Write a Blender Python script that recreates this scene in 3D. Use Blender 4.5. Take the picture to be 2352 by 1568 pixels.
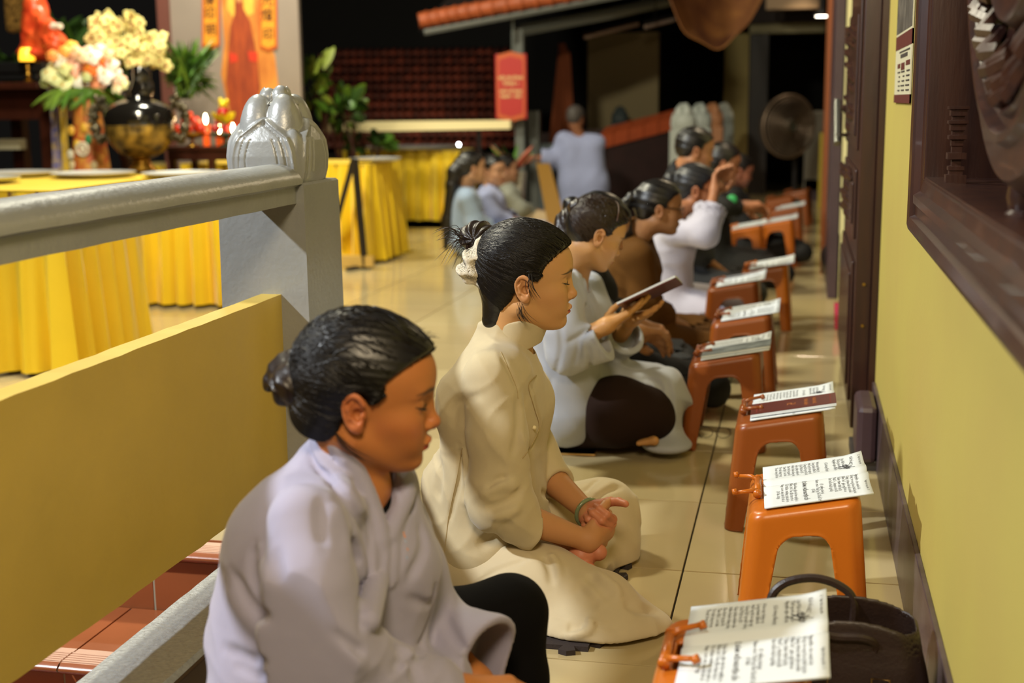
import bpy, bmesh, math, random
import numpy as np
from mathutils import Vector, Matrix, Euler
random.seed(7); np.random.seed(7)
C = bpy.context.scene.collection
for o in list(bpy.data.objects): bpy.data.objects.remove(o)

# ---------------------------------------------------------------- camera
CF, CYAW, CPITCH, CROLL, CH = 3005.84, -0.216393699, 0.181473196, -0.0108190333, 1.207
_c, _s = math.cos(CYAW), math.sin(CYAW)
FWD = np.array([_s*math.cos(CPITCH), _c*math.cos(CPITCH), -math.sin(CPITCH)])
_r = np.array([_c, -_s, 0.0]); _u = np.cross(_r, FWD)
RGT = _r*math.cos(CROLL) + _u*math.sin(CROLL)
UPV = _u*math.cos(CROLL) - _r*math.sin(CROLL)
CAM = np.array([0, 0, CH])
cam = bpy.data.cameras.new('camera'); co = bpy.data.objects.new('camera', cam); C.objects.link(co)
co.matrix_world = Matrix([[RGT[i], UPV[i], -FWD[i], CAM[i]] for i in range(3)] + [[0, 0, 0, 1]])
cam.sensor_width = 36; cam.lens = CF/2352*36; cam.clip_start = 0.05; cam.clip_end = 200
cam.dof.use_dof = True; cam.dof.focus_distance = 3.05; cam.dof.aperture_fstop = 2.6; cam.dof.aperture_blades = 0
bpy.context.scene.camera = co
# ---------------------------------------------------------------- world, lights, exposure
S = bpy.context.scene
S.view_settings.view_transform = 'Standard'; S.view_settings.look = 'None'
S.view_settings.gamma = 1; S.view_settings.use_curve_mapping = False
S.view_settings.exposure = 0.0
w = bpy.data.worlds.new('world'); S.world = w; w.use_nodes = True
w.node_tree.nodes['Background'].inputs[0].default_value = (0.10, 0.09, 0.08, 1)
w.node_tree.nodes['Background'].inputs[1].default_value = 0.06
def light(name, kind, loc, target, energy, color, size=0.3, size_y=None, spot=60, blend=.5):
    l = bpy.data.lights.new(name, kind); o = bpy.data.objects.new(name, l); C.objects.link(o)
    l.energy = energy; l.color = color
    if kind == 'AREA':
        l.size = size
        if size_y: l.shape = 'RECTANGLE'; l.size_y = size_y
    elif kind == 'SPOT': l.shadow_soft_size = size; l.spot_size = math.radians(spot); l.spot_blend = blend
    else: l.shadow_soft_size = size
    o.location = loc
    d = Vector(target) - Vector(loc); o.rotation_euler = d.to_track_quat('-Z', 'Y').to_euler()
    return o
WARM = (1.0, .80, .53); COOL = (.93, .97, 1.0); CREAM = (1.0, .94, .72)
light('yard_floodlight', 'SPOT', (-4.4, 1.0, 3.75), (-1.0, 2.9, .5), 1250, COOL, .10, spot=85)
light('corridor_lamp', 'AREA', (.0, -.2, 2.75), (-.6, 2.4, .3), 82, WARM, .7)
light('corridor_lamp', 'AREA', (.10, 8.3, 2.95), (.05, 8.0, 0), 20, WARM, .13)
light('corridor_lamp', 'AREA', (-.35, 11, 3.0), (-.35, 11, 0), 9, WARM, .25)
light('corridor_lamp', 'SPOT', (.0, 15.8, 2.9), (-.05, 15.9, 0), 60, WARM, .05, spot=70)
light('yard_lamp', 'AREA', (-3.0, 5.2, 4.6), (-2.8, 7.5, 0), 290, CREAM, .6)
light('yard_lamp', 'AREA', (-4.2, 9.0, 4.6), (-4.2, 10.5, .6), 215, CREAM, .6)
light('altar_lamp', 'SPOT', (-3.2, 5.8, 2.6), (-4.6, 9.2, 1.3), 200, (1, .85, .6), .12, spot=60)

# ---------------------------------------------------------------- helpers
def P(x, y, Y):
    d = FWD + RGT*(x-1176)/CF - UPV*(y-784)/CF
    return CAM + d*Y/d[1]
def PZ(x, y, Z=0.0):
    d = FWD + RGT*(x-1176)/CF - UPV*(y-784)/CF
    return CAM + d*(Z-CH)/d[2]
def PX(x, y, X):
    d = FWD + RGT*(x-1176)/CF - UPV*(y-784)/CF
    return CAM + d*X/d[0]

MATS = {}
def srgb(c):
    if isinstance(c, str):
        c = [int(c[i:i+2], 16)/255 for i in (0, 2, 4)]
    return tuple(((v/12.92) if v <= .04045 else ((v+.055)/1.055)**2.4) for v in c)
def mat(name, col, rough=.5, metal=0.0, var=0.0, scale=8.0, bump=0.0, bscale=40.0, emis=None, estr=0, vcol=False, sss=0, spec=.5,
        stretch=None, coat=0, sheen=0, trans=0, alpha=1, col2=None, dist=.002, ramp=None):
    if name in MATS: return MATS[name]
    m = bpy.data.materials.new(name); m.use_nodes = True; nt = m.node_tree; N = nt.nodes; L = nt.links
    b = N['Principled BSDF']; c = srgb(col)
    b.inputs['Base Color'].default_value = (*c, 1); b.inputs['Roughness'].default_value = rough
    b.inputs['Metallic'].default_value = metal; b.inputs['Specular IOR Level'].default_value = spec
    b.inputs['Coat Weight'].default_value = coat; b.inputs['Sheen Weight'].default_value = sheen
    b.inputs['Transmission Weight'].default_value = trans; b.inputs['Alpha'].default_value = alpha
    if sss: b.inputs['Subsurface Weight'].default_value = sss; b.inputs['Subsurface Scale'].default_value = .012; b.inputs['Subsurface Radius'].default_value = (1, .35, .2)
    if emis: b.inputs['Emission Color'].default_value = (*srgb(emis), 1); b.inputs['Emission Strength'].default_value = estr
    tc = N.new('ShaderNodeTexCoord'); mp = N.new('ShaderNodeMapping'); L.new(tc.outputs['Object'], mp.inputs[0])
    if stretch: mp.inputs['Scale'].default_value = stretch
    src = None
    if vcol:
        a = N.new('ShaderNodeVertexColor'); a.layer_name = 'Col'; src = a.outputs[0]; L.new(src, b.inputs['Base Color'])
    if var:
        n = N.new('ShaderNodeTexNoise'); n.inputs['Scale'].default_value = scale; n.inputs['Detail'].default_value = 5
        L.new(mp.outputs[0], n.inputs[0])
        mx = N.new('ShaderNodeMix'); mx.data_type = 'RGBA'
        mr = N.new('ShaderNodeMapRange'); mr.inputs[1].default_value = .3; mr.inputs[2].default_value = .7
        L.new(n.outputs[0], mr.inputs[0]); L.new(mr.outputs[0], mx.inputs[0])
        if src and not col2:
            hsv = N.new('ShaderNodeHueSaturation'); hsv.inputs['Value'].default_value = 1-var; L.new(src, hsv.inputs['Color']); L.new(src, mx.inputs[6]); L.new(hsv.outputs[0], mx.inputs[7])
        else:
            c2 = srgb(col2) if col2 else tuple(v*(1-var) for v in c)
            mx.inputs[6].default_value = (*c, 1); mx.inputs[7].default_value = (*c2, 1)
        L.new(mx.outputs[2], b.inputs['Base Color'])
    if bump:
        n = N.new('ShaderNodeTexNoise'); n.inputs['Scale'].default_value = bscale; n.inputs['Detail'].default_value = 6
        L.new(mp.outputs[0], n.inputs[0]); bp = N.new('ShaderNodeBump'); bp.inputs['Strength'].default_value = bump; bp.inputs['Distance'].default_value = dist
        L.new(n.outputs[0], bp.inputs['Height']); L.new(bp.outputs[0], b.inputs['Normal'])
    MATS[name] = m
    return m

class MB:
    """collects simple shapes into one mesh"""
    def __init__(s): s.v = []; s.f = []
    def add(s, v, f):
        n = len(s.v); s.v += [tuple(map(float, q)) for q in v]; s.f += [tuple(i+n for i in q) for q in f]; return s
    def box(s, x0, x1, y0, y1, z0, z1, bev=0.0, M=None):
        bm = bmesh.new(); bmesh.ops.create_cube(bm, size=1)
        for v in bm.verts: v.co = Vector(((x0+x1)/2+v.co.x*(x1-x0), (y0+y1)/2+v.co.y*(y1-y0), (z0+z1)/2+v.co.z*(z1-z0)))
        if bev: bmesh.ops.bevel(bm, geom=bm.edges[:], offset=bev, segments=2, affect='EDGES', profile=.5)
        bm.verts.index_update()
        s.add([(M @ v.co if M else v.co) for v in bm.verts], [[v.index for v in f.verts] for f in bm.faces]); bm.free(); return s
    def lathe(s, prof, n=24, c=(0, 0, 0), M=None, cap=True):
        v = []; f = []
        for r, z in prof:
            for k in range(n):
                a = 2*math.pi*k/n; p = Vector((c[0]+r*math.cos(a), c[1]+r*math.sin(a), c[2]+z)); v.append(M @ p if M else p)
        m = len(prof)
        for i in range(m-1):
            for k in range(n): f.append((i*n+k, i*n+(k+1) % n, (i+1)*n+(k+1) % n, (i+1)*n+k))
        if cap: f.append(tuple(range(n-1, -1, -1))); f.append(tuple((m-1)*n+k for k in range(n)))
        return s.add(v, f)
    def tube(s, pts, r, n=8, cap=True, flat=1.0):
        pts = [Vector(p) for p in pts]; m = len(pts); rr = r if hasattr(r, '__len__') else [r]*m
        v = []; f = []; up = Vector((0, 0, 1)); prev = None
        for i, p in enumerate(pts):
            t = (pts[min(i+1, m-1)]-pts[max(i-1, 0)]).normalized()
            if prev is None:
                a = t.cross(up); a = a if a.length > .1 else t.cross(Vector((1, 0, 0)))
            else: a = prev - t*prev.dot(t)
            a.normalize(); prev = a; b = t.cross(a)
            for k in range(n):
                q = 2*math.pi*k/n; v.append(p + a*math.cos(q)*rr[i] + b*math.sin(q)*rr[i]*flat)
        for i in range(m-1):
            for k in range(n): f.append((i*n+k, i*n+(k+1) % n, (i+1)*n+(k+1) % n, (i+1)*n+k))
        if cap: f.append(tuple(range(n-1, -1, -1))); f.append(tuple((m-1)*n+k for k in range(n)))
        return s.add(v, f)
    def grid(s, fn, nu, nv, close=False):
        v = [fn(i/(nu-1), j/(nv-1)) for i in range(nu) for j in range(nv)]
        f = [(i*nv+j, (i+1)*nv+j, (i+1)*nv+j+1, i*nv+j+1) for i in range(nu-1) for j in range(nv-1)]
        return s.add(v, f)
    def slab(s, fn, nu, nv, th):
        """grid surface with thickness th along -normal (fn gives top)"""
        T = [[Vector(fn(i/(nu-1), j/(nv-1))) for j in range(nv)] for i in range(nu)]
        v = []; 
        for k in (0, 1):
            for i in range(nu):
                for j in range(nv):
                    a = T[min(i+1, nu-1)][j]-T[max(i-1, 0)][j]; b = T[i][min(j+1, nv-1)]-T[i][max(j-1, 0)]
                    n = a.cross(b).normalized(); v.append(T[i][j]-n*th*k)
        N = nu*nv; f = []
        for i in range(nu-1):
            for j in range(nv-1):
                q = (i*nv+j, (i+1)*nv+j, (i+1)*nv+j+1, i*nv+j+1); f.append(q); f.append(tuple(N+x for x in reversed(q)))
        bd = [i*nv for i in range(nu)] + [(nu-1)*nv+j for j in range(1, nv)] + [i*nv+nv-1 for i in range(nu-2, -1, -1)] + [j for j in range(nv-2, 0, -1)]
        for a, b in zip(bd, bd[1:]+bd[:1]): f.append((b, a, N+a, N+b))
        return s.add(v, f)
    def prism(s, poly, d0, d1, M=None):
        """poly in xz extruded along y from d0 to d1"""
        n = len(poly); v = [(x, d0, z) for x, z in poly]+[(x, d1, z) for x, z in poly]
        if M: v = [M @ Vector(q) for q in v]
        return s.add(v, [tuple(range(n)), tuple(range(2*n-1, n-1, -1))]+[(i, n+i, n+(i+1) % n, (i+1) % n) for i in range(n)])
    def sph(s, c, r, n=12, sc=(1, 1, 1)):
        pr = [(max(1e-4, math.sin(math.pi*i/n))*r, -math.cos(math.pi*i/n)*r) for i in range(n+1)]
        M = Matrix.Translation(Vector(c)) @ Matrix.Diagonal((*sc, 1))
        return s.lathe(pr, n+4, M=M, cap=False)
    def mesh(s, name, m, smooth=False):
        me = bpy.data.meshes.new(name); me.from_pydata(s.v, [], s.f); me.update()
        if m: me.materials.append(m)
        if smooth: me.polygons.foreach_set('use_smooth', [True]*len(me.polygons))
        return me
    def build(s, name, m, parent=None, smooth=False, loc=None, angle=None):
        me = s.mesh(name, m, smooth); o = bpy.data.objects.new(name, me); C.objects.link(o)
        if smooth:
            bm = bmesh.new(); bm.from_mesh(me); bmesh.ops.recalc_face_normals(bm, faces=bm.faces)
            a = math.radians(angle or 40)
            for e in bm.edges:
                if len(e.link_faces) == 2 and e.calc_face_angle(0) > a: e.smooth = False
            bm.to_mesh(me); bm.free()
        if parent: o.parent = parent
        if loc is not None: o.location = loc
        return o
def tag(o, label=None, cat=None, group=None, kind=None):
    if label: o['label'] = label
    if cat: o['category'] = cat
    if group: o['group'] = group
    if kind: o['kind'] = kind
    return o
def thing(name, label, cat, loc=(0, 0, 0), rz=0, group=None):
    o = bpy.data.objects.new(name, None); C.objects.link(o); o.location = loc; o.rotation_euler = (0, 0, rz); o.empty_display_size = .1
    return tag(o, label, cat, group)
def inst(me, name, parent, loc=(0, 0, 0), rot=(0, 0, 0), sc=(1, 1, 1)):
    o = bpy.data.objects.new(name, me); C.objects.link(o); o.parent = parent; o.location = loc; o.rotation_euler = rot; o.scale = sc
    return o
def kids(o): return list(o.children)
def copy_tree(o, parent=None):
    c = o.copy(); C.objects.link(c); c.parent = parent
    for ch in kids(o): copy_tree(ch, c)
    return c
def text(txt, size, m, name, parent, M, ext=.0005, align='CENTER', bold=0):
    cu = bpy.data.curves.new(name, 'FONT'); cu.body = txt; cu.size = size; cu.extrude = ext; cu.align_x = align; cu.align_y = 'CENTER'; cu.offset = bold; cu.resolution_u = 2
    to = bpy.data.objects.new(name, cu); C.objects.link(to)
    dg = bpy.context.evaluated_depsgraph_get(); me = bpy.data.meshes.new_from_object(to.evaluated_get(dg)); bpy.data.objects.remove(to)
    me.materials.clear(); me.materials.append(m); me.name = name
    o = bpy.data.objects.new(name, me); C.objects.link(o); o.parent = parent; o.matrix_local = M
    return o

# ---------------------------------------------------------------- implicit surfaces
V = lambda *a: np.array(a, dtype=np.float64)
def smin(a, b, k):
    h = np.maximum(k-np.abs(a-b), 0)/k
    return np.minimum(a, b)-h*h*k*.25
def smax(a, b, k): return -smin(-a, -b, k)
def cap(p, a, b, ra, rb):
    a = np.asarray(a, float); b = np.asarray(b, float); ab = b-a; L = float(ab@ab)+1e-12
    t = np.clip(((p-a)@ab)/L, 0, 1)
    return np.linalg.norm(p-a-t[:, None]*ab, axis=1)-(ra+(rb-ra)*t)
def chain(p, pts, rs, k=.01):
    d = None
    for i in range(len(pts)-1):
        e = cap(p, pts[i], pts[i+1], rs[i], rs[i+1]); d = e if d is None else smin(d, e, k)
    return d
def ell(p, c, r, R=None):
    q = p-np.asarray(c, float)
    if R is not None: q = q@R
    r = np.asarray(r, float); k0 = np.linalg.norm(q/r, axis=1); k1 = np.linalg.norm(q/(r*r), axis=1)+1e-9
    return k0*(k0-1)/k1
def rbox(p, c, h, rad, R=None):
    q = p-np.asarray(c, float)
    if R is not None: q = q@R
    q = np.abs(q)-(np.asarray(h, float)-rad)
    return np.linalg.norm(np.maximum(q, 0), axis=1)+np.minimum(q.max(1), 0)-rad
def frame(fwd, up):
    """columns: forward, left, up"""
    f = np.asarray(fwd, float); f = f/np.linalg.norm(f); u = np.asarray(up, float); l = np.cross(u, f); l /= np.linalg.norm(l); u = np.cross(f, l)
    return np.stack([f, l, u], 1)
def surf(fn, lo, hi, h, blk=8):
    lo = np.asarray(lo, float); hi = np.asarray(hi, float)
    n = np.ceil((hi-lo)/h/blk).astype(int); N = n*blk
    bc = np.stack(np.meshgrid(*[np.arange(k) for k in n], indexing='ij'), -1).reshape(-1, 3)
    cen = lo+(bc*blk+(blk-1)/2)*h
    dc = fn(cen); act = np.abs(dc) < blk*h*1.15
    D = np.empty(tuple(N), np.float32)
    Db = D.reshape(n[0], blk, n[1], blk, n[2], blk)
    Db[:] = dc.reshape(*n)[:, None, :, None, :, None]
    off = np.stack(np.meshgrid(*[np.arange(blk)]*3, indexing='ij'), -1).reshape(-1, 3)
    ab = bc[act]
    for i in range(0, len(ab), 600):
        q = ab[i:i+600]; pts = lo+((q[:, None, :]*blk+off[None])*h).reshape(-1, 3)
        d = fn(pts).reshape(len(q), blk, blk, blk)
        Db[q[:, 0], :, q[:, 1], :, q[:, 2], :] = d
    D[0] = D[-1] = .01; D[:, 0] = D[:, -1] = .01; D[:, :, 0] = D[:, :, -1] = .01
    s = D < 0
    cs = np.zeros(tuple(N-1), np.uint8)
    for a in (0, 1):
        for b in (0, 1):
            for c in (0, 1): cs += s[a:N[0]-1+a, b:N[1]-1+b, c:N[2]-1+c]
    I = np.argwhere((cs > 0) & (cs < 8)); idx = -np.ones(tuple(N-1), np.int64); idx[tuple(I.T)] = np.arange(len(I))
    acc = np.zeros((len(I), 3)); cnt = np.zeros(len(I))
    corners = [(a, b, c) for a in (0, 1) for b in (0, 1) for c in (0, 1)]
    for u in corners:
        for ax in range(3):
            if u[ax]: continue
            v = list(u); v[ax] = 1; A = I+u; B = I+v
            da = D[tuple(A.T)].astype(float); db = D[tuple(B.T)].astype(float); m = (da < 0) != (db < 0)
            t = np.where(m, da/(da-db+1e-20), 0); pt = np.array(u, float)[None]+np.eye(3)[ax][None]*t[:, None]
            acc[m] += pt[m]; cnt[m] += 1
    verts = lo+(I+acc/cnt[:, None])*h
    F = []
    for ax in range(3):
        sl0 = [slice(1, k-1) for k in N]; a0 = [slice(None)]*3
        A = np.argwhere(np.take(s, range(0, N[ax]-1), ax) != np.take(s, range(1, N[ax]), ax))
        b, c = [(1, 2), (2, 0), (0, 1)][ax]
        A = A[(A[:, b] > 0) & (A[:, c] > 0) & (A[:, b] < N[b]-1) & (A[:, c] < N[c]-1)]
        e1 = np.zeros(3, int); e1[b] = 1; e2 = np.zeros(3, int); e2[c] = 1
        q = np.stack([idx[tuple((A-e1-e2).T)], idx[tuple((A-e2).T)], idx[tuple(A.T)], idx[tuple((A-e1).T)]], 1)
        neg = s[tuple(A.T)]; q[~neg] = q[~neg][:, ::-1]; F.append(q)
    F = np.concatenate(F); F = F[(F >= 0).all(1)]
    return verts, F
def meshobj(name, parts, m, parent=None, color=None, label=None):
    """parts: list of (verts, faces); color: fn(verts)->rgb linear"""
    vs = np.concatenate([p[0] for p in parts]); fs = []; n = 0
    for v, f in parts: fs.append(f+n); n += len(v)
    fs = np.concatenate(fs)
    me = bpy.data.meshes.new(name); me.vertices.add(len(vs)); me.vertices.foreach_set('co', vs.astype(np.float32).ravel())
    me.loops.add(fs.size); me.loops.foreach_set('vertex_index', fs.astype(np.int32).ravel())
    k = fs.shape[1]; me.polygons.add(len(fs)); me.polygons.foreach_set('loop_start', np.arange(0, fs.size, k, dtype=np.int32)); me.polygons.foreach_set('loop_total', np.full(len(fs), k, np.int32))
    me.polygons.foreach_set('use_smooth', np.ones(len(fs), bool)); me.update(calc_edges=True); me.materials.append(m)
    if color is not None:
        ca = me.color_attributes.new('Col', 'FLOAT_COLOR', 'POINT'); col = np.ones((len(vs), 4), np.float32); col[:, :3] = color(vs); ca.data.foreach_set('color', col.ravel())
    o = bpy.data.objects.new(name, me); C.objects.link(o)
    if parent: o.parent = parent
    if label: o['label'] = label
    return o
def march(fn, pix, tmax=30, t0=1.0, off=0.0):
    """rays from the lens through photo pixels to the surface fn: gives points on the surface"""
    pix = np.asarray(pix, float); d = FWD[None]+RGT[None]*((pix[:, 0]-1176)/CF)[:, None]-UPV[None]*((pix[:, 1]-784)/CF)[:, None]
    d /= np.linalg.norm(d, axis=1)[:, None]; t = np.full(len(pix), t0)
    for _ in range(90): t += np.clip(fn(CAM+d*t[:, None])-off, -.05, .3)*.8
    return CAM+d*t[:, None]
def dens(pl, step):
    pl = [np.asarray(q, float) for q in pl]; out = []
    for a, b in zip(pl, pl[1:]):
        n = max(1, int(np.linalg.norm(b-a)/step)); out += [a+(b-a)*i/n for i in range(n)]
    return np.array(out+[pl[-1]])
def spline(pl, n=8):
    pl = [np.asarray(q, float) for q in pl]; pl = [2*pl[0]-pl[1]]+pl+[2*pl[-1]-pl[-2]]; out = []
    for i in range(1, len(pl)-2):
        a, b, c, d = pl[i-1:i+3]
        for t in np.arange(n)/n: out.append(.5*((2*b)+(-a+c)*t+(2*a-5*b+4*c-d)*t*t+(-a+3*b-3*c+d)*t**3))
    return np.array(out+[pl[-2]])
def cut_floor(d, p, z=.004): return np.maximum(d, z-p[:, 2])
class Folds:
    """creases and ridges of cloth, given as lines on the surface"""
    def __init__(s, base, lines, t0=1.0):
        s.seg = []
        for ln in lines:
            pix, w, amp = ln[:3]
            q = spline(pix, 5) if len(pix) > 2 else dens(pix, 12); pts = march(base, q, t0=t0)
            L = np.linalg.norm(np.diff(pts, axis=0), axis=1); pts = pts[np.r_[True, L < .12]]
            s.seg.append((pts, w, amp, len(ln) > 3))
    def __call__(s, p):
        out = np.zeros(len(p))
        for pts, w, amp, flat in s.seg:
            if len(pts) < 2: continue
            lo = pts.min(0)-3*w; hi = pts.max(0)+3*w; m = ((p > lo) & (p < hi)).all(1)
            if not m.any(): continue
            q = p[m]; best = np.full(len(q), 9.0); tt = np.zeros(len(q)); n = len(pts)-1
            for i in range(n):
                ab = pts[i+1]-pts[i]; t = np.clip(((q-pts[i])@ab)/(ab@ab+1e-12), 0, 1); d = np.linalg.norm(q-pts[i]-t[:, None]*ab, axis=1)
                c = d < best; best[c] = d[c]; tt[c] = (i+t[c])/n
            if flat: out[m] += amp/(1+np.exp(np.clip((best-w)/.0012, -30, 30))); continue
            env = np.clip(np.minimum(tt, 1-tt)*5, .15, 1)
            out[m] += amp*env*np.exp(-(best/w)**2)
        return out
def wrs(p, d, f, seed=0):
    """sharper cloth creases: narrow ridges between soft hollows"""
    s = wr(p, d, f, seed); return 1.1*(1-np.abs(s))**2.2-.35
def wr(p, d, f, seed=0):
    """soft directional wrinkles, about -1..1"""
    r = np.random.RandomState(seed); d = np.asarray(d, float); d = d/np.linalg.norm(d); a = r.randn(3); b = r.randn(3); c = r.randn(3)
    ph = 1.6*np.sin((p@a)*f*.30+1.3)+1.1*np.sin((p@b)*f*.45+.4)
    return np.sin((p@d)*f+ph)*(.6+.4*np.sin((p@c)*f*.35+2))
# ================================================================ people: head, hands, hair
def ridged(p, a, w): return np.exp(-(a/w)**2)
def head_sdf(q, blur=False):
    """canonical head: x forward, y left, z up, origin between the ears, metres"""
    x, y, z = q.T; s = np.stack([x, np.abs(y), z], 1)
    d = ell(s, (-.006, 0, .034), (.088, .072, .080))
    d = smin(d, ell(s, (.034, 0, .036), (.052, .058, .052)), .03)          # forehead
    d = smin(d, ell(s, (.022, 0, -.028), (.060, .056, .072)), .03)         # face
    d = smin(d, cap(s, (-.010, .046, -.060), (.050, .016, -.094), .019, .017), .03)   # jaw
    d = smin(d, cap(s, (.015, 0, -.075), (.060, 0, -.090), .036, .020), .022)
    d = smin(d, ell(s, (.068, 0, -.0965), (.0165, .018, .0145)), .014)      # chin
    d = smin(d, ell(s, (.049, .037, -.030), (.026, .022, .022)), .022)     # cheekbone
    d = smin(d, ell(s, (.058, .026, -.056), (.022, .020, .024)), .022)     # cheek
    d = smin(d, ell(s, (.066, .022, .0215), (.016, .022, .008)), .016)     # brow
    d = smax(d, -ell(s, (.0925, .033, .002), (.0150, .0185, .0125)), .016)  # socket
    lid = np.linalg.norm(s-V(.0650, .0315, -.0005), axis=1)-.0142
    d = smin(d, lid, .006)
    # lids nearly shut, looking down
    aa = s-V(.0650, .0315, -.0005); el_ = np.arctan2(aa[:, 2], aa[:, 0]); yy = (s[:, 1]-.0315)/.0155
    zc = -.33+.16*yy**2
    m = (np.abs(yy) < 1) & (np.abs(lid) < .004)
    slit = np.where(m, np.exp(-((el_-zc)/.055)**2)*(1-yy**2)*.0014, 0)
    fold_ = np.where(m, np.exp(-((el_-.50+.2*yy**2)/.06)**2)*(1-yy**2)*.0006, 0)
    d = d+slit+fold_
    # nose
    d = smin(d, chain(s, [(.0755, 0, .014), (.0835, 0, -.006), (.0935, 0, -.0285)], [.0072, .0070, .0085], .006), .012)
    d = smin(d, ell(s, (.0945, 0, -.0330), (.0095, .0105, .0085)), .006)
    d = smin(d, ell(s, (.0855, .0118, -.0372), (.0095, .0066, .0066)), .005)
    d = smin(d, cap(s, (.0930, 0, -.0395), (.0800, 0, -.0470), .0055, .006), .006)
    d = smax(d, -ell(s, (.0925, .0062, -.0435), (.0050, .0030, .0034)), .003)
    # mouth
    d = smin(d, ell(s, (.062, 0, -.066), (.0260, .030, .021)), .014)
    cz = -.0655-.0015*(s[:, 1]/.022)**2
    up_ = ell(np.stack([x, y, z-cz-.0048-.0012*np.cos(s[:, 1]/.0075*1.4)], 1), (.0855, 0, 0), (.0100, .0215, .0055))
    lo_ = ell(np.stack([x, y, z-cz+.0060], 1), (.0830, 0, 0), (.0100, .0185, .0062))
    d = smin(d, up_, .0035); d = smin(d, lo_, .0035)
    lip = np.abs(z-cz)
    d = d+np.where((x > .06) & (s[:, 1] < .024), .0022*np.exp(-(lip/.0011)**2)*np.clip(1.2-s[:, 1]/.023, 0, 1), 0)
    d = d+np.where(x > .06, .0012*np.exp(-((z+.0805)/.004)**2-(s[:, 1]/.014)**2), 0)      # under the lip
    d = d+np.where(x > .07, .0010*np.exp(-(s[:, 1]/.0028)**2-((z+.053)/.006)**2), 0)    # philtrum
    # ear
    R = frame((.955, .295, .05), (-.20, .10, 1)); R = np.stack([R[:, 0], R[:, 1], R[:, 2]], 1)
    e = (s-V(-.010, .0765, -.010))@R; u, w_, v = e.T
    th = np.arctan2(v, u); rx = .0170+.002*np.sin(th); rz = .0300
    rr = np.sqrt((u/rx)**2+(v/rz)**2)+1e-9; ring = np.sqrt(((rr-.86)*.0185)**2+(w_-.0025)**2)-.0032
    openf = np.clip((u-.009)/.006, 0, 1)*np.clip(1-np.abs(v+.002)/.016, 0, 1); ring = ring+openf*.006
    bowl = ell(e, (0, -.0035, 0), (.0150, .0040, .0270))
    anti = chain(e, [(-.003, .0005, .016), (-.0085, .002, .004), (-.0065, .0015, -.010), (.002, .0015, -.0165)], [.0022, .003, .003, .003], .002)
    lobe = ell(e, (.0030, 0, -.0265), (.0080, .0036, .0085))
    trag = ell(e, (.0115, .001, -.004), (.0035, .004, .0055))
    con = ell(e, (.004, -.003, -.004), (.0075, .0065, .0095))
    ear = smin(smin(smin(bowl, ring, .003), anti, .003), lobe, .006); ear = smin(ear, trag, .003); ear = smax(ear, -con, .003)
    root = cap(e, (.004, -.016, .008), (.004, -.016, -.012), .008, .008)
    ear = smin(ear, root, .008)
    return smin(d, ear, .004)
def head_color(q, skin, lip, brow, flush=.5):
    x, y, z = q.T; a = np.abs(y); c = np.tile(np.array(srgb(skin)), (len(q), 1))
    def blend(m, col): 
        nonlocal c
        m = np.clip(m, 0, 1)[:, None]; c = c*(1-m)+np.array(srgb(col))*m
    red = tuple(v for v in lip)
    blend(flush*.45*np.exp(-((x-.101)/.014)**2-(a/.014)**2-((z+.036)/.014)**2), lip)
    blend(flush*.35*np.exp(-((a-.045)/.018)**2-((z+.034)/.018)**2)*(x > .02), lip)
    blend(flush*.45*np.exp(-((a-.082)/.012)**2)*(np.abs(x+.01) < .03)*(z < .03), lip)
    cz = -.0655-.0015*(a/.022)**2; m = np.clip((x-.072)/.003, 0, 1)*np.clip(1-((a/.0215)**2+((z-cz+.0015)/.0098)**2), 0, .25)*4
    blend(m, lip)
    blend(np.exp(-(np.abs(z-cz)/.0009)**2)*(x > .07)*(a < .022)*.8, '4a1512')
    bz = .0215+.004*np.clip((a-.012)/.02, 0, 1)-.006*np.clip((a-.036)/.016, 0, 1); bw = .0042*np.clip((a-.010)/.004, 0, 1)*np.clip((.056-a)/.016, 0, 1)+1e-5
    blend(.97*np.exp(-((z-bz)/bw)**2)*(x > .03)*(a > .010)*(a < .056), brow)
    el_ = np.arctan2(z+.0005, x-.0650); yy = (a-.0315)/.0160; r = np.sqrt((x-.065)**2+(a-.0315)**2+(z+.0005)**2)
    m = (np.abs(yy) < 1.12)*(r < .024)*(x > .045)
    blend(m*np.exp(-((el_+.33-.16*yy**2)/.15)**2)*.98, '140c0a')
    blend(m*np.exp(-((el_-.5+.2*yy**2)/.05)**2)*.25, '5a3018')
    return c
HS = V(1.09, 1.0, .98)
class Head:
    def __init__(s, pos, fwd, up, scale=1.0, skin='b9895c', lip='a8473c', brow='2a1a12', flush=.6):
        s.pos = np.asarray(pos, float); s.R = frame(fwd, up); s.k = scale; s.skin, s.lip, s.brow, s.flush = skin, lip, brow, flush
    def loc(s, p): return (p-s.pos)@s.R/(s.k*HS)
    def w(s, q): return s.pos+(np.asarray(q, float)*s.k*HS)@s.R.T
    def sdf(s, p): return head_sdf(s.loc(p))*s.k
    def col(s, p): return head_color(s.loc(p), s.skin, s.lip, s.brow, s.flush)

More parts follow.
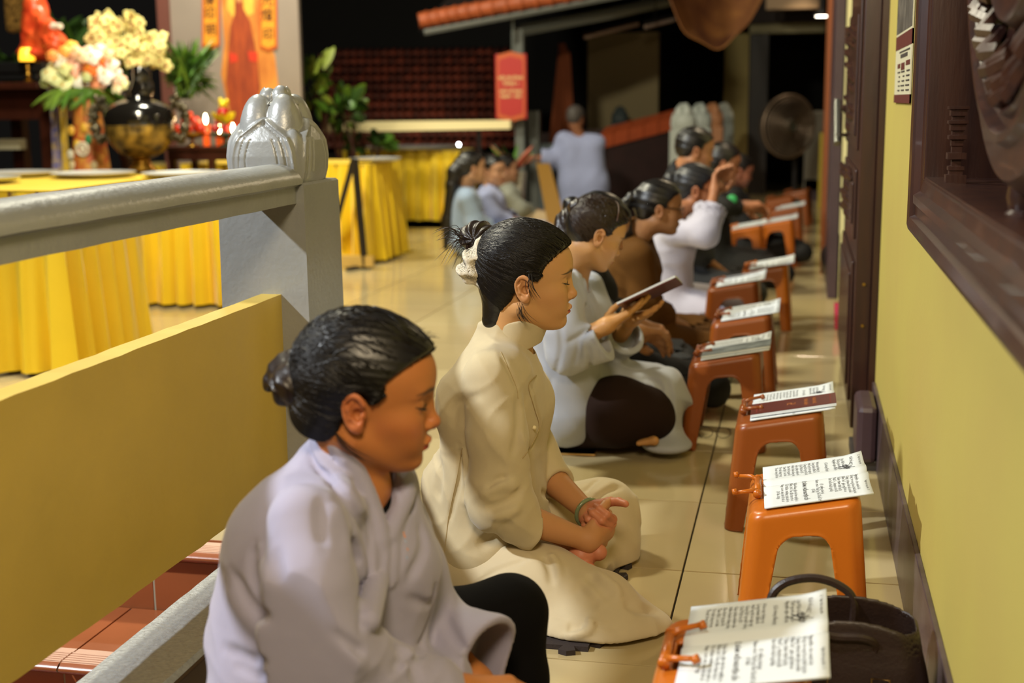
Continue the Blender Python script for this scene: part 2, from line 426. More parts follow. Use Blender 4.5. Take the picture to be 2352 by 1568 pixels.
def hand_sdf(p, wrist, dirv, palm_n, side=1, k=1.0, curl=(.5, .5, .5, .5), spread=0.05, thumb=(.5, .4, .2), seglen=None, cup=0):
    """wrist point, direction to the knuckles, normal out of the palm; side +1: thumb towards +cross"""
    d = np.asarray(dirv, float); d = d/np.linalg.norm(d); n = np.asarray(palm_n, float); n = n-d*(n@d); n /= np.linalg.norm(n); t = np.cross(d, n)*side
    Wr = np.asarray(wrist, float)
    def pt(a, b, c): return Wr+k*(a*d+b*t+c*n)
    s = smin(cap(p, pt(.0, .010, 0), pt(.075, .026, 0), .017*k, .0125*k), cap(p, pt(.0, -.010, 0), pt(.070, -.028, 0), .016*k, .011*k), .02*k)
    s = smin(s, cap(p, pt(.01, 0, 0), pt(.078, 0, -.002), .018*k, .0125*k), .02*k)
    s = smin(s, ell(p, pt(.030, .024, .010), (.026*k, .018*k, .016*k), np.stack([d, t, n], 1)), .012*k)
    L = [(.040, .023, .018), (.044, .027, .019), (.041, .025, .019), (.032, .019, .017)]; bs = [.027, .0095, -.0085, -.0255]; st = [.078, .082, .078, .070]; r0 = [.0090, .0092, .0088, .0080]
    for i in range(4):
        b = pt(st[i], bs[i], -.001); ang = 0; pts = [b]; f = d+t*spread*(1.5-i); f /= np.linalg.norm(f); cu = curl[i]
        for j in range(3):
            ang += cu*(1.0, 1.15, .7)[j]; v = f*math.cos(ang)+n*math.sin(ang); pts.append(pts[-1]+v*L[i][j]*k)
        r = r0[i]*k; s = smin(s, chain(p, pts, [r*1.05, r, r*.9, r*.78], .003*k), .007*k)
    b = pt(.018, .026, .010); o = thumb; v0 = d*(1-o[0])+t*(.9)+n*o[0]; v0 /= np.linalg.norm(v0); p1 = b+v0*.036*k
    v1 = d*1.0+t*(.6-o[1])+n*(o[1]); v1 /= np.linalg.norm(v1); p2 = p1+v1*.031*k; v2 = d*1.0+t*(.3-o[2]*1.5)+n*o[2]; v2 /= np.linalg.norm(v2); p3 = p2+v2*.024*k
    s = smin(s, chain(p, [b, p1, p2, p3], [.0145*k, .0110*k, .0098*k, .0082*k], .004*k), .010*k)
    return s

def strands(base, starts, ends, n, m, r=.0008, seg=24, lift=.0012, name='hair_strands', parent=None, jit=.006, bulge=.0, seed=1, ns=3, iters=5):
    """thin hair strands lying on the hair surface, from the hairline to the knot"""
    R = np.random.RandomState(seed); starts = np.asarray(starts, float); ends = np.asarray(ends, float)
    u = R.rand(n)*(len(starts)-1); i = u.astype(int).clip(0, len(starts)-2); f = (u-i)[:, None]
    A = starts[i]*(1-f)+starts[i+1]*f+R.randn(n, 3)*jit*.5
    ue = (u/(len(starts)-1)*(len(ends)-1)) if len(ends) > 1 else np.zeros(n); ie = ue.astype(int).clip(0, max(0, len(ends)-2)); fe = (ue-ie)[:, None]
    B = (ends[ie]*(1-fe)+ends[np.minimum(ie+1, len(ends)-1)]*fe)+R.randn(n, 3)*jit*.6
    t0 = R.rand(n)*.35*(R.rand(n) < .6); t1 = 1-R.rand(n)*.15
    T = t0[:, None]+(t1-t0)[:, None]*np.linspace(0, 1, seg)[None]
    pts = A[:, None]*(1-T[..., None])+B[:, None]*T[..., None]
    J = R.randn(n, 3)*jit; pts += J[:, None]*np.sin(np.pi*T)[..., None]
    q = pts.reshape(-1, 3); off = (lift*(.45+.8*R.rand(n)))[:, None].repeat(seg, 1).ravel()
    h = .002
    for _ in range(iters):
        d0 = base(q); g = np.stack([base(q+np.eye(3)[k]*h)-d0 for k in range(3)], 1); g /= np.linalg.norm(g, axis=1)[:, None]+1e-9
        q = q-g*(d0-off)[:, None]*.9
    pts = q.reshape(n, seg, 3)
    return tubes(pts, r, m, name, parent, ns=ns, R=R)
def tubes(pts, r, m, name, parent, ns=3, R=np.random.RandomState(3), taper=.25):
    n, seg, _ = pts.shape
    t = np.gradient(pts, axis=1); t /= np.linalg.norm(t, axis=2, keepdims=True)+1e-9
    a = np.cross(t, np.array([.3, .2, 1.])); a /= np.linalg.norm(a, axis=2, keepdims=True)+1e-9; b = np.cross(t, a)
    rr = r*(.6+.8*R.rand(n))[:, None]*(1-(1-taper)*np.abs(np.linspace(-.6, 1, seg))**3)[None]
    ring = [pts+(a*math.cos(2*math.pi*k/ns)+b*math.sin(2*math.pi*k/ns))*rr[..., None] for k in range(ns)]
    v = np.stack(ring, 2).reshape(-1, 3)
    base_i = (np.arange(n)[:, None]*seg+np.arange(seg-1)[None])*ns; F = []
    for k in range(ns):
        k2 = (k+1) % ns; F.append(np.stack([base_i+k, base_i+k2, base_i+ns+k2, base_i+ns+k], -1).reshape(-1, 4))
    o = meshobj(name, [(v, np.concatenate(F))], m, parent); o['kind'] = 'stuff'; return o
M_skin = mat('skin', 'b9895c', .48, vcol=True, sss=.12, bump=.25, bscale=900, dist=.0004, spec=.4)
M_hair = mat('black_hair', '0d0a09', .36, bump=.2, bscale=90, stretch=(1, 1, 6), spec=.6, dist=.003)
M_strand = mat('hair_strand', '120e0c', .42, spec=.45)
M_hairb = mat('brown_hair', '1e120c', .38, bump=.5, bscale=90, spec=.5, dist=.003)
M_strandb = mat('brown_strand', '26170f', .34, spec=.6)
# ================================================================ setting
WX = .284
M_floor = [mat('floor_tile_%d' % i, c, .11, var=.10, scale=2.2, bump=.05, bscale=5, spec=.5) for i, c in enumerate(['bdab7f', 'c2b084', 'b8a57a'])]
M_grout = mat('dark_grout', '2c2419', .9)
M_ywall = mat('yellow_wall', 'b9aa52', .75, var=.10, scale=1.6, bump=.25, bscale=70, col2='b39e50', dist=.002)
M_ypanel = mat('yellow_panel_paint', 'd4b650', .45, var=.14, scale=3.0, bump=.35, bscale=22, dist=.004)
M_grey = mat('grey_gloss_paint', 'a2a4a2', .33, var=.12, scale=6, bump=.6, bscale=55, metal=.2, dist=.0025)
M_silver = mat('silver_paint', 'a3a6a8', .42, var=.25, scale=90, bump=1, bscale=130, metal=.35, dist=.003)
M_wood = mat('dark_lacquered_wood', '2e1a17', .34, var=.35, scale=5, bump=.25, bscale=18, stretch=(6, 6, .7), col2='402419', coat=.15)
M_purp = mat('purple_brown_paint', '46343a', .4, var=.2, scale=7, bump=.3, bscale=30)
M_base = mat('baseboard_paint', '5a4c50', .35, var=.5, scale=7, bump=.3, bscale=25, col2='3a2c2a')
def structure(o): o['kind'] = 'structure'; return o
fl = structure(thing('floor', None, None)); 
MB().box(-1.385, -1.37, -1.2, 3.62, -2.2, -.02).box(-9, -1.385, 3.62, 12.3, -.3, -.012).box(-1.385, WX, -1.2, 12.3, -.3, -.012).box(-1.2, WX+1.3, 12.3, 20, -.3, -.012).build('floor_bed', M_grout, fl)
tl = []
for i in range(3):
    bm = MB().box(-.2975, .2975, -.2975, .2975, -.011, 0, .0012); tl.append(bm.mesh('floor_tile', M_floor[i]))
n = 0
tiles = []
for ix in range(-14, 3):
    for iy in range(-8, 30):
        cx = -.268+.6*ix+.3; cy = 3.263+.6*iy+.3
        x0, x1, y0, y1 = cx-.3, cx+.3, cy-.3, cy+.3
        if cx > .9 or cy > 19.5: continue
        if cy > 12.2 and cx < -1.1: continue
        if cy < 12 and cx > WX: continue
        if cx < -1.5 and cy < 3.5: continue
        # only where the lens can see it
        q = np.array([cx, cy, 0])-CAM; wz = q@FWD
        if wz < .5: continue
        px, py = 1176+CF*(q@RGT)/wz, 784-CF*(q@UPV)/wz; mg = 400/wz*1.6+60
        if px < -mg or px > 2352+mg or py > 1568+mg: continue
        tiles.append((wz, cx, cy))
tiles.sort(); rest = MB()
R = random.Random(2)
for k, (wz, cx, cy) in enumerate(tiles):
    sx = 1.0; ox = 0
    if cx+.3 > WX and cy < 12: sx = (WX-(cx-.3))/.6; ox = -(.6-.6*sx)/2
    if cx-.3 < -1.18 and cy < 3.2: x1 = cx+.3; sx = (x1+1.183)/.6; ox = (.6-.6*sx)/2
    if k < 296: inst(tl[R.randrange(3)], 'floor_tile', fl, (cx+ox, cy, R.uniform(-.0004, .0004)), (0, 0, 0), (sx, 1, 1))
    else: rest.box(cx+ox-.2975*sx, cx+ox+.2975*sx, cy-.2975, cy+.2975, -.011, 0)
if rest.v: rest.build('distant_floor_tiles', M_floor[0], fl)['kind'] = 'stuff'
MB().box(-6, -1.2, 12.3, 20, -.55, -.45).build('floor_yard', mat('dark_yard', '2c2620', .7, var=.3), None)['kind'] = 'structure'
# right wall, with window opening and doorway further on
WB, WT = .900, 2.3      # window frame outside bottom / top
wl = MB(); wy0, wy1 = .2, 3.232
ya_, yb_, yc_, yd_ = -1.2, wy0, wy1-.02, 4.74; za_, zb_, zc_, zd_ = 0, WB+.02, WT, 3.3
for sx_ in (0, .16):
    v = [(WX+sx_, y_, z_) for y_ in (ya_, yb_, yc_, yd_) for z_ in (za_, zb_, zc_, zd_)]
    f = [(i*4+j, i*4+j+1, (i+1)*4+j+1, (i+1)*4+j) for i in range(3) for j in range(3) if not (i == 1 and j == 1)]
    wl.add(v, f if sx_ else [q[::-1] for q in f])
wl.add([(WX, yd_, 0), (WX+.16, yd_, 0), (WX+.16, yd_, 3.3), (WX, yd_, 3.3)], [(0, 1, 2, 3)])
structure(wl.build('wall_right', M_ywall))
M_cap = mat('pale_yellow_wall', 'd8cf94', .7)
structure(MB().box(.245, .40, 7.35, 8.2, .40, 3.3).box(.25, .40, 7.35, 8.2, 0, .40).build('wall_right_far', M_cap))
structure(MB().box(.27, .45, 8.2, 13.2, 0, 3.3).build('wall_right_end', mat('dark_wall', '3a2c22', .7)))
structure(MB().box(WX-.012, WX, -1.0, 4.70, 0, .216, .002).build('baseboard_right', M_base))
# room behind the window
structure(MB().box(1.9, 2.0, -1.2, 4.7, 0, 3.3).box(WX+.16, 2.0, 4.7, 4.8, 0, 3.3).build('wall_inner_room', mat('inner_room_wall', 'b3a45a', .8, var=.2, scale=2)))
structure(MB().box(WX+.16, 1.9, -1.2, 4.7, -.05, 0).build('floor_inner_room', M_floor[0]))
bk = thing('cabinet', 'ochre wooden cabinet standing inside the room behind the carved window', 'cabinet', (.95, 2.6, 0))
for nm, a in (('body', (-.2, .5, -1.6, 1.5, 0, .80)), ('worktop', (-.24, .52, -1.64, 1.54, .80, .84))): MB().box(*a, .006).build(nm, mat('ochre_wood', 'b98a32', .5, var=.3), bk)
# window frame
win = structure(thing('window_1', None, None)); 
def frame_piece(name, pts0, pts1, prof, m, parent):
    v = []; 
    a, b = Vector(pts0), Vector(pts1)
    mb = MB(); n = len(prof)
    mb.add([(WX+p[0], a.y+p[1]*pts0[3] if len(pts0) > 3 else a.y, 0) for p in prof], []); return mb
prof = [(0, 0), (-.030, 0), (-.034, .012), (-.030, .03), (-.018, .036), (-.016, .060), (-.026, .066), (-.028, .085), (-.014, .095), (-.008, .13), (.03, .13)]
def jamb(name, y, sy, z0, z1, mz):
    mb = MB(); n = len(prof); v = []
    for k, (z, s) in enumerate(((z0, 1), (z1, -1))):
        for px_, o in prof: v.append((WX+px_, y+sy*o, z+s*o*mz))
    mb.add(v, [(i, i+1, n+i+1, n+i) for i in range(n-1)]); return mb.build(name, M_wood, win)
jamb('window_frame', wy1, -1, WB, WT, 1)
mb = MB(); n = len(prof); v = []
for yy, s in ((wy1, -1), (wy0, 1)):
    for px_, o in prof: v.append((WX+px_, yy+s*o, WB+o))
mb.add(v, [(i, n+i, n+i+1, i+1) for i in range(n-1)]); mb.build('window_sill', M_wood, win)
MB().box(WX-.01, WX+.24, wy0, wy1-.13, WB+.10, WB+.128, .004).build('window_ledge', M_wood, win)
MB().box(WX-.012, WX+.22, wy1-.145, wy1-.08, WB+.12, WT, .004).build('window_reveal', M_wood, win)
# turned half-baluster against the reveal
def turned(h, r, n=14):
    R = random.Random(3); pr = [(r, 0)]; z = 0
    seq = [(1.2, .03), (1.2, .01), (.8, .02), (.95, .02), (.55, .03), (1.1, .02), (1.1, .01), (.6, .03), (.7, .03), (1.05, .02), (.65, .02), (.9, .03), (1.15, .015), (.7, .02), (.95, .03), (1.2, .015)]
    t = sum(b for a, b in seq); out = []; z = 0
    for a, b in seq: out += [(r*a, z/t*h), (r*a, (z+b*.85)/t*h)]; z += b
    return out
# round carved ornament hung in the window: rings, fretwork, turned pegs
orn = thing('window_carving', 'large round carved dark wooden ornament set in the window opening', 'carving', (WX+.055, 2.12, 1.69))
def ring(r0, r1, w, name, nseg=72, prof_=None, m=M_wood):
    mb = MB(); pr = prof_ or [(r0, -w), (r0, w*.6), (r0+.01, w), ((r0+r1)/2, w*.75), (r1-.012, w), (r1, w*.6), (r1, -w)]
    k = len(pr); v = []; f = []
    for i in range(nseg):
        a = 2*math.pi*i/nseg
        for r, d in pr: v.append((-d, r*math.cos(a), r*math.sin(a)))
    for i in range(nseg):
        for j in range(k): f.append((i*k+j, i*k+(j+1) % k, ((i+1) % nseg)*k+(j+1) % k, ((i+1) % nseg)*k+j))
    return mb.add(v, f).build(name, m, orn, True)
ring(.50, .63, .062, 'outer_ring', prof_=[(.495, -.05), (.495, .03), (.508, .045), (.518, .03), (.53, .03), (.54, .05), (.552, .05), (.562, .035), (.61, .035), (.63, .015), (.63, -.05)])
ring(.30, .385, .045, 'inner_ring')
R = random.Random(8)
for k in range(16):
    a = 2*math.pi*k/16; mb = MB()
    for j in range(7):
        b = a+R.uniform(-.13, .13); r = R.uniform(.41, .47); mb.tube([(-.03, r*math.cos(b), r*math.sin(b)), (-.045, (r+.02)*math.cos(b+.08), (r+.02)*math.sin(b+.08)), (-.02, (r-.01)*math.cos(b+.15), (r-.01)*math.sin(b+.15))], [.012, .017, .009], 6)
    mb.tube([(0, .38*math.cos(a), .38*math.sin(a)), (0, .50*math.cos(a+.1), .50*math.sin(a+.1))], .016, 6)
    mb.build('carved_leaf', M_wood, orn, True)
mb = MB()
for k in range(4):
    a = math.pi/2*k+.3; mb.tube([(0, 0, 0), (-.02, .12*math.cos(a), .12*math.sin(a)), (0, .26*math.cos(a+.2), .26*math.sin(a+.2))], [.05, .03, .022], 8)
mb.build('hub', M_wood, orn, True)
MB().lathe([(r_, z_-.694) for r_, z_ in [(.036, 0), (.036, .03), (.026, .04), (.030, .06), (.026, .09)]], 12).build('peg', M_wood, orn, True)
bl = thing('window_baluster', 'turned dark baluster fixed to the far side of the window opening', 'baluster', (WX+.035, 2.90, WB+.128))
MB().lathe([(a, b) for a, b in turned(.16, .024)], 4, M=Matrix.Rotation(math.pi/4, 4, 'Z')).build('turned_post', M_wood, bl)
# poster
po = thing('wall_poster', 'white and maroon notice poster taped to the yellow wall beside the window', 'poster', (WX-.004, 0, 0))
y0, y1 = 3.67, 4.27
def pq(name, a, b, z0, z1, m, d=0): return MB().box(-.0015-d, .002, a, b, z0, z1).build(name, m, po)
pq('sheet', y0, y1, 1.19, 1.95, mat('poster_paper', 'c9c3a4', .6)); mm = mat('poster_maroon', '5f1f1a', .6, var=.2, scale=60)
pq('footer_band', y0, y1, 1.19, 1.214, mm, .001); pq('title_band', y0, y1, 1.345, 1.385, mm, .001); pq('photo', y0+.01, y1-.01, 1.392, 1.60, mat('poster_photo', '6a645a', .6, var=.6, scale=14, col2='2e2a26'), .001)
for a, b, z0, z1 in ((3.70, 3.84, 1.293, 1.306), (3.89, 4.02, 1.283, 1.303), (4.06, 4.16, 1.290, 1.303)): pq('heading_block', a, b, z0, z1, mm, .001)
mt = mat('poster_ink', '3c3530', .7); mb = MB(); R = random.Random(5)
for c_, w_ in ((3.70, .13), (3.88, .13), (4.05, .10)):
    for k in range(5):
        z = 1.276-k*.013; mb.box(-.003, 0, c_, c_+w_*R.uniform(.4, 1), z, z+.004)
mb.box(-.003, 0, 3.72, 4.1, 1.333, 1.337).box(-.003, 0, 3.8, 4.05, 1.318, 1.328); mb.build('print', mt, po)
# folding door leaves standing out from the wall
def leaf(name, lab, x0, x1, ya, yb, zt=2.75):
    t = thing(name, lab, 'door', (0, 0, 0)); 
    MB().box(x0, x1, ya, yb, .02, zt, .004).build('door_leaf', M_wood, t)
    for k, (a, b) in enumerate(((.10, .62), (.70, .95), (1.02, 1.55), (1.63, 2.55))):
        mb = MB(); mb.box(x0-.010, x0, ya+.10, yb-.08, a, b, .004); mb.box(x0-.018, x0-.008, ya+.16, yb-.14, a+.05, b-.05, .004); mb.build('raised_panel', M_wood, t)
    R = random.Random(4); mb = MB()
    for k in range(40):
        z = R.uniform(1.05, 1.5) if k < 24 else R.uniform(.74, .92); y = R.uniform(ya+.2, yb-.2); mb.tube([(x0-.014, y, z), (x0-.026, y+.03, z+.02), (x0-.014, y+.07, z-.01)], [.006, .012, .005], 5)
    mb.build('carved_relief', M_wood, t, True); return t
d1 = leaf('folding_door', 'dark carved wooden door leaf folded back beside the yellow wall, nearest doorway', .205, .262, 4.80, 6.15)
MB().box(.262, WX+.14, 4.745, 4.80, 0, 3.3).build('door_post', M_wood, d1)
MB().box(.262, .30, 4.80, 6.3, 0, 3.3).build('gap_shade_box', mat('gap_shade_black', '050403', .9), d1)  # solid black box, the shade of the gap put in as colour
for z in (.55, .40): MB().lathe([(.006, 0), (.006, .004)], 8, M=Matrix.Translation((.235, 4.798, z)) @ Matrix.Rotation(math.pi/2, 4, 'X')).build('screw_head', mat('brass', 'b08d4a', .3, metal=1), d1)
stp = thing('threshold_block', 'purple-brown wooden threshold block at the foot of the nearest door leaf', 'door stop', (0, 0, 0))
MB().box(.205, .27, 4.28, 4.55, .03, .22, .018).build('block', M_purp, stp); MB().box(.195, .28, 4.30, 4.62, 0, .035, .004).build('foot', mat('dirty_metal', '3d3732', .5, var=.4, scale=40), stp)
d2 = thing('door_2', None, None); d2['kind'] = 'structure'
MB().box(.185, .24, 8.15, 9.3, 0, 3.3, .003).build('door_leaf', M_purp, d2)
MB().box(.16, .20, 9.3, 9.42, 0, 3.3).build('door_edge', mat('orange_brown_wood', '8a4a22', .4), d2)  # edge in a plain orange-brown
hd_ = MB(); cpt = PX(1925, 280, .165); 
h = thing('door_handle', None, None); h.parent = d2
hm = mat('steel_handle', '8f8f86', .25, metal=.9)
MB().tube([PX(1924, 232, .15), PX(1923, 330, .15)], .016, 10).build('grip', hm, h, True); mb = MB()
for y_ in (252, 310): mb.tube([PX(1924, y_, .15), PX(1945, y_, .2)], .009, 8)
mb.build('bracket', hm, h, True)
# ------------------------------------------------ railing: post, rail, panel, curb
post = thing('railing_post', 'grey painted square railing post topped by a carved lotus bud', 'post', (-1.385, 3.37, 0))
def soft(mb, name, m, parent, sub=0): return mb.build(name, m, parent, True)
w0 = .118
mb = MB(); 
for z0, z1, a0, a1 in ((0, 1.002, .128, .121),):
    v = []
    for z, a in ((z0, a0), (z1-.006, a1), (z1, a1-.006)):
        for sx, sy in ((-1, -1), (1, -1), (1, 1), (-1, 1)): v.append((sx*a, sy*(a+.012), z))
    mb.add(v, [(3, 2, 1, 0), (0, 1, 5, 4), (1, 2, 6, 5), (2, 3, 7, 6), (3, 0, 4, 7), (4, 5, 9, 8), (5, 6, 10, 9), (6, 7, 11, 10), (7, 4, 8, 11), (8, 9, 10, 11)])
mb.build('shaft', M_grey, post)
def lotus(p):
    """closed lotus bud: four broad carved face petals, inner pointed petals, small tip petals"""
    x, y, z = p.T; r4 = (np.abs(x)**3+np.abs(y)**3+1e-12)**(1/3.)
    Rz = np.interp(z, [0, .03, .07, .11, .15, .17, .19], [.096, .103, .106, .100, .082, .06, .01])
    d = np.maximum((r4-Rz)*.75, z-.18)
    for sx in (-1, 1):
        for sy in (-1, 1): d = smin(d, ell(p, (sx*.036, sy*.036, .118), (.054, .054, .115)), .003)
    d = smin(d, ell(p, (.019, -.012, .224), (.024, .026, .032)), .002); d = smin(d, ell(p, (-.020, .0, .220), (.024, .030, .030)), .002); d = smin(d, ell(p, (.004, .020, .222), (.026, .024, .032)), .002); d = smin(d, ell(p, (.04, 0, .19), (.022, .03, .034)), .002)
    up_ = np.where(z > .150, .0055*np.exp(-(np.minimum(np.abs(x), np.abs(y))/.0035)**2)*(z < .205), 0); d = d+up_
    for k in range(4):
        a = k*math.pi/2; c = V(math.cos(a), math.sin(a), 0); t = V(-c[1], c[0], 0); u = np.abs(p@t); w_ = p@c
        wd = .096*np.sqrt(np.clip(1-(np.clip(z-.045, 0, 1)/.125)**2, 0, 1)); tip = np.where(z > .12, 1-.5*np.clip((z-.12)/.045, 0, 1), 1); wd = wd*tip
        ins = np.where(w_ > .03, wd-u, -1)
        S1 = 1/(1+np.exp(-np.clip(ins/.0016, -30, 30))); rim = np.exp(-((ins-.009)/.0055)**2)
        g = np.exp(-((ins-.030)/.0020)**2)*(z > .012)+np.exp(-((ins-.050)/.0020)**2)*(z > .03)*(z < .115)
        d = d-S1*.012-rim*.0045*(ins > 0)+.0035*g*(ins > 0)
    for sx in (-1, 1):
        for sy in (-1, 1): d = smin(d, ell(p, (sx*.074, sy*.074, .055), (.034, .034, .085)), .004)
    d = np.maximum(d, np.maximum(np.abs(x), np.abs(y))-.124); return np.maximum(d, -z)
lo = meshobj('lotus_finial', [surf(lotus, (-.135, -.135, -.01), (.135, .135, .27), .0026)], M_grey, post); lo.location = (0, 0, 1.0)
rail = thing('handrail', 'grey painted round-topped concrete handrail running to the lotus post', 'railing', (0, 0, 0))
pr = [(-1.405, .950), (-1.405, 1.0)]+[(-1.345-.075*math.cos(a), 1.0+.052*math.sin(a)) for a in np.linspace(0, math.pi, 13)]+[(-1.275, 1.0), (-1.285, .993), (-1.285, .950)]
mb = MB(); ys = np.linspace(-.6, 3.25, 40); v = []
for i, yy in enumerate(ys):
    for x, z in pr: v.append((x+.0006*math.sin(yy*31+z*90), yy, z+.0006*math.sin(yy*23+x*40)))
k = len(pr); f = [(i*k+j, i*k+(j+1) % k, (i+1)*k+(j+1) % k, (i+1)*k+j) for i in range(len(ys)-1) for j in range(k)]
mb.add(v, f).build('rail', M_grey, rail, True, angle=35)
pan = thing('balustrade_panel', 'ochre-yellow painted slab panel fixed below the grey handrail', 'panel', (0, 0, 0))
mb = MB(); ys = np.linspace(-.4, 3.245, 60); v = []; R = random.Random(1)
for yy in ys:
    j = R.uniform(-.0025, .0025); t_ = .708+R.uniform(-.0012, .0012); b_ = .205+j+.010*math.sin(yy*1.7)
    v += [(-1.338, yy, b_), (-1.338, yy, t_), (-1.395, yy, t_), (-1.395, yy, b_)]
f = [(i*4+j, i*4+(j+1) % 4, (i+1)*4+(j+1) % 4, (i+1)*4+j) for i in range(len(ys)-1) for j in range(4)]+[(0, 1, 2, 3), tuple((len(ys)-1)*4+j for j in (3, 2, 1, 0))]
mb.add(v, f).build('slab', M_ypanel, pan)
curb = thing('stair_curb', 'rough silver-painted curb along the stair edge under the yellow panel', 'curb', (0, 0, 0))
mb = MB(); ys = np.linspace(-.8, 3.24, 90); v = []
for yy in ys:
    j = R.uniform(-.0015, .0015); v += [(-1.195+j, yy, .07), (-1.205, yy, .080+j), (-1.378, yy, .080-j), (-1.385+j, yy, .07), (-1.385, yy, -.02), (-1.195, yy, -.0)]
f = [(i*6+j, i*6+(j+1) % 6, (i+1)*6+(j+1) % 6, (i+1)*6+j) for i in range(len(ys)-1) for j in range(6)]+[(0, 1, 2, 3, 4, 5), tuple((len(ys)-1)*6+j for j in (5, 4, 3, 2, 1, 0))]
mb.add(v, f).build('coping', M_silver, curb)
MB().box(-1.195, -1.183, -.8, 3.24, 0, .072, .002).build('curb_face', mat('dark_brown_paint', '2a1815', .35), curb)
# ------------------------------------------------ stair of terracotta tiles going down towards the lens
M_terra = mat('terracotta_tile', 'a05a34', .28, var=.15, scale=6, bump=.1, bscale=60); M_pink = mat('pale_pink_tile', 'd6ab92', .35, var=.08, scale=8)
M_groutl = mat('pale_grout', 'a9a38c', .8)
stair = thing('tiled_stair', 'terracotta and pink tiled stair going down beyond the yellow panel', 'stairs', (0, 0, 0))
mb = MB()
for k in range(6): mb.box(-3.4, -1.39, 3.16-.36*k+.013, 3.16-.36*(k-1)+.013 if k else 3.62, -.18*(k+1)-.8, -.18*k-.012)
mb.build('stair_core', M_groutl, stair)
terr = MB().box(-.2, .2, 0, .012, 0, .150, .0015).mesh('riser_tile', M_terra)
nos = MB(); nos.grid(lambda u, v_: (-.2+.4*v_, -.018*math.sin(math.pi*u), .030-.030*u), 7, 2); nosm = nos.mesh('nosing_tile', M_terra, True)
tread = MB().box(-.2, .2, .085, .368, -.012, 0, .0012).mesh('tread_tile', M_terra)
pink = MB().box(-.2, .2, .0, .085, -.012, .0)
for g in range(5): pink.box(-.2, .2, .004+g*.012, .012+g*.012, 0, .0022)
pinkm = pink.mesh('nosing_strip', M_pink)
for k in range(6):
    yN = 3.16-.36*k; zT = -.18*k
    for i in range(5):
        x = -1.595-.405*i+(.0 if k % 2 else .07)
        inst(pinkm, 'nosing_strip', stair, (x, yN, zT)); inst(nosm, 'nosing_tile', stair, (x, yN, zT-.030)); inst(terr, 'riser_tile', stair, (x, yN+.012, zT-.185))
        inst(tread, 'tread_tile', stair, (x, yN+.0, zT), (0, 0, 0), (1, 1 if k else 1.22, 1))
# ================================================================ sutra stands, books, bag and small things
M_or = mat('orange_plastic', 'bd6618', .30, spec=.5, var=.08, scale=5, sss=.05); M_or_shade = mat('shaded_orange_plastic', '8a4717', .32, spec=.5, var=.1, scale=5, sss=.05)  # second plastic: darker copy of the orange, dimmer light put into its colour
def stand_sdf(p):
    x, y, z = p.T; t = 1-z/.33; hx = .120+.028*t; hy = .165+.026*t
    q = np.stack([np.abs(x)-hx+.034, np.abs(y)-hy+.034], 1); o = np.linalg.norm(np.maximum(q, 0), axis=1)+np.minimum(q.max(1), 0)-.034
    zt = .305+.19*(x+.12)
    top = z-zt
    out = smax(o, top, .022); inn = smax(o+.0095, top+.0085, .022)
    d = np.maximum(out, -inn)
    def arch(u, zc, w0, w1):
        w = w0+(w1-w0)*np.clip(z/.25, 0, 1); a = np.stack([np.abs(u)-w+.035, z-zc+.035], 1)
        return np.linalg.norm(np.maximum(a, 0), axis=1)+np.minimum(a.max(1), 0)-.035
    tilt = .11*x
    a1 = arch(x, .262+tilt, .094, .054); a2 = arch(y, .250+tilt, .130, .088)
    rim = np.minimum(np.where(np.abs(y) > hy-.04, np.abs(a1), 9), np.where(np.abs(x) > hx-.04, np.abs(a2), 9))
    d = np.maximum(out-.0022*np.exp(-(rim/.0045)**2), -inn)
    d = smax(d, -np.maximum(a1, -(np.abs(y)-.08)), .002); d = smax(d, -np.maximum(a2, -(np.abs(x)-.05)), .002)
    slot = np.maximum(np.maximum(np.abs(x+.082)-.010, np.abs(y)-.055), -(z-.2)); d = np.maximum(d, -slot)
    return np.maximum(d, -z+.001)
SV = surf(stand_sdf, (-.16, -.21, -.012), (.16, .21, .375), .0036)
def rot_x(a): return Matrix.Rotation(a, 4, 'X')
def make_stand(label, loc, m, opened, rz=0.0):
    t = thing('reading_stand', label, 'stand', (loc[0], loc[1], 0), rz, 'orange plastic sutra stands in a row')
    if m.name not in SHELL:
        o = meshobj('shell', [SV], m, t); SHELL[m.name] = o.data
    else: inst(SHELL[m.name], 'shell', t)
    zb = .3215
    key = (m.name, opened)
    if key not in CLIP:
        a = MB(); a.tube([(-.105, -.058, zb), (-.105, .058, zb)], .0085, 10); 
        for s in (-1, 1): a.tube([(-.105, s*.058, zb), (-.105, s*.064, zb)], .0105, 10)
        s_ = -1 if opened else 1
        b = []
        for s in (-1, 1):
            b.append(MB()); q = [(-.105, s*.046, zb+.002), (-.105+s_*.016, s*.060, zb+.006+(.003 if s_ > 0 else 0)), (-.105+s_*.050, s*.070, zb+(.016 if s_ > 0 else .002))]
            b[-1].tube(q, [.0065, .0055, .0045], 8); b[-1].tube([Vector(q[-1])-Vector((s_*.004, 0, .004 if s_ > 0 else -.004)), Vector(q[-1])+Vector((s_*.006, 0, .002))], .0075, 8)
        CLIP[key] = (a.mesh('clip_bar', m, True), [k_.mesh('page_clip', m, True) for k_ in b])
    inst(CLIP[key][0], 'clip_bar', t); [inst(k_, 'page_clip', t) for k_ in CLIP[key][1]]
    return t
SHELL = {}; CLIP = {}
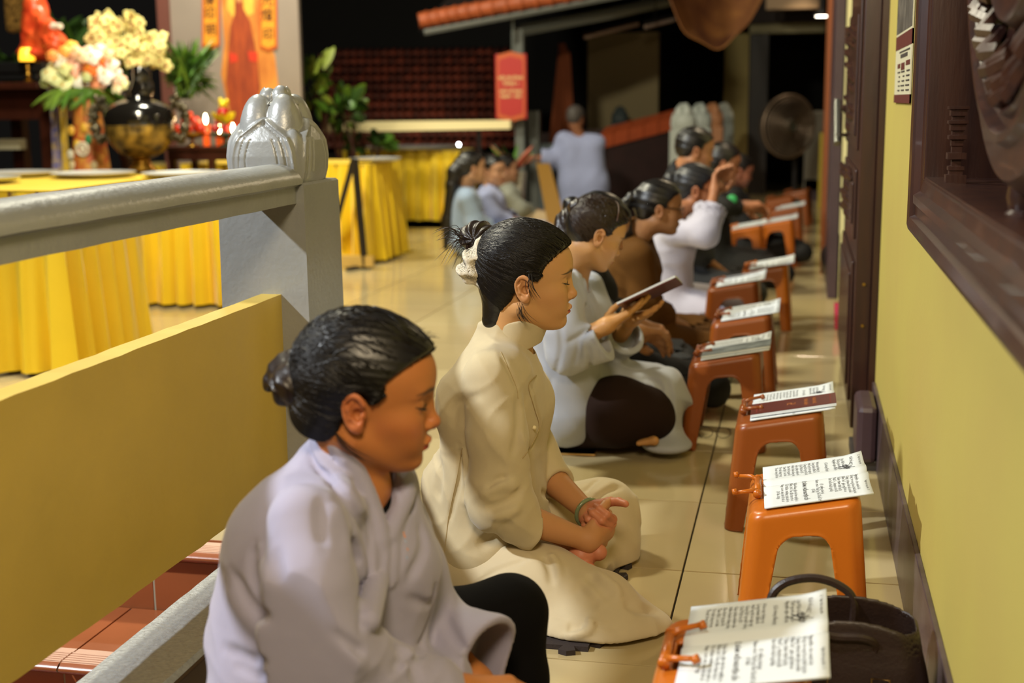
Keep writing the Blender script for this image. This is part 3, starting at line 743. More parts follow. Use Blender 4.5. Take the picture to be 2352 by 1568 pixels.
# books --------------------------------------------------------
M_page = mat('book_paper', 'd4dade', .75, var=.03, scale=10); M_ink = mat('printed_ink', '4c4c4e', .8); M_maroon = mat('maroon_cover', '5a1d16', .38, var=.2, scale=30, coat=.2)
TL = 2.0
def page_pt(a, b, h=0.0):
    """a: 0 foot .. 1 head of the page (along +x), b: -1 right leaf edge .. 1 left leaf edge; the stand top slopes up to +x"""
    x = -.088+.232*a; y = .168*b
    z = .305+.19*(x+.12)+.0042+.010*math.exp(-((abs(b)-.16)/.17)**2)*(.8)-.009*math.exp(-(b/.05)**2)+.004*(abs(b)**3)+.018*max(0, a-.85)*(1+b)*1.2
    return (x, y, z+h)
def book_mesh():
    mb = MB(); mb.slab(lambda u, v: page_pt(u, v*2-1), 12, 41, .004); return mb.mesh('pages', M_page, True)
def book_print():
    left = ['12   Nghi thức tụng niệm', '', 'Khể thủ quy y', '', 'Lạy Phật từ bi', 'Thương xót chúng con', 'Nguyện nghe diệu pháp', '', '(Cả chúng đồng tụng)', '', 'Hôm nay chúng con', 'Lòng thành đảnh lễ', 'Hương thơm ngào ngạt', 'Cúng dường mười phương', 'Chư Phật ba đời', 'Giáo pháp nhiệm mầu', 'Hiền thánh tăng chúng', 'Xin thương gia hộ', 'Tâm được an lành', 'Trí tuệ sáng trong', 'Thoát dòng khổ nạn']
    right = ['Nghi thức tụng niệm   13', '', 'Nguyện cho muôn loài', 'Sống trong hòa ái thương yêu', 'Cùng nhau tinh tấn tu hành', 'Đến bờ giác ngộ bình an', 'Thân tâm thường lạc', 'Phước duyên tròn đủ', 'Xin hồi hướng khắp', '', '(1 tiếng chuông)', 'Nam mô Thường Tinh Tấn Bồ Tát', '(3 lần)', '', 'KỆ SÁM HỐI NGUYỆN CẦU', '', 'Xưa kia gây nên bao nghiệp ác', 'Đều bởi ba độc tham sân si', 'Từ thân miệng ý phát sinh ra', 'Nay con xin sám hối tất cả', '(3 lần, 3 lạy)']
    vs = []; fs = []
    for side, lines in ((1, left), (-1, right)):
        for i, ln in enumerate(lines):
            if not ln: continue
            cu = bpy.data.curves.new('t', 'FONT'); cu.body = ln; cu.size = .0105 if i and not ln.isupper() else .0075 if not i else .0115; cu.resolution_u = 1
            cu.offset = .0002 if ln.isupper() else 0
            cu.align_x = 'CENTER' if ln.startswith('(') or ln.isupper() else 'LEFT'
            to = bpy.data.objects.new('t', cu); C.objects.link(to); me = bpy.data.meshes.new_from_object(to.evaluated_get(bpy.context.evaluated_depsgraph_get())); bpy.data.objects.remove(to)
            n = len(vs); sx = .148 if side > 0 else -.022
            if cu.align_x == 'CENTER': sx = .088 if side > 0 else -.082
            if side < 0 and i == 0: sx = -.062
            for v_ in me.vertices:
                y = sx-v_.co.x*1.0; x_ = .955-i*.0415+v_.co.y/.232*1.0; vs.append(page_pt(x_, y/.168, .0006))
            fs += [tuple(k+n for k in p.vertices) for p in me.polygons]
    return MB().add(vs, fs).mesh('print', M_ink)
PG, PR = book_mesh(), book_print()
sk = MB(); R = random.Random(6)
for k in range(14):
    a0, b0 = R.uniform(.78, .86), R.uniform(.25, .55); sk.tube([page_pt(a0+R.uniform(-.03, .03)*j, b0+.05*j*R.uniform(-1, 1), .0008) for j in range(4)], .0005, 3)
SK = sk.mesh('line_drawing', M_ink)
def open_book(label, loc, rz=0, dz=0, sc=(1, 1, 1)):
    b = thing('sutra_book', label, 'book', (loc[0], loc[1], dz), rz, 'sutra books on the stands'); b.scale = sc
    inst(PG, 'pages', b); inst(PR, 'print', b); inst(SK, 'line_drawing', b); return b
def closed_book(label, loc, m, rz=0, d=.13, w=.235, off=(0, 0), dz=.006):
    b = thing('booklet', label, 'book', (loc[0], loc[1], dz), rz, 'booklets lying on open books')
    def f(th, lo):
        mb = MB(); v = []
        for z in (lo, lo+th):
            for a, c in ((-.09, -1), (w-.09, -1), (w-.09, 1), (-.09, 1)): v.append((a+off[0], c*d/2+off[1], .305+.19*(a+off[0]+.12)+.004+z))
        return mb.add(v, [(3, 2, 1, 0), (4, 5, 6, 7), (0, 1, 5, 4), (1, 2, 6, 5), (2, 3, 7, 6), (3, 0, 4, 7)])
    f(.008, 0).build('pages', M_page, b); f(.0012, .008).build('cover', m, b)
    return b
S_ = [  # x, y, plastic, clip open, rz
 (-.085, 2.03, M_or, 0, .0, 'bright orange stand nearest the lens, its clips over the open book'),
 (.030, 2.985, M_or, 1, .02, 'orange stand with its clips swung out, second from the lens'),
 (-.035, 3.79, M_or_shade, 0, .0, 'shade-toned orange stand carrying the maroon booklet'),
 (-.235, 4.64, M_or_shade, 0, .0, 'shade-toned orange stand carrying the grey photo booklet'),
 (-.215, 5.47, M_or_shade, 0, .0, 'shade-toned orange stand just behind the one with the grey booklet'),
 (-.298, 6.46, M_or_shade, 0, .0, 'shade-toned orange stand before the woman in brown'),
 (-.165, 7.12, M_or, 0, .0, 'orange stand before the grey-haired woman'),
 (-.365, 9.32, M_or, 0, .0, 'light orange stand standing furthest left, by the woman in black'),
 (-.155, 9.80, M_or, 0, .0, 'light orange stand right beside the leftmost far one'),
 (-.10, 11.0, M_or_shade, 0, .0, 'shade-toned orange stand with a book, third from the far end'),
 (-.17, 12.1, M_or_shade, 0, .05, 'empty shade-toned orange stand, second from the far end'),
 (-.02, 13.0, M_or_shade, 0, -.1, 'empty orange stand at the far end of the row')]
for i, (x, y, m, op, rz, lab) in enumerate(S_): make_stand(lab, (x, y), m, op, rz)
BL = ['open white sutra book nearest the lens, held by orange clips', 'open white sutra book lying on the second stand, clips swung away', 'white open book mostly covered by the maroon booklet', 'white open book under the grey photo booklet',
      'open book on the stand behind the grey booklet', 'open book before the woman in brown', 'open book before the grey-haired woman', 'open book on the light orange stand furthest left', 'open book on the light orange stand beside the leftmost far one', 'open book on the dark stand, furthest of the books']
for i in range(10):
    x, y, m, op, rz, lab = S_[i]; open_book(BL[i], (x+(-.004 if i == 1 else .006), y+(.01 if i else .02)), rz+(.02 if i == 1 else .0), 0, (1, 1.02 if i == 0 else .97, 1))
cb = closed_book('maroon booklet with small gold lettering lying on the white book', (S_[2][0]+.008, S_[2][1]-.07), M_maroon, .0)
M_gold = mat('gold_print', 'a8642c', .5)
mb = MB()
def cov_text(txt, size, m, parent, cx, cy, h=.0135, rot=-math.pi/2):
    M = Matrix.Translation((cx, cy, .305+.19*(cx+.12)+h)) @ Matrix.Rotation(-math.atan(.19), 4, 'Y') @ Matrix.Rotation(rot, 4, 'Z'); return text(txt, size, m, 'lettering', parent, M, .0002)
cov_text('NGHI THỨC', .014, M_gold, cb, .085, 0); cov_text('TỤNG NIỆM', .014, M_gold, cb, .062, 0); cov_text('卍', .03, M_gold, cb, .02, 0)
mb = MB()
for a0, a1, b0, b1 in ((-.075, .13, -.055, -.053), (-.075, .13, .053, .055), (-.075, -.073, -.055, .055), (.128, .13, -.055, .055)):
    v = [(a, b, .305+.19*(a+.12)+.0135) for a, b in ((a0, b0), (a1, b0), (a1, b1), (a0, b1))]; mb.add(v, [(0, 1, 2, 3)])
mb.build('border', mat('red_print', '7d2418', .5), cb)
cb = closed_book('white booklet with a grey photo cover lying clipped on the stand', (S_[3][0]+.008, S_[3][1]-.075), mat('photo_cover', '8d9596', .4, var=.5, scale=22, col2='3f4a4c'), .0)
# ------------------------------------------------ handbag
bag = thing('handbag', 'open dark brown leather handbag on the floor beside the wall', 'bag', (.115, 2.40, 0))
M_leather = mat('dark_brown_leather', '2b1d17', .42, var=.2, scale=20, bump=.4, bscale=160); M_lin = mat('black_lining', '08090a', .8); M_brass = mat('aged_brass', '8a6a3a', .3, metal=.9)
def bagf(p, o=0):
    x, y, z = p.T; t = np.clip(z/.28, 0, 1); hx = .165-.045*t**1.5+o; hy = .085-.030*t+o
    q = np.stack([np.abs(x)-hx+.05, np.abs(y)-hy+.045], 1); return np.linalg.norm(np.maximum(q, 0), axis=1)+np.minimum(q.max(1), 0)-.045
def bagout(p):
    z = p[:, 2]; zt = .262+.012*np.cos(p[:, 0]*18)-.10*np.clip(p[:, 0]-.05, 0, 1)-.18*np.clip(-p[:, 1], 0, .05)
    d = smax(bagf(p), z-zt, .008); d = smax(d, .002-z, .03); inn = np.maximum(bagf(p)+.006, .02-z)
    return smax(d, -inn, .003)+.0015*wr(p, (.2, .3, 1), 40, 4)*np.clip(.25-z, 0, .1)*10
meshobj('bag_body', [surf(bagout, (-.19, -.13, -.01), (.19, .13, .32), .004)], M_leather, bag)
MB().slab(lambda u, v: ((u-.5)*.19, (v-.5)*.085, .17+.01*math.sin(u*9)), 8, 6, .004).build('lining', M_lin, bag)
for s, lab in ((1, None), (-1, None)):
    cx = -.065 if s > 0 else -.03; y = .052*s
    MB().tube(spline([np.array(q_) for q_ in [(cx-.075, y, .18), (cx-.082, y+s*.004, .25), (cx-.055, y+s*.01-(0 if s > 0 else .01), .285 if s > 0 else .25), (cx, y+s*.012, .298 if s > 0 else .235), (cx+.05, y+s*.01, .285 if s > 0 else .235), (cx+.075, y+s*.004, .255 if s > 0 else .22), (cx+.070, y, .18)]], 5), .0085, 8).build('handle', M_leather, bag, True)
for x in (-.055, .055):
    MB().tube([(x-.016, -.088, .13), (x-.016, -.078, .165), (x+.016, -.078, .165), (x+.016, -.088, .13), (x-.016, -.088, .13)], .0022, 6).build('buckle', M_brass, bag, True)
    MB().box(x-.010, x+.010, -.094, -.084, .04, .13, .002).build('strap', M_leather, bag)
# ------------------------------------------------ phone, glasses, foam mat, small things by the doors
ph = thing('mobile_phone', 'black mobile phone in a gold frame lying on the floor tiles', 'phone', (-.745, 4.36, 0), .05)
MB().box(-.083, .083, -.042, .042, .001, .008, .003).build('phone_case', mat('gold_metal', 'c39a55', .35, metal=.6), ph); MB().box(-.079, .079, -.038, .038, .008, .0088).build('screen', mat('phone_glass', '050506', .08), ph)
gl = thing('eyeglasses', 'thin-framed eyeglasses lying on the floor between the stands', 'eyeglasses', (-.275, 4.68-.04, 0), .1)
mg = mat('thin_metal_frame', '4a4038', .3, metal=.8); mb = MB()
for cx in (-.032, .032): mb.tube([(cx+.026*math.cos(a), 0, .022+.019*math.sin(a)) for a in np.linspace(0, 2*math.pi, 17)], .0013, 5, cap=False)
mb.tube([(-.007, 0, .026), (.007, 0, .026)], .0013, 5); mb.build('rims', mg, gl, True)
for s in (-1, 1):
    MB().tube([(s*.058, 0, .026), (s*.062, .05, .020), (s*.060, .12, .008), (s*.056, .14, .003)], .0016, 5).build('temple', mg, gl, True)
    MB().lathe([(.0255, 0), (.0255, .001)], 20, M=Matrix.Translation((s*.032, 0, .022)) @ Matrix.Rotation(math.pi/2, 4, 'X') @ Matrix.Diagonal((1, .73, 1, 1))).build('lens', mat('clear_lens', 'ffffff', .02, trans=1), gl)
def foam(label, x0, x1, y0, y1, loc, grp='dark foam mats under the sitters'):
    t = thing('foam_mat', label, 'mat', loc, 0, grp); pts = []
    def edge(ax, ay, bx, by):
        L = math.hypot(bx-ax, by-ay); n = max(2, round(L/.09)); ux, uy = (bx-ax)/L, (by-ay)/L; nx, ny = uy, -ux; w = L/n
        for i in range(n):
            o = [(0, 0), (.36, 0), (.28, .022), (.5, .030), (.72, .022), (.64, 0)]
            for a, d in o: pts.append((ax+ux*w*(i+a)+nx*d, ay+uy*w*(i+a)+ny*d))
    edge(x0, y0, x1, y0); edge(x1, y0, x1, y1); edge(x1, y1, x0, y1); edge(x0, y1, x0, y0)
    mb = MB(); n = len(pts); mb.add([(x, y, 0) for x, y in pts]+[(x, y, .012) for x, y in pts], [tuple(range(n, 2*n)), tuple(range(n-1, -1, -1))]+[(i, (i+1) % n, n+(i+1) % n, n+i) for i in range(n)])
    mb.build('mat', mat('dark_foam', '2e2524', .85, bump=.5, bscale=200), t); return t
foam('dark jigsaw foam mat sticking out under the cream-clad woman', -.42, .20, -.31, .28, (-.63, 3.02, 0))
pb = thing('plastic_bag', 'black plastic bag leaning by the far door leaf', 'bag', (.215, 9.0, 0))
def pbf(p): return ell(p, (0, 0, .13), (.065, .20, .15))+.015*wr(p, (1, .5, 1), 25, 5)
meshobj('bag_skin', [surf(lambda p: cut_floor(pbf(p), p, .002), (-.13, -.3, -.02), (.13, .3, .36), .014)], mat('black_plastic', '101314', .3), pb)
cp = thing('pink_tumbler', 'small pink plastic tumbler on the floor by the black bag', 'cup', (.225, 7.05, 0)); MB().lathe([(.022, 0), (.028, .14), (.025, .14), (.020, .01)], 14).build('cup_body', mat('pink_plastic', 'd0405c', .4), cp, True)
# ================================================================ background: yard, tables, altar, buildings
def span(px0, py0, px1, py1, Y):
    a = P(px0, py1, Y); b = P(px1, py0, Y); c = P(px0, py0, Y); d = P(px1, py1, Y)
    return (a[0]+c[0])/2, (b[0]+d[0])/2, (a[2]+d[2])/2, (b[2]+c[2])/2
def pbox(name, r, Y, dep, m, parent=None, bev=0, zb=None, loc=None):
    x0, x1, z0, z1 = span(*r, Y); z0 = zb if zb is not None else z0
    o = MB().box(x0, x1, Y, Y+dep, z0, z1, bev).build(name, m)
    if parent: o.parent = parent; o.location = -parent.location
    return o
def at(name, label, cat, px, py, Y, group=None): return thing(name, label, cat, tuple(P(px, py, Y)), 0, group)
M_yel = mat('yellow_satin', 'efc806', .5, sheen=.3, var=.08, scale=4); M_steel = mat('steel', 'd4d6d6', .42, metal=.75); M_blk = mat('black_metal', '1a1515', .5)
M_altar = mat('altar_wood', '3a1a10', .35, var=.3, scale=4, stretch=(5, 5, .8)); M_goldm = mat('gold', 'b98a34', .3, metal=.9, var=.3, scale=60)
SKL = iter(['pleated yellow skirt between the grey railing and the urn', 'nearest yellow skirt, at the left edge close behind the yellow panel', 'pleated yellow skirt just right of the lotus post', 'pleated yellow skirt furthest back, beside the seated group', 'yellow skirt behind the low dark altar table'])
def table(label, x0, x1, y0, y1, zt, seed=1, per=.11, grp='tables under yellow skirts'):
    t = thing('buffet_table', label, 'table', ((x0+x1)/2, (y0+y1)/2, 0), 0, grp)
    hx, hy = (x1-x0)/2, (y1-y0)/2
    MB().box(-hx, hx, -hy, hy, zt-.03, zt-.006).build('tabletop', mat('table_board', '7a5b3a', .6), t)
    lg = MB().box(-.02, .02, -.02, .02, 0, zt-.03).mesh('leg', M_blk)
    for sx in (-1, 1):
        for sy in (-1, 1): inst(lg, 'leg', t, (sx*(hx-.08), sy*(hy-.08), 0))
    R = random.Random(seed); c = thing('table_skirt', next(SKL), 'tablecloth', ((x0+x1)/2, (y0+y1)/2, 0), 0, 'yellow pleated table skirts')
    per_ = [(-hx, hy), (-hx, -hy), (hx, -hy), (hx, hy)]; pts = []
    for (ax, ay), (bx, by) in zip(per_, per_[1:]+per_[:1]):
        L = math.hypot(bx-ax, by-ay); n = int(L/.010); nx, ny = (by-ay)/L, -(bx-ax)/L
        for i in range(n): pts.append((ax+(bx-ax)*i/n, ay+(by-ay)*i/n, nx, ny, i*.010))
    mb = MB(); rows = 7; v = []; s = 0; wob = [R.uniform(-1, 1) for _ in range(400)]
    for r in range(rows):
        z = zt-.008-(zt-.03)*r/(rows-1); am = .010+.034*(r/(rows-1))**.8; s = 0
        for i, (x, y, nx, ny, d) in enumerate(pts):
            k = i*.010/per; w = wob[int(k) % 400]*.35+wob[(int(k)+1) % 400]*.2
            o = am*(.9+math.sin(2*math.pi*(k+w*.3+.04*r*wob[int(k+7) % 400]))+.35*math.sin(4*math.pi*k+w*3)); v.append((x-nx*-o*1.0 if 0 else x+nx*o*-1*-1, y+ny*o, z))
    m_ = len(pts); f = [(r*m_+i, (r+1)*m_+i, (r+1)*m_+(i+1) % m_, r*m_+(i+1) % m_) for r in range(rows-1) for i in range(m_)]
    mb.add(v, f).build('skirt', M_yel, c, True, angle=80); MB().box(-hx-.01, hx+.01, -hy-.01, hy+.01, zt-.006, zt).build('top_cloth', M_yel, c)
    return t
def tray(px, py, Y, r, zt, lab):
    p = P(px, py, Y); t = thing('steel_tray', lab, 'tray', (p[0], p[1], zt), 0, 'round steel trays on the yellow tables')
    MB().lathe([(r*.3, .012), (r*.86, .012), (r*.90, .016), (r, .030), (r, .034), (r*.88, .022), (r*.3, .016)], 40, cap=True).build('tray', M_steel, t, True)
zt1 = P(300, 412, 7.3)[2]; zt2 = P(865, 374, 9.6)[2]; zt3 = P(950, 346, 12.9)[2]; zt0 = P(50, 413, 6.0)[2]; zt4 = P(480, 380, 11.2)[2]
table('table behind the grey railing with three steel trays', -4.9, -3.12, 7.25, 7.78, zt1, 1, .105)
x_ = P(139, 700, 5.25)[0]; table('table at the left edge, its skirt hanging close behind the yellow panel', x_-1.5, x_, 5.25, 6.0, zt0, 2, .13)
table('table right of the lotus post holding one steel tray', -4.7, -3.17, 9.48, 10.2, zt2, 3, .10)
table('table furthest back beside the seated group', P(778, 400, 12.9)[0], P(1056, 400, 12.9)[0], 12.9, 13.5, zt3, 4, .13)
table('table behind the low dark altar table', P(290, 400, 11.3)[0], P(552, 400, 11.3)[0], 11.3, 11.9, zt4, 5)
for px, py, Y, r, z, lab in ((40, 404, 7.55, .25, zt1, 'steel tray at the left edge, on the table behind the railing'), (215, 404, 7.5, .26, zt1, 'steel tray before the brocade-wrapped vase'), (420, 402, 7.5, .25, zt1, 'steel tray nearest the lotus post on its left'), (862, 372, 9.72, .20, zt2, 'steel tray right of the lotus post'),
    (480, 376, 11.5, .18, zt4, 'steel tray on the table behind the fruit'), (540, 376, 11.55, .15, zt4, 'steel tray half behind the lotus post'), (-30, 425, 5.7, .16, zt0, 'steel tray on the table at the left edge'), (950, 343, 13.2, .5, zt3, 'wide steel tray on the table furthest back')): tray(px, py, Y, r, z, lab)
# black folding easel frame in front of the second table
e = thing('black_frame', 'black folding metal frame standing right of the lotus post', 'frame', tuple(PZ(835, 618)))
a, b, c, d = PZ(838, 618), P(800, 365, 9.1), PZ(792, 622), P(806, 365, 9.3)
for nm, q in (('strut', [a, P(815, 365, 9.1)]), ('strut', [P(770, 520, 9.25), P(812, 365, 9.15)])): 
    o = MB().tube([Vector(x)-e.location for x in q], .028, 4).build(nm, M_blk, e)
MB().tube([Vector(PZ(800, 622))-e.location, Vector(PZ(850, 612))-e.location], .03, 6).build('foot_bar', M_blk, e)
MB().box(-.42, .08, -.02, .02, .02, .10).build('cross_bar', mat('pale_wood', 'c9a65a', .5), e)
# ---------------- altar
al = at('altar_cabinet', 'dark carved altar cabinet at the left edge, below the statue', 'altar', 50, 400, 8.9)
x0, x1, z0, z1 = span(-60, 190, 121, 480, 8.9); al.location = ((x0+x1)/2, 9.2, 0)
hx = (x1-x0)/2; 
MB().box(-hx-.04, hx, -.44, .3, z1-.05, z1, .008).build('top', M_altar, al); MB().box(-hx, hx-.02, -.27, .28, z1-.27, z1-.05).build('frieze', M_altar, al)
for sx in (-1, 1):
    for sy in (-1, 1): MB().box(sx*(hx-.06)-.05, sx*(hx-.06)+.05, sy*.23-.05, sy*.23+.05, 0, z1-.05, .006).build('leg', M_altar, al)
MB().box(-hx+.1, hx-.1, -.2, .2, .3, .34).build('shelf', M_altar, al)
bx = at('offering_box', 'pale box standing on the shelf of the altar cabinet', 'box', 25, 325, 9.2); MB().box(-.1, .1, -.05, .05, -.06, .02, .003).build('box_body', mat('pale_card', 'a9a48c', .6), bx)
# statue
M_red = mat('red_glaze', 'c8321c', .3, var=.3, scale=9, col2='e2602e'); M_scale = mat('gold_lattice', 'c99b52', .35, metal=.6, var=.7, scale=45, col2='3a2a18', bump=1, bscale=60)
sp = P(85, 120, 9.0); st = thing('altar_statue', 'red-robed seated statue with a golden lattice back on the altar', 'statue', tuple(sp))
def W(px, py, Y=9.0): return np.array(P(px, py, Y))-sp
def stf(p):
    d = chain(p, [W(85, 110), W(84, 60), W(80, 10), W(78, -25)], [.12, .10, .075, .05], .05); d = smin(d, chain(p, [W(84, 30), W(108, 62, 8.9), W(118, 62, 8.85)], [.07, .055, .045], .03), .04)
    d = smin(d, chain(p, [W(95, 90, 8.95), W(128, 100, 8.85), W(130, 120, 8.85)], [.09, .08, .07], .03), .05); d = smin(d, ell(p, W(95, 122, 8.95), (.19, .15, .05)), .04)
    return d+.006*wr(p, (.8, .1, .5), 60, 2)
meshobj('robe', [surf(stf, (-.35, -.35, -.1), (.3, .3, .55), .009)], M_red, st)
MB().sph(W(74, -45), .062, 12).build('head', mat('statue_face', 'e0c0a0', .4), st, True); MB().tube([W(110, 62, 8.85), W(140, 60, 8.8)], [.03, .02], 8).build('hand', mat('statue_white', 'ecdcc8', .4), st, True)
meshobj('lattice_back', [surf(lambda p: rbox(p, W(48, 25, 9.0), (.125, .05, .16), .04), (-.4, -.3, -.1), (.2, .3, .6), .012)], M_scale, st)
MB().box(-.30, .12, -.12, .25, -.15, -.07, .01).build('plinth', mat('black_stone', '121214', .4), st)
MB().box(-.36, .05, -.1, .25, -.205, -.15, .01).build('lower_plinth', mat('black_stone', '121214', .4), st)
# glass lamp on brass stem
lp = thing('altar_lamp', 'small yellow glass altar lamp on a brass stem', 'lamp', tuple(P(66, 190, 8.84)))
h = P(66, 100, 8.8)[2]-P(66, 186, 8.8)[2]
MB().lathe([(.035, 0), (.04, .01), (.012, .03), (.022, .055), (.010, .08), (.018, .11), (.008, .14), (.03, .15), (.05, .155)], 14).build('stem', M_goldm, lp, True)
MB().lathe([(.052, .155), (.058, .175), (.052, .215), (.040, .245), (.036, .25)], 16).build('glass_shade', mat('lit_amber_glass', 'f0c040', .3, emis='ffb428', estr=2.2), lp, True)
# brocade wrapped vase with flowers
va = thing('brocade_vase', 'flower vase wrapped in red and gold brocade cloth', 'vase', tuple(P(210, 395, 8.7)))
hh = P(210, 225, 8.7)[2]-P(210, 395, 8.7)[2]
M_broc = mat('brocade', 'a8161c', .5, var=1, scale=16, col2='c8963c', bump=.4, bscale=60)
MB().lathe([(.14+.012*(i % 2), 0) if j == 0 else (.14-.055*t+.0, hh*t) for j, t in enumerate(np.linspace(0, 1, 10)) for i in (0,)], 28).build('cloth_wrap', M_broc, va, True)
MB().tube([(0.02+.045*math.cos(a), -.135, .17+.045*math.sin(a)) for a in np.linspace(0, 2*math.pi, 20)], .010, 6, cap=False).build('emblem', mat('silver_thread', 'd6ccb4', .5), va, True)
MB().box(.0, .04, -.14, -.125, .145, .2, .004).build('emblem_bar', mat('silver_thread', 'd6ccb4', .5), va)
for k, (ox, oz, cl) in enumerate(((-.07, .30, 'd8a83a'), (-.03, .20, 'e0b83c'), (.06, .24, '3c8a58'), (-.09, .13, 'c8c4b0'), (.03, .32, 'd8a83a'), (-.08, .05, 'c8b890'), (.0, .04, 'c9b890'), (.09, .05, 'c8b890'))):
    MB().sph((ox, -.115, oz), .028, 6, (1, .35, 1.3)).build('brocade_flower', mat('thread_'+cl, cl, .5), va, True)
for nm, x0, x1, cl, lab in (('blue_pennant', 108, 142, '3a4aa6', 'blue brocade hanging beside the dark altar cabinet'), ('yellow_pennant', 132, 158, 'd9b51c', 'yellow brocade hanging between the blue one and the vase')):
    t = thing(nm.replace('blue_', '').replace('yellow_', ''), lab, 'hanging', tuple(P(x0+10, 395, 8.85)), 0, 'brocade hangings by the altar')
    a, b, c, d = [np.array(P(*q, 8.85))-np.array(t.location) for q in ((x0, 195 if x0 < 120 else 225), (x0+14, 195 if x0 < 120 else 225), (x1+6, 395), (x0+12, 395))]
    MB().slab(lambda u, v: (a*(1-v)+b*v)*(1-u)+(d*(1-v)+c*v)*u+V(0, .02*math.sin(v*9+u*3), 0), 12, 8, .006).build('hanging_cloth', mat(nm, cl, .5, var=.5, scale=30, col2='b8a060'), t, True)
R = random.Random(11); NR = np.random.RandomState(12)
def cname(c):
    r, g, b = [int(c[i:i+2], 16) for i in (0, 2, 4)]
    return 'pale green' if g > r-8 and b < 190 else 'orange' if b < 90 else 'peach' if g < 205 else 'white' if b > 200 else 'cream'
def bloom(px, py, Y, r, col, name, kind='rose'):
    pos = ('upper' if py < 140 else 'lower' if py > 175 else 'middle')+' '+('left edge' if px < 140 else 'left half' if px < 190 else 'centre' if px < 220 else 'right half' if px < 255 else 'right edge')
    p = P(px, py, Y); t = thing(name, '%s bloom in the altar bouquet, %s' % (cname(col), pos), 'flower', tuple(p), R.uniform(0, 6), 'blooms in the altar bouquet'); t.rotation_euler = (1.0, R.uniform(-.3, .3), 0); mb = MB()
    for k in range(11):
        a = k*2.4; rr = r*(.25+.75*(k/11)); el_ = .9-.09*k
        c = Vector((rr*.6*math.cos(a), rr*.6*math.sin(a), r*.35*el_)); mb.sph(c, r*.42, 5, (1, 1, .6))
    mb.build('petals', mat('petal_'+col, col, .6, sss=.1), t, True); MB().sph((0, 0, r*.3), r*.3, 5).build('flower_heart', mat('heart', 'd9a23a', .7), t, True); return t
FL = [(112, 172, .055, 'dfe0a8'), (125, 155, .05, 'e8e4b0'), (150, 160, .05, 'd8dc98'), (140, 140, .055, 'f2ecd8'), (150, 118, .045, 'f0a84a'), (163, 108, .05, 'f5b848'), (172, 160, .052, 'f0b49c'), (190, 130, .05, 'f2c8a0'), (205, 120, .05, 'f0d2b8'), (216, 132, .055, 'f8ecdc'), (210, 158, .06, 'ee7420'),
      (240, 145, .05, 'e86a28'), (184, 186, .058, 'f4f0e4'), (222, 190, .052, 'f09a70'), (245, 175, .06, 'f6ece0'), (262, 170, .055, 'f4e0d0'), (275, 185, .05, 'f0c0a0'), (285, 195, .035, 'e8e0a0'), (160, 180, .045, 'c8d48c'), (130, 185, .045, 'd8dca0'), (230, 205, .04, 'f0b090'), (200, 175, .045, 'c8cf90'), (250, 125, .04, 'f6d8a8'), (120, 128, .045, 'f08c40'),
      (176, 120, .05, 'f2bc94'), (228, 115, .05, 'f6e2c8'), (230, 160, .05, 'f8ecdc'), (160, 140, .05, 'f0c0a8'), (258, 150, .05, 'f6e4d4'), (105, 190, .04, 'c8d48c'), (200, 145, .05, 'f2a890'), (270, 205, .04, 'e8d8b0'), (150, 200, .05, 'dfe0a8'), (205, 205, .045, 'f4f0e4')]
bls = [bloom(x, y, 8.62+NR.rand()*.10, r*1.3, c, 'cut_flower') for x, y, r, c in FL]
for a_ in {o['label'] for o in bls}:
    g_ = sorted([i for i in range(len(bls)) if bls[i]['label'] == a_], key=lambda i: FL[i][0]*.5+FL[i][1])
    if len(g_) > 1:
        for i in g_: bls[i]['label'] = a_+(', the higher one' if i == g_[0] else ', the lower one' if i == g_[-1] else ', between two alike')
def blade(mb, a, b, w, sag=.1, n=6):
    a, b = Vector(a), Vector(b); d = b-a; s = d.cross(Vector((.2, 1, .3))).normalized(); v = []
    for i in range(n):
        t = i/(n-1); c = a+d*t-Vector((0, 0, sag*t*t*d.length)); ww = w*math.sin(math.pi*(.12+.86*t))**.7
        v += [c-s*ww, c+Vector((0, -w*.25, 0)), c+s*ww]
    f = []
    for i in range(n-1): k = i*3; f += [(k, k+1, k+4, k+3), (k+1, k+2, k+5, k+4)]
    mb.add(v, f)
M_leafs = [mat('leaf_%d' % i, c, .45, var=.25, scale=12) for i, c in enumerate(['4f7a26', '6d8f2e', '2f4a1c', '8a9a3a'])]
bq = thing('bouquet_greenery', 'green fern leaves hanging under the altar bouquet', 'greenery', tuple(P(195, 205, 8.7)))
for k in range(44):
    mb = MB(); a = NR.rand()*math.pi+math.pi; s = V(NR.randn()*.08, NR.randn()*.05, 0); blade(mb, s, s+V(.24*math.cos(a), -.08, .10*math.sin(a)), .018, .35); mb.build('leaf', M_leafs[k % 2], bq, True)
# orchids
oc = thing('orchid_plant', 'tall potted orchid with arching sprays of yellow-white flowers', 'plant', tuple(P(285, 240, 9.3)))
OCL = V(*oc.location)
MB().lathe([(.09, -P(285, 240, 9.3)[2]), (.07, -P(285, 240, 9.3)[2]+.05), (.05, -.45), (.08, -.25)], 14).build('pedestal', M_altar, oc, True)
sprays = [[(290, 200), (270, 90), (255, 50), (215, 60)], [(290, 190), (280, 60), (310, 55), (350, 90), (372, 105)], [(290, 200), (285, 100), (320, 110), (350, 130), (380, 145)], [(285, 190), (250, 110), (262, 130), (275, 145)], [(290, 190), (300, 110), (308, 130), (312, 148)], [(286, 190), (262, 80), (240, 75), (225, 80)]]
MB().tube([(0, 0, -.25), (0, 0, .1)], .05, 8).build('pot', mat('dark_pot', '2a2220', .4), oc, True)
ocm = MB()
for k in range(5):
    a = k*math.pi*2/5; ocm.sph((.026*math.cos(a), -.006, .026*math.sin(a)), .021, 5, (1, .35, 1))
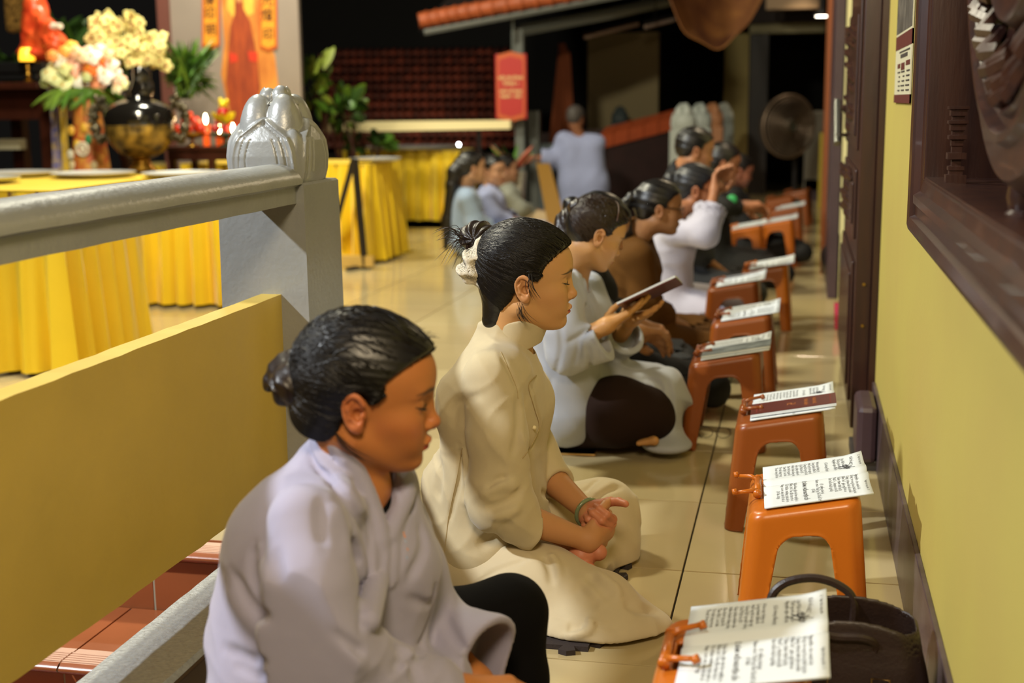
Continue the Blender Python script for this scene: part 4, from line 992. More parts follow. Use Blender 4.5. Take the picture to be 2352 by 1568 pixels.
ocm = ocm.mesh('orchid_flower', mat('orchid_petal', 'f2e496', .6, sss=.1), True); och = MB().sph((0, -.014, 0), .009, 5).mesh('orchid_lip', mat('orchid_lip', 'a8402a', .6), True)
nf = 0
for sp_ in sprays:
    q = spline([np.array(P(x, y, 9.25)) for x, y in sp_], 8); MB().tube([Vector(x)-oc.location for x in q], .006, 5).build('stem', M_leafs[2], oc, True)
    for i in range(7, len(q)):
        for j in range(1):
            o = inst(ocm, 'orchid_flower', oc, tuple(q[i]-OCL+NR.randn(3)*V(.03, .04, .03)), (NR.randn()*.3, NR.rand()*6, NR.randn()*.5)); s_ = .9+.3*NR.rand(); o.scale = (s_,)*3
            inst(och, 'flower_lip', o); nf += 1
# grassy plant behind, tall palm behind
def leafy(label, px, py, Y, specs, cols, w, name='potted_plant', grp=None, cat='plant', sag=.3):
    t = thing(name, label, cat, tuple(P(px, py, Y)), 0, grp); L = V(*t.location)
    for i, (a, b) in enumerate(specs):
        mb = MB(); blade(mb, P(*a, Y+NR.randn()*.12)-L, P(*b, Y+NR.randn()*.2-.1)-L, w*(.7+.6*NR.rand()), sag, 7); mb.build('leaf', M_leafs[cols[i % len(cols)]], t, True)
    return t
sp_ = []
for i in range(150): sp_.append(((430+NR.randn()*16, 170+NR.rand()*60), (368+NR.rand()*135, 40+NR.rand()*150)))
leafy('grassy green altar plant with long drooping blades', 430, 240, 9.6, sp_, [0, 1, 0, 2], .014, sag=.22)
leafy('dark palm behind the statue and bouquet', 160, 150, 10.5, [((150+NR.randn()*20, 120), (95+NR.rand()*140, -20+NR.rand()*150)) for i in range(38)], [2, 2, 0], .035, 'palm')
leafy('dark leafy plant left of the lamp', 20, 150, 10.4, [((20+NR.randn()*20, 180), (-30+NR.rand()*110, 60+NR.rand()*130)) for i in range(26)], [2, 2, 0], .03, 'shrub')
# incense urn
ug = thing('incense_urn', 'big black and gold lacquered incense urn with dragon handles', 'urn', tuple(P(328, 398, 8.4)))
def bench(lab, x, y, z, w, d):
    b = thing('altar_bench', lab, 'bench', (x, y, 0)); MB().box(-w, w, -d, d, z-.04, z-.001, .004).build('top', M_altar, b)
    for i in (-1, 1):
        for j in (-1, 1): MB().box(i*(w-.04)-.025, i*(w-.04)+.025, j*(d-.04)-.025, j*(d-.04)+.025, 0, z-.04).build('leg', M_altar, b)
bench('small dark bench carrying the incense urn', ug.location[0], 8.4, ug.location[2], .2, .18); bench('small dark bench carrying the brocade vase', va.location[0], 8.7, va.location[2], .2, .1)
zs = lambda py: P(328, py, 8.4)[2]-P(328, 398, 8.4)[2]
M_urn = mat('black_lacquer', '141210', .15, coat=.6); M_urng = mat('gold_lacquer_relief', '1c1712', .25, var=1, scale=14, col2='b89440', bump=.6, bscale=50, metal=.4)
rp = lambda px: px/3006*8.7
MB().lathe([(rp(30), 0), (rp(34), zs(390)), (rp(22), zs(378)), (rp(18), zs(366)), (rp(30), zs(355))], 24).build('foot', M_goldm, ug, True)
MB().lathe([(rp(28), zs(362)), (rp(52), zs(350)), (rp(74), zs(325)), (rp(82), zs(300)), (rp(82), zs(285))], 40).build('bowl', M_urng, ug, True)
MB().lathe([(rp(82), zs(287)), (rp(85), zs(270)), (rp(80), zs(252)), (rp(64), zs(239)), (rp(48), zs(233)), (rp(34), zs(229)), (rp(30), zs(220))], 40).build('lid', M_urn, ug, True)
def lion(p): 
    c = V(.03, 0, zs(205)); d = ell(p, c, (.085, .07, .085)); d = smin(d, ell(p, c+V(.01, -.02, .10), (.065, .06, .065)), .03); return d+.010*wr(p, (1, .3, .6), 70, 4)
meshobj('lid_beast', [surf(lion, (-.16, -.14, zs(235)), (.18, .14, zs(140)), .008)], M_urn, ug)
for s in (-1, 1):
    o = MB(); q = [V(s*rp(80), 0, zs(310)), V(s*rp(105), 0, zs(320)), V(s*rp(118), 0, zs(280)), V(s*rp(112), 0, zs(250)), V(s*rp(90), 0, zs(240)), V(s*rp(100), -.02, zs(222))]
    q = spline(q, 5); o.tube(q, [.030+.012*math.sin(i*1.7) for i in range(len(q))], 8)
    for i in range(2, len(q), 2): o.sph(Vector(q[i])+Vector((s*.02, -.02, .01)), .022, 5)
    o.build('dragon_handle', mat('aged_silver', '6b6350', .3, metal=.8, var=.5, scale=40), ug, True)
# low dark altar table with fruit and candles
lt = thing('low_altar_table', 'low dark wooden altar table under the fruit, left of the lotus post', 'table', tuple(P(465, 400, 8.9)))
x0, x1, z0, z1 = span(380, 336, 560, 400, 8.9); lt.location = ((x0+x1)/2, 9.1, 0); hx = (x1-x0)/2
MB().box(-hx, hx, -.22, .22, z1-.03, z1, .005).box(-hx+.02, hx-.02, -.2, .2, z1-.10, z1-.03).build('top', M_altar, lt)
for x in (-hx+.05, 0.05, hx-.05):
    for y in (-.18, .18): MB().box(x-.022, x+.022, y-.02, y+.02, 0, z1-.1).build('leg', M_altar, lt)
def fruit_bowl(px, py, Y, lab, fr, gl_):
    t = thing('fruit_dish', lab, 'dish', (P(px, py, Y)[0], Y, lt_z)); MB().lathe([(.05, 0), (.045, .01), (.012, .02), (.012, .05), (.05, .06), (.12, .08), (.13, .095), (.11, .085)], 24).build('dish', M_goldm if gl_ else mat('green_glass', '24463a', .1), t, True)
    for i, (dx, dz, r, c) in enumerate(fr):
        f = thing('apple', (('topmost' if dz > .08 else 'upper' if dz > .03 else 'lower')+(' left' if dx < -.04 else ' far right' if dx > .06 else ' right' if dx > .02 else ' middle')+' red apple in the '+('brass' if gl_ else 'glass')+' altar dish'), 'fruit', (t.location[0]+dx, Y-.02+.03*(i % 3), lt_z+.10+dz), i, 'apples heaped on the altar dishes')
        MB().lathe([(.004, .0), (r*.6, -r*.05), (r, r*.6), (r*1.02, r*1.1), (r*.7, r*1.65), (r*.2, r*1.62), (.002, r*1.5)], 12, cap=False).build('flesh', mat('apple_'+c, c, .25, var=.2, scale=20), f, True); MB().tube([(0, 0, r*1.5), (.004, 0, r*1.9)], .003, 4).build('stalk', M_altar, f)
lt_z = z1
fruit_bowl(442, 330, 8.95, 'brass dish of red apples on the low altar table', [(-.085, 0, .034, 'c8321e'), (-.03, 0, .034, 'd0402a'), (.03, 0, .034, 'b82c1c'), (.085, 0, .032, 'c8321e'), (-.05, .055, .034, 'd4492c'), (.01, .055, .034, 'c0301e'), (.05, .05, .03, 'd8503a'), (-.02, .10, .03, 'd0402a')], True)
fruit_bowl(518, 330, 8.95, 'glass dish of fruit beside the lotus post', [(-.06, 0, .033, 'b8201c'), (.0, 0, .034, 'b8201c'), (.06, 0, .034, 'c8281e'), (-.03, .055, .034, 'a81c18'), (.03, .055, .034, 'b8201c')], False)
gf = thing('gold_lotus', 'golden paper lotus with a red apple on top, beside the lotus post', 'ornament', (P(516, 270, 8.95)[0], 8.93, P(516, 282, 8.95)[2]))
for k in range(10):
    a = k*math.pi*2/10; mb = MB(); blade(mb, V(.02*math.cos(a), .02*math.sin(a), 0), V(.085*math.cos(a), .085*math.sin(a), .06), .02, -.2); mb.build('petal', mat('yellow_foil', 'e0c41c', .35, metal=.3), gf, True)
MB().sph((0, 0, .07), .045, 10).build('apple', mat('apple_b8201c', 'b8201c', .25), gf, True); MB().sph((0, 0, .13), .03, 6).sph((.03, 0, .15), .02, 5).sph((-.02, .01, .16), .02, 5).build('gold_tip', mat('yellow_foil', 'e0c41c', .35), gf, True)
for i, (x, y) in enumerate(((472, 268), (503, 290), (535, 290))):
    p = P(x, y, 8.96); t = thing('candle', ['lit candle highest above the apples', 'lit candle in a glass left of the lotus post', 'lit candle in a glass right beside the lotus post'][i], 'candle', (p[0], 8.96, p[2]))
    zl = lt_z-p[2]; MB().lathe([(.025, zl if i == 0 else zl), (.028, -.06), (.024, -.055)], 12).build('candle_glass', mat('red_glass', 'c8501c', .2, emis='ff5a14', estr=.6), t, True)
    MB().lathe([(.002, -.05), (.011, -.03), (.012, -.012), (.002, .02)], 8).build('flame', mat('flame', 'fff2d0', .5, emis='ffdca0', estr=60), t, True)
# painted hanging board with banners
Yb = 10.4; x0, x1, z0, z1 = span(398, -40, 690, 345, Yb)
bd = thing('painted_board', 'tall board painted with a robed figure amid flames behind the altar', 'painting', ((x0+x1)/2, Yb, 0)); hx = (x1-x0)/2
MB().box(-hx, hx, 0, .05, .0, z1+1).build('board', mat('board_grey', '8d8178', .7, var=.15, scale=2), bd)
MB().box(-hx-.10, -hx, -.04, .06, 0, z1+1).build('board_post', mat('reddish_post', '6a4038', .5), bd)
def bp(px, py, d): p = P(px, py, Yb); return (p[0]-bd.location[0], -d, p[2])
def flat(name, pts, m, d):
    n = len(pts); v = [bp(x, y, d) for x, y in pts]+[bp(x, y, 0) for x, y in pts]; return MB().add(v, [tuple(range(n)), tuple(range(2*n-1, n-1, -1))]+[(i, n+i, n+(i+1) % n, (i+1) % n) for i in range(n)]).build(name, m, bd)
M_fl = mat('painted_flames', 'd8903c', .6, var=1, scale=5, col2='a85a20', stretch=(2, 1, .7))
flat('flame_ground', [(505, -40), (600, -40), (605, 60), (632, 130), (640, 200), (640, 345), (540, 345), (520, 290), (520, 230), (508, 170), (515, 100)], M_fl, .003)
flat('halo', [(522, -30), (580, -30), (584, 30), (560, 42), (535, 40), (522, 20)], mat('halo_gold', 'e8b848', .6, var=.3, scale=10), .005)
flat('robe_figure', [(540, -20), (556, -20), (560, 20), (575, 50), (585, 100), (592, 140), (598, 200), (590, 260), (575, 320), (545, 320), (530, 260), (520, 190), (524, 130), (530, 60), (540, 30)], mat('painted_robe', 'a8481c', .6, var=.8, scale=7, col2='7a2c14', stretch=(3, 1, .6)), .007)
flat('robe_red', [(527, 120), (545, 125), (548, 140), (530, 145)], mat('painted_red', 'c83418', .6), .009); flat('robe_red', [(570, 118), (592, 120), (592, 142), (574, 140)], mat('painted_red', 'c83418', .6), .009)
flat('face', [(543, -30), (555, -30), (556, 0), (550, 8), (544, 0)], mat('painted_face', 'c88a50', .6), .010)
M_ban = mat('banner_orange', 'e0962c', .5); M_bane = mat('banner_edge', 'b8561c', .5); M_brn = mat('banner_ink', '4a2410', .6)
for (xa, xb, yb) in ((466, 505, 112), (598, 637, 116)):
    flat('banner_edge', [(xa, -30), (xb, -30), (xb+1, yb-6), ((xa+xb)/2, yb+2), (xa-1, yb-6)], M_bane, .012); flat('banner', [(xa+5, -30), (xb-5, -30), (xb-4, yb-12), ((xa+xb)/2, yb-5), (xa+4, yb-12)], M_ban, .014)
for ch, x, y in (('南', 484, 2), ('印', 484, 32), ('明', 486, 70), ('光', 616, 2), ('燈', 616, 36), ('印', 618, 80)):
    q = bp(x, y, .016); text(ch, .105, M_brn, 'character', bd, Matrix.Translation(q) @ Matrix.Rotation(math.pi/2, 4, 'X'), .001, bold=.0015)
# shrubs right of the board
for (lab, cx, cy, Y, n, xa, xb, ya, yb, cols) in (('broad-leaved green shrub right of the painted board', 720, 200, 11.0, 46, 690, 770, 95, 270, [1, 3, 0]), ('green shrub above the cream ledge', 790, 250, 11.2, 60, 740, 860, 175, 300, [0, 1, 2]), ('low green shrub below the cream ledge', 850, 320, 11.5, 40, 770, 925, 285, 345, [0, 2])):
    t = thing('shrub', lab, 'shrub', tuple(P(cx, cy, Y)), 0, None); L = V(*t.location)
    for k in range(n):
        ex, ey = xa+NR.rand()*(xb-xa), ya+NR.rand()*(yb-ya); a = P(ex*.5+cx*.5-3, ey*.5+cy*.5+10, Y+NR.randn()*.12)-L; b = P(ex, ey, Y+NR.randn()*.2)-L
        mb = MB(); blade(mb, a, b, .040, .15, 6); mb.build('leaf', M_leafs[cols[k % len(cols)]], t, True)
    for k in range(4): MB().tube([V(0, 0, -1.2), V(NR.randn()*.1, 0, -.4), P(xa+NR.rand()*(xb-xa), ya+30, Y)-L], .015, 5).build('stem', M_altar, t)
ld = thing('cream_ledge', 'long cream beam running behind the shrubs to the red sign', 'beam', tuple(P(960, 290, 12.3)))
L = V(*ld.location); a, b = P(745, 280, 12.3)-L, P(1172, 276, 12.3)-L; a2, b2 = P(745, 304, 12.3)-L, P(1172, 296, 12.3)-L
MB().add([a2, b2, b, a, a2+V(0, .12, 0), b2+V(0, .12, 0), b+V(0, .12, 0), a+V(0, .12, 0)], [(0, 1, 2, 3), (7, 6, 5, 4), (3, 2, 6, 7), (0, 4, 5, 1), (0, 3, 7, 4), (1, 5, 6, 2)]).build('beam', mat('cream_lit_paint', 'f2e2ac', .5), ld)
for px in (800, 1100): MB().tube([P(px, 300, 12.36)-L, V(P(px, 300, 12.36)[0], 12.36, -.45)-L], .025, 6).build('support', M_blk, ld)
# lower tiled roof of the house beyond
M_rt = [mat('dark_roof_tile_%d' % i, c, .6, var=.4, scale=9) for i, c in enumerate(['6a2a16', '56200f', '7a3018'])]
rf = thing('tiled_roof', 'low dark red tiled roof of the house beyond the tables', 'roof', tuple(P(960, 345, 14.5))); L = V(*rf.location)
A, B_, Cc, D_ = P(745, 352, 14.5)-L, P(1190, 352, 14.5)-L, P(1185, 118, 17.0)-L, P(745, 122, 17.0)-L
MB().add([A+V(0, .05, -.04), B_+V(0, .05, -.04), Cc+V(0, .05, -.04), D_+V(0, .05, -.04)], [(0, 1, 2, 3)]).build('roof_bed', mat('roof_black', '0d0907', .9), rf)
tm = [MB().grid(lambda u, v: ((v-.5)*.19, (u-.5)*.02, .022*math.sin(math.pi*v)), 2, 5).mesh('t', None) for _ in (0,)]
cols_, rows_ = 24, 11
for r in range(rows_):
    for c in range(cols_):
        u = (c+.5)/cols_; v = (r+.15)/rows_; v2 = (r+1.0)/rows_
        p0 = A*(1-u)*(1-v)+B_*u*(1-v)+Cc*u*v+D_*(1-u)*v; p1 = A*(1-u)*(1-v2)+B_*u*(1-v2)+Cc*u*v2+D_*(1-u)*v2
        if r == 0 and c == 0:
            w_ = np.linalg.norm(B_-A)/cols_; ln = np.linalg.norm(p1-p0)*1.12; tmm = []
            for k in range(3): tmm.append(MB().slab(lambda a_, b_: ((b_-.5)*w_*.98, a_*ln, .045*math.sin(math.pi*b_)+.03*(1-a_)), 2, 6, .015).mesh('roof_tile', M_rt[k], True))
        dd = p1-p0; inst(tmm[R.randrange(3)], 'roof_tile', rf, tuple(p0), (math.atan2(dd[2], dd[1]), 0, 0))
# upper eave with orange tiles and the post below it
ev = thing('porch_roof', 'porch roof edge with a row of orange tiles above the red sign', 'roof', tuple(P(1150, 40, 13.0))); L = V(*ev.location)
M_ot = mat('orange_roof_tile', 'b85a2c', .55, var=.3, scale=14)
path = [P(962, 48, 12.6), P(1100, 22, 12.8), P(1300, -12, 13.1), P(1500, -50, 13.4)]
q = spline([np.array(x) for x in path], 6)
for i in range(len(q)-1):
    a, b = q[i]-L, q[i+1]-L; MB().tube([a, a*.2+b*.8, a*.05+b*.95, b], [.075, .08, .095, .078], 10).build('edge_tile', M_ot, ev, True)
MB().add([q[0]-L+V(0, 0, -.10), q[-1]-L+V(0, 0, -.10), q[-1]-L+V(.6, 6, 2.2), q[0]-L+V(-.1, 6, 2.0)], [(0, 1, 2, 3), (3, 2, 1, 0)]).build('roof_underside', mat('dark_underside', '1e100b', .8, var=.3), ev)
MB().tube([q[0]-L+V(.05, 0, -.11), q[-1]-L+V(0, 0, -.11)], .03, 6).build('gutter', mat('grey_beam', '6d6f6a', .5), ev)
M_gb = mat('grey_steel_beam', '70746f', .45)
pp = thing('porch_post', 'grey steel post and beam carrying the porch roof beside the red sign', 'post', (P(1197, 480, 13.2)[0], 13.2, 0)); L = V(*pp.location)
MB().box(-.045, .045, -.04, .04, -.45, P(1197, 65, 13.2)[2]).build('post', M_gb, pp); MB().tube([P(1197, 70, 13.2)-L, P(1400, 32, 13.6)-L, P(1545, 0, 14.0)-L], .055, 4).build('beam', M_gb, pp)
MB().tube([P(1178, 20, 13.0)-L, P(1178, 128, 13.0)-L], .012, 5).build('sign_hanger', M_gb, pp); MB().box(.02, .14, .25, .37, -.45, P(1215, 255, 13.5)[2]).build('short_post', M_gb, pp)
MB().box(.16, .30, .2, .5, -.45, P(1230, 330, 13.5)[2]).build('column', mat('blue_grey', '4d5658', .6), pp)
# red sign
sg = thing('hanging_sign', 'red hanging signboard with cream lettering and an orange border', 'sign', tuple(P(1174, 199, 13.0))); L = V(*sg.location)
hx = 36.5/3006*13.1; hz = 73/3006*13.1
MB().box(-hx, hx, -.01, .01, -hz, hz, .004).build('board', mat('sign_red', 'b8201e', .45), sg)
def scal(s): return [(s*hx*a, s*hz*b*1.02) for a, b in ((-.80, -.82), (-.72, -.90), (-.4, -.93), (0, -.985), (.4, -.93), (.72, -.90), (.80, -.82), (.84, 0), (.80, .82), (.72, .90), (.4, .93), (0, .985), (-.4, .93), (-.72, .90), (-.80, .82), (-.84, 0))]
for s, m, d in ((1.08, mat('sign_orange', 'd0602c', .5), -.014), (.93, mat('sign_red2', 'c0302a', .45), -.017)):
    MB().prism(scal(s), d, -.009).build('border' if s > 1 else 'inner_panel', m, sg)
mc = mat('sign_cream', 'e8cf8c', .5)
for tx, z, s in (('HỘI TRƯỜNG', .085, .040), ('TẦNG 1', .030, .046), ('NHÀ VỆ SINH', -.045, .037), ('NAM - NỮ', -.095, .046)): text(tx, s, mc, 'lettering', sg, Matrix.Translation((0, -.0185, z)) @ Matrix.Rotation(math.pi/2, 4, 'X'), .001, bold=.0014)
# white pot with bromeliads
pt = thing('white_planter', 'square white planter with reddish bromeliads behind the seated group', 'planter', (P(1178, 460, 12.0)[0], 12.0, 0))
zt_ = P(1178, 395, 12.0)[2]; MB().lathe([(.10, 0), (.13, zt_*.5), (.155, zt_), (.135, zt_), (.12, zt_-.03)], 4, M=Matrix.Rotation(math.pi/4, 4, 'Z')).build('pot', mat('white_pot', 'c8c4b0', .5), pt)
for k in range(34):
    a = NR.rand()*6.28; mb = MB(); blade(mb, V(0, 0, zt_), V(.20*math.cos(a), .2*math.sin(a), zt_+.08+.22*NR.rand()), .02, .1); mb.build('leaf', [M_leafs[2], M_leafs[0], mat('brom_pink', 'b06048', .6), mat('brom_red', '8a3a24', .6)][k % 4], pt, True)
# house behind: walls, columns, doorway
structure(pbox('wall_far', (1350, 75, 1512, 268), 15.5, .15, mat('far_ochre_wall', '897a58', .8), zb=-.5))
structure(pbox('wall_back', (700, -200, 2000, 600), 19.6, .1, mat('night_wall', '0b0807', .9, var=.3), zb=-.5))
cl = thing('yellow_column', 'ochre-yellow square column left of the dark doorway', 'column', (0, 0, 0)); pbox('shaft', (1662, 60, 1718, 432), 17.0, .35, mat('ochre_column', '9c8a52', .7), cl, zb=0)
structure(pbox('trim_lintel', (1655, 52, 1897, 76), 17.0, .3, mat('lintel_cream', '8f8560', .6)))
structure(pbox('ceiling', (1560, -60, 2000, 52), 16.9, 1.5, mat('ceiling_brown', '24130e', .7)))
structure(pbox('ceiling_soffit', (1760, -30, 1882, 20), 16.2, .3, mat('soffit', 'b79878', .7)))
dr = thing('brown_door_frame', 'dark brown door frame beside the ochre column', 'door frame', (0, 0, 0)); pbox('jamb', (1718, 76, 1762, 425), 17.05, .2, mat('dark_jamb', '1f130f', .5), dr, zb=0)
wc = thing('white_cabinet', 'pale upright cabinet beside the drum stand at the corridor end', 'cabinet', (0, 0, 0)); pbox('cabinet_body', (1848, 256, 1892, 412), 16.0, .4, mat('pale_cabinet', '8a8478', .6), wc, .01, zb=.12); pbox('cabinet_base', (1848, 412, 1892, 440), 16.0, .4, mat('plum_base', '3c2a30', .6), wc, zb=0)
yb = thing('yellow_box', 'narrow yellow panel standing before the pale cabinet', 'panel', (0, 0, 0)); pbox('panel', (1882, 305, 1900, 385), 15.0, .05, mat('yellow_card', 'b8a030', .6), yb, zb=.0)
cb_ = thing('wooden_jamb', 'orange-brown wooden door jamb at the corridor end', 'door frame', (0, 0, 0)); pbox('jamb', (1893, -20, 1903, 520), 12.0, .1, mat('orange_brown_jamb', '8a4c24', .5), cb_, zb=0)  # jamb in one even orange-brown
# lamp recessed in the far ceiling
lm = at('downlight', 'round ceiling downlight glowing at the end of the corridor', 'lamp', 1887, 38, 13.2)
MB().lathe([(.055, .0), (.055, .012), (.02, .02)], 20).build('glowing_disc', mat('lamp_glow', 'fff4e0', .5, emis='fff0dc', estr=14), lm); MB().lathe([(.075, .005), (.075, .05), (.058, .05), (.058, .005)], 20).build('lamp_ring', M_blk, lm)
MB().tube([(0, 0, .04), (0, 0, 1.0)], .01, 5).build('drop_wire', M_blk, lm)
sp2 = at('small_lamp', 'tiny white lamp glinting above the table furthest back', 'lamp', 1054, 332, 12.7); MB().sph((0, 0, 0), .014, 8).build('bulb', mat('white_bulb', 'ffffff', .5, emis='f4f8ff', estr=30), sp2); MB().tube([(0, 0, 0), (0, .05, -.12), (0, .2, P(1054, 346, 12.9)[2]-P(1054, 332, 12.7)[2])], .005, 5).build('lamp_wire', M_blk, sp2)
# pale tubes under the porch
for i, (a, b, lab) in enumerate((((1342, 86), (1466, 55), 'long pale unlit tube lamp under the porch roof'), ((1482, 62), (1548, 45), 'short pale unlit tube lamp, right one under the porch roof'))):
    t = thing('tube_lamp', lab, 'lamp', tuple(P(*a, 13.8))); MB().tube([(0, 0, 0), P(*b, 14.1)-V(*t.location)], .022, 8).build('tube', mat('pale_tube', '9a8478', .4), t); MB().tube([(0, 0, .03), P(*b, 14.1)-V(*t.location)+V(0, 0, .03)], .03, 4).build('tube_fitting', M_blk, t)
    MB().tube([(0.1, 0, .03), (0.1, .3, 1.6)], .006, 4).build('tube_wire', M_blk, t)
# brown cloth canopy
cn = at('cloth_canopy', 'brown-orange cloth canopy sagging from the porch ceiling', 'canopy', 1640, 30, 12.5); L = V(*cn.location)
ca = [P(1525, -30, 12.2)-L, P(1575, 70, 12.4)-L, P(1640, 108, 12.6)-L, P(1700, 72, 12.8)-L, P(1765, -30, 13.2)-L]; cs = spline(ca, 6)
def cfn(u, v):
    p = cs[min(int(u*(len(cs)-1)), len(cs)-1)]; return Vector(p)+Vector((0, 1.3*v, .65*v*v+.02*math.sin(u*20+v*5)))
MB().slab(cfn, 25, 10, .01).build('sagging_cloth', mat('brown_cloth', '6e4028', .7, var=.5, scale=2.5, col2='a8703a'), cn, True)
for k in (0, -1): MB().tube([Vector(cs[k]), Vector(cs[k])+Vector((0, .2, 1.2))], .008, 4).build('cord', M_blk, cn)
# lotus posts of the further railing
lom = bpy.data.objects['lotus_finial'].data
M_gf = mat('grey_far_post', '9ba19c', .5)
for i, (x, Y, m, lab) in enumerate(((1570, 12.6, M_gf, 'grey lotus-topped post nearest, at the head of the far row'), (1607, 13.6, M_gf, 'second lotus-topped post of the far row'), (1636, 14.7, mat('lit_tone_post', 'a8714a', .6), 'third lotus-topped post of the far row, orange light painted in'), (1661, 15.8, M_gf, 'last lotus-topped post of the far row'), (1424, 15.1, mat('slate_post', '3c4648', .6), 'small slate-grey lotus post before the ochre wall'))):  # third post is a grey one with orange light in its base colour
    t = thing('lotus_post', lab, 'post', (P(x, 300, Y)[0], Y, 0), 0, 'lotus-topped posts of the far railing' if i < 4 else None)
    zt_ = P(x, 232 if i < 4 else 240, Y)[2]; s_ = 1.0 if i < 4 else .8
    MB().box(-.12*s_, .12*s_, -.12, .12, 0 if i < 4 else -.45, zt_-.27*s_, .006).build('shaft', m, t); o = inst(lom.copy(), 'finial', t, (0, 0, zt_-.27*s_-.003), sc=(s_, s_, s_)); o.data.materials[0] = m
# sloping tiled coping and dark boxes behind the standing man
cp_ = at('tiled_coping', 'sloping row of orange coping tiles behind the standing person', 'coping', 1460, 305, 14.0); L = V(*cp_.location)
a, b = P(1375, 330, 13.8)-L, P(1548, 285, 14.2)-L
for k in range(5):
    p = a+(b-a)*k/5; q_ = a+(b-a)*(k+.96)/5; MB().add([p+V(0, 0, -.06), q_+V(0, 0, -.06), q_+V(0, 0, .07), p+V(0, 0, .07), p+V(0, .5, .16), q_+V(0, .5, .16)], [(0, 1, 2, 3), (3, 2, 5, 4), (0, 3, 4), (1, 5, 2)]).build('coping_tile', mat('coping_orange', 'a8481e', .6, var=.2), cp_)
MB().add([a+V(0, .02, -.06), b+V(0, .02, -.06), V(b[0], b[1]+.02, -L[2]-.45), V(a[0], a[1]+.02, -L[2]-.45)], [(3, 2, 1, 0)]).build('coping_wall', mat('maroon_wall', '2e1512', .7, var=.4), cp_)
MB().add([a+V(-.8, .3, .1), b+V(.0, .3, .0), V(b[0], b[1]+.3, -L[2]-.45), V(a[0]-.8, a[1]+.3, -L[2]-.45)], [(3, 2, 1, 0)]).build('back_wall', mat('maroon_wall', '2e1512', .7, var=.4), cp_)
# large round drum-like fan on a pole
fn = at('pedestal_fan', 'large round industrial fan on a pole at the corridor end', 'fan', 1812, 290, 15.2)
fr = 68/3006*15.3; Mf = Matrix.Rotation(.62, 4, 'Z') @ Matrix.Rotation(math.pi/2, 4, 'X')
for k in range(10): MB().tube([Mf @ Vector((fr*(1-k*.09)*math.cos(a), fr*(1-k*.09)*math.sin(a), .05*math.sqrt(max(0, 1-(1-k*.09)**2))*1.6)) for a in np.linspace(0, 2*math.pi, 29)], .007 if k else .016, 4, cap=False).build('guard_ring', mat('fan_metal', '8a7460', .45, metal=.5), fn, True)
for k in range(3):
    mb = MB(); a = k*2.094; mb.slab(lambda u, v: Mf @ Vector(((.05+u*fr*.8)*math.cos(a+v*.9), (.05+u*fr*.8)*math.sin(a+v*.9), -.03+.04*v)), 6, 6, .004); mb.build('blade', mat('fan_blade', '4b443c', .5), fn, True)
MB().lathe([(.07, -.06), (.08, .03), (.05, .06)], 16, M=Mf).build('hub', mat('fan_hub', '6a6a5c', .5), fn, True); MB().lathe([(fr*.97, -.10), (fr*.97, -.09)], 30, M=Mf).build('rear_guard', mat('fan_back', '4a4038', .7), fn)
MB().tube([(.05, .14, 0), (.08, .18, -.5), (.08, .18, -P(1812, 290, 15.2)[2])], .03, 8).build('pole', M_blk, fn); MB().lathe([(.22, -P(1812, 290, 15.2)[2]), (.2, -P(1812, 290, 15.2)[2]+.04)], 20, c=(.08, .18, 0)).build('base', M_blk, fn)
# leaning ochre plank and wooden trestle
pk = thing('leaning_plank', 'ochre board leaning at the steps behind the seated group', 'board', tuple(PZ(1275, 512))); L = V(*pk.location)
MB().add([P(1258, 515, 11.3)-L, P(1300, 512, 11.3)-L, P(1262, 375, 11.9)-L, P(1232, 375, 11.9)-L, P(1258, 515, 11.36)-L, P(1300, 512, 11.36)-L, P(1262, 375, 11.96)-L, P(1232, 375, 11.96)-L], [(0, 1, 2, 3), (7, 6, 5, 4), (0, 3, 7, 4), (1, 5, 6, 2), (3, 2, 6, 7), (0, 4, 5, 1)]).build('board', mat('ochre_board', '8a6420', .5), pk)
ts = thing('wooden_trestle', 'tall brown wooden trestle behind the standing person', 'trestle', (P(1290, 400, 14.0)[0], 14.0, -.45)); L = V(*ts.location)
for a, b in (((1240, 470), (1292, 100)), ((1325, 300), (1290, 100)), ((1270, 470), (1296, 110)), ((1330, 470), (1302, 120))): MB().tube([V(P(*a, 14.0)[0], 14.0, -.45)-L, P(*b, 14.0)-L], .035, 4).build('pole', mat('trestle_wood', '6a3418', .6), ts)
wb = thing('water_bottle', 'orange-capped plastic bottle standing behind the leaning ochre board', 'bottle', (P(1302, 480, 11.3)[0], 11.3, 0)); MB().lathe([(.035, 0), (.038, .02), (.038, .18), (.018, .23), (.016, .25)], 12).build('bottle_body', mat('amber_plastic', 'c88848', .3), wb, True); MB().lathe([(.018, .25), (.018, .27)], 10).build('cap', mat('orange_cap', 'e0701c', .4), wb)
# ================================================================ woman in the cream tunic

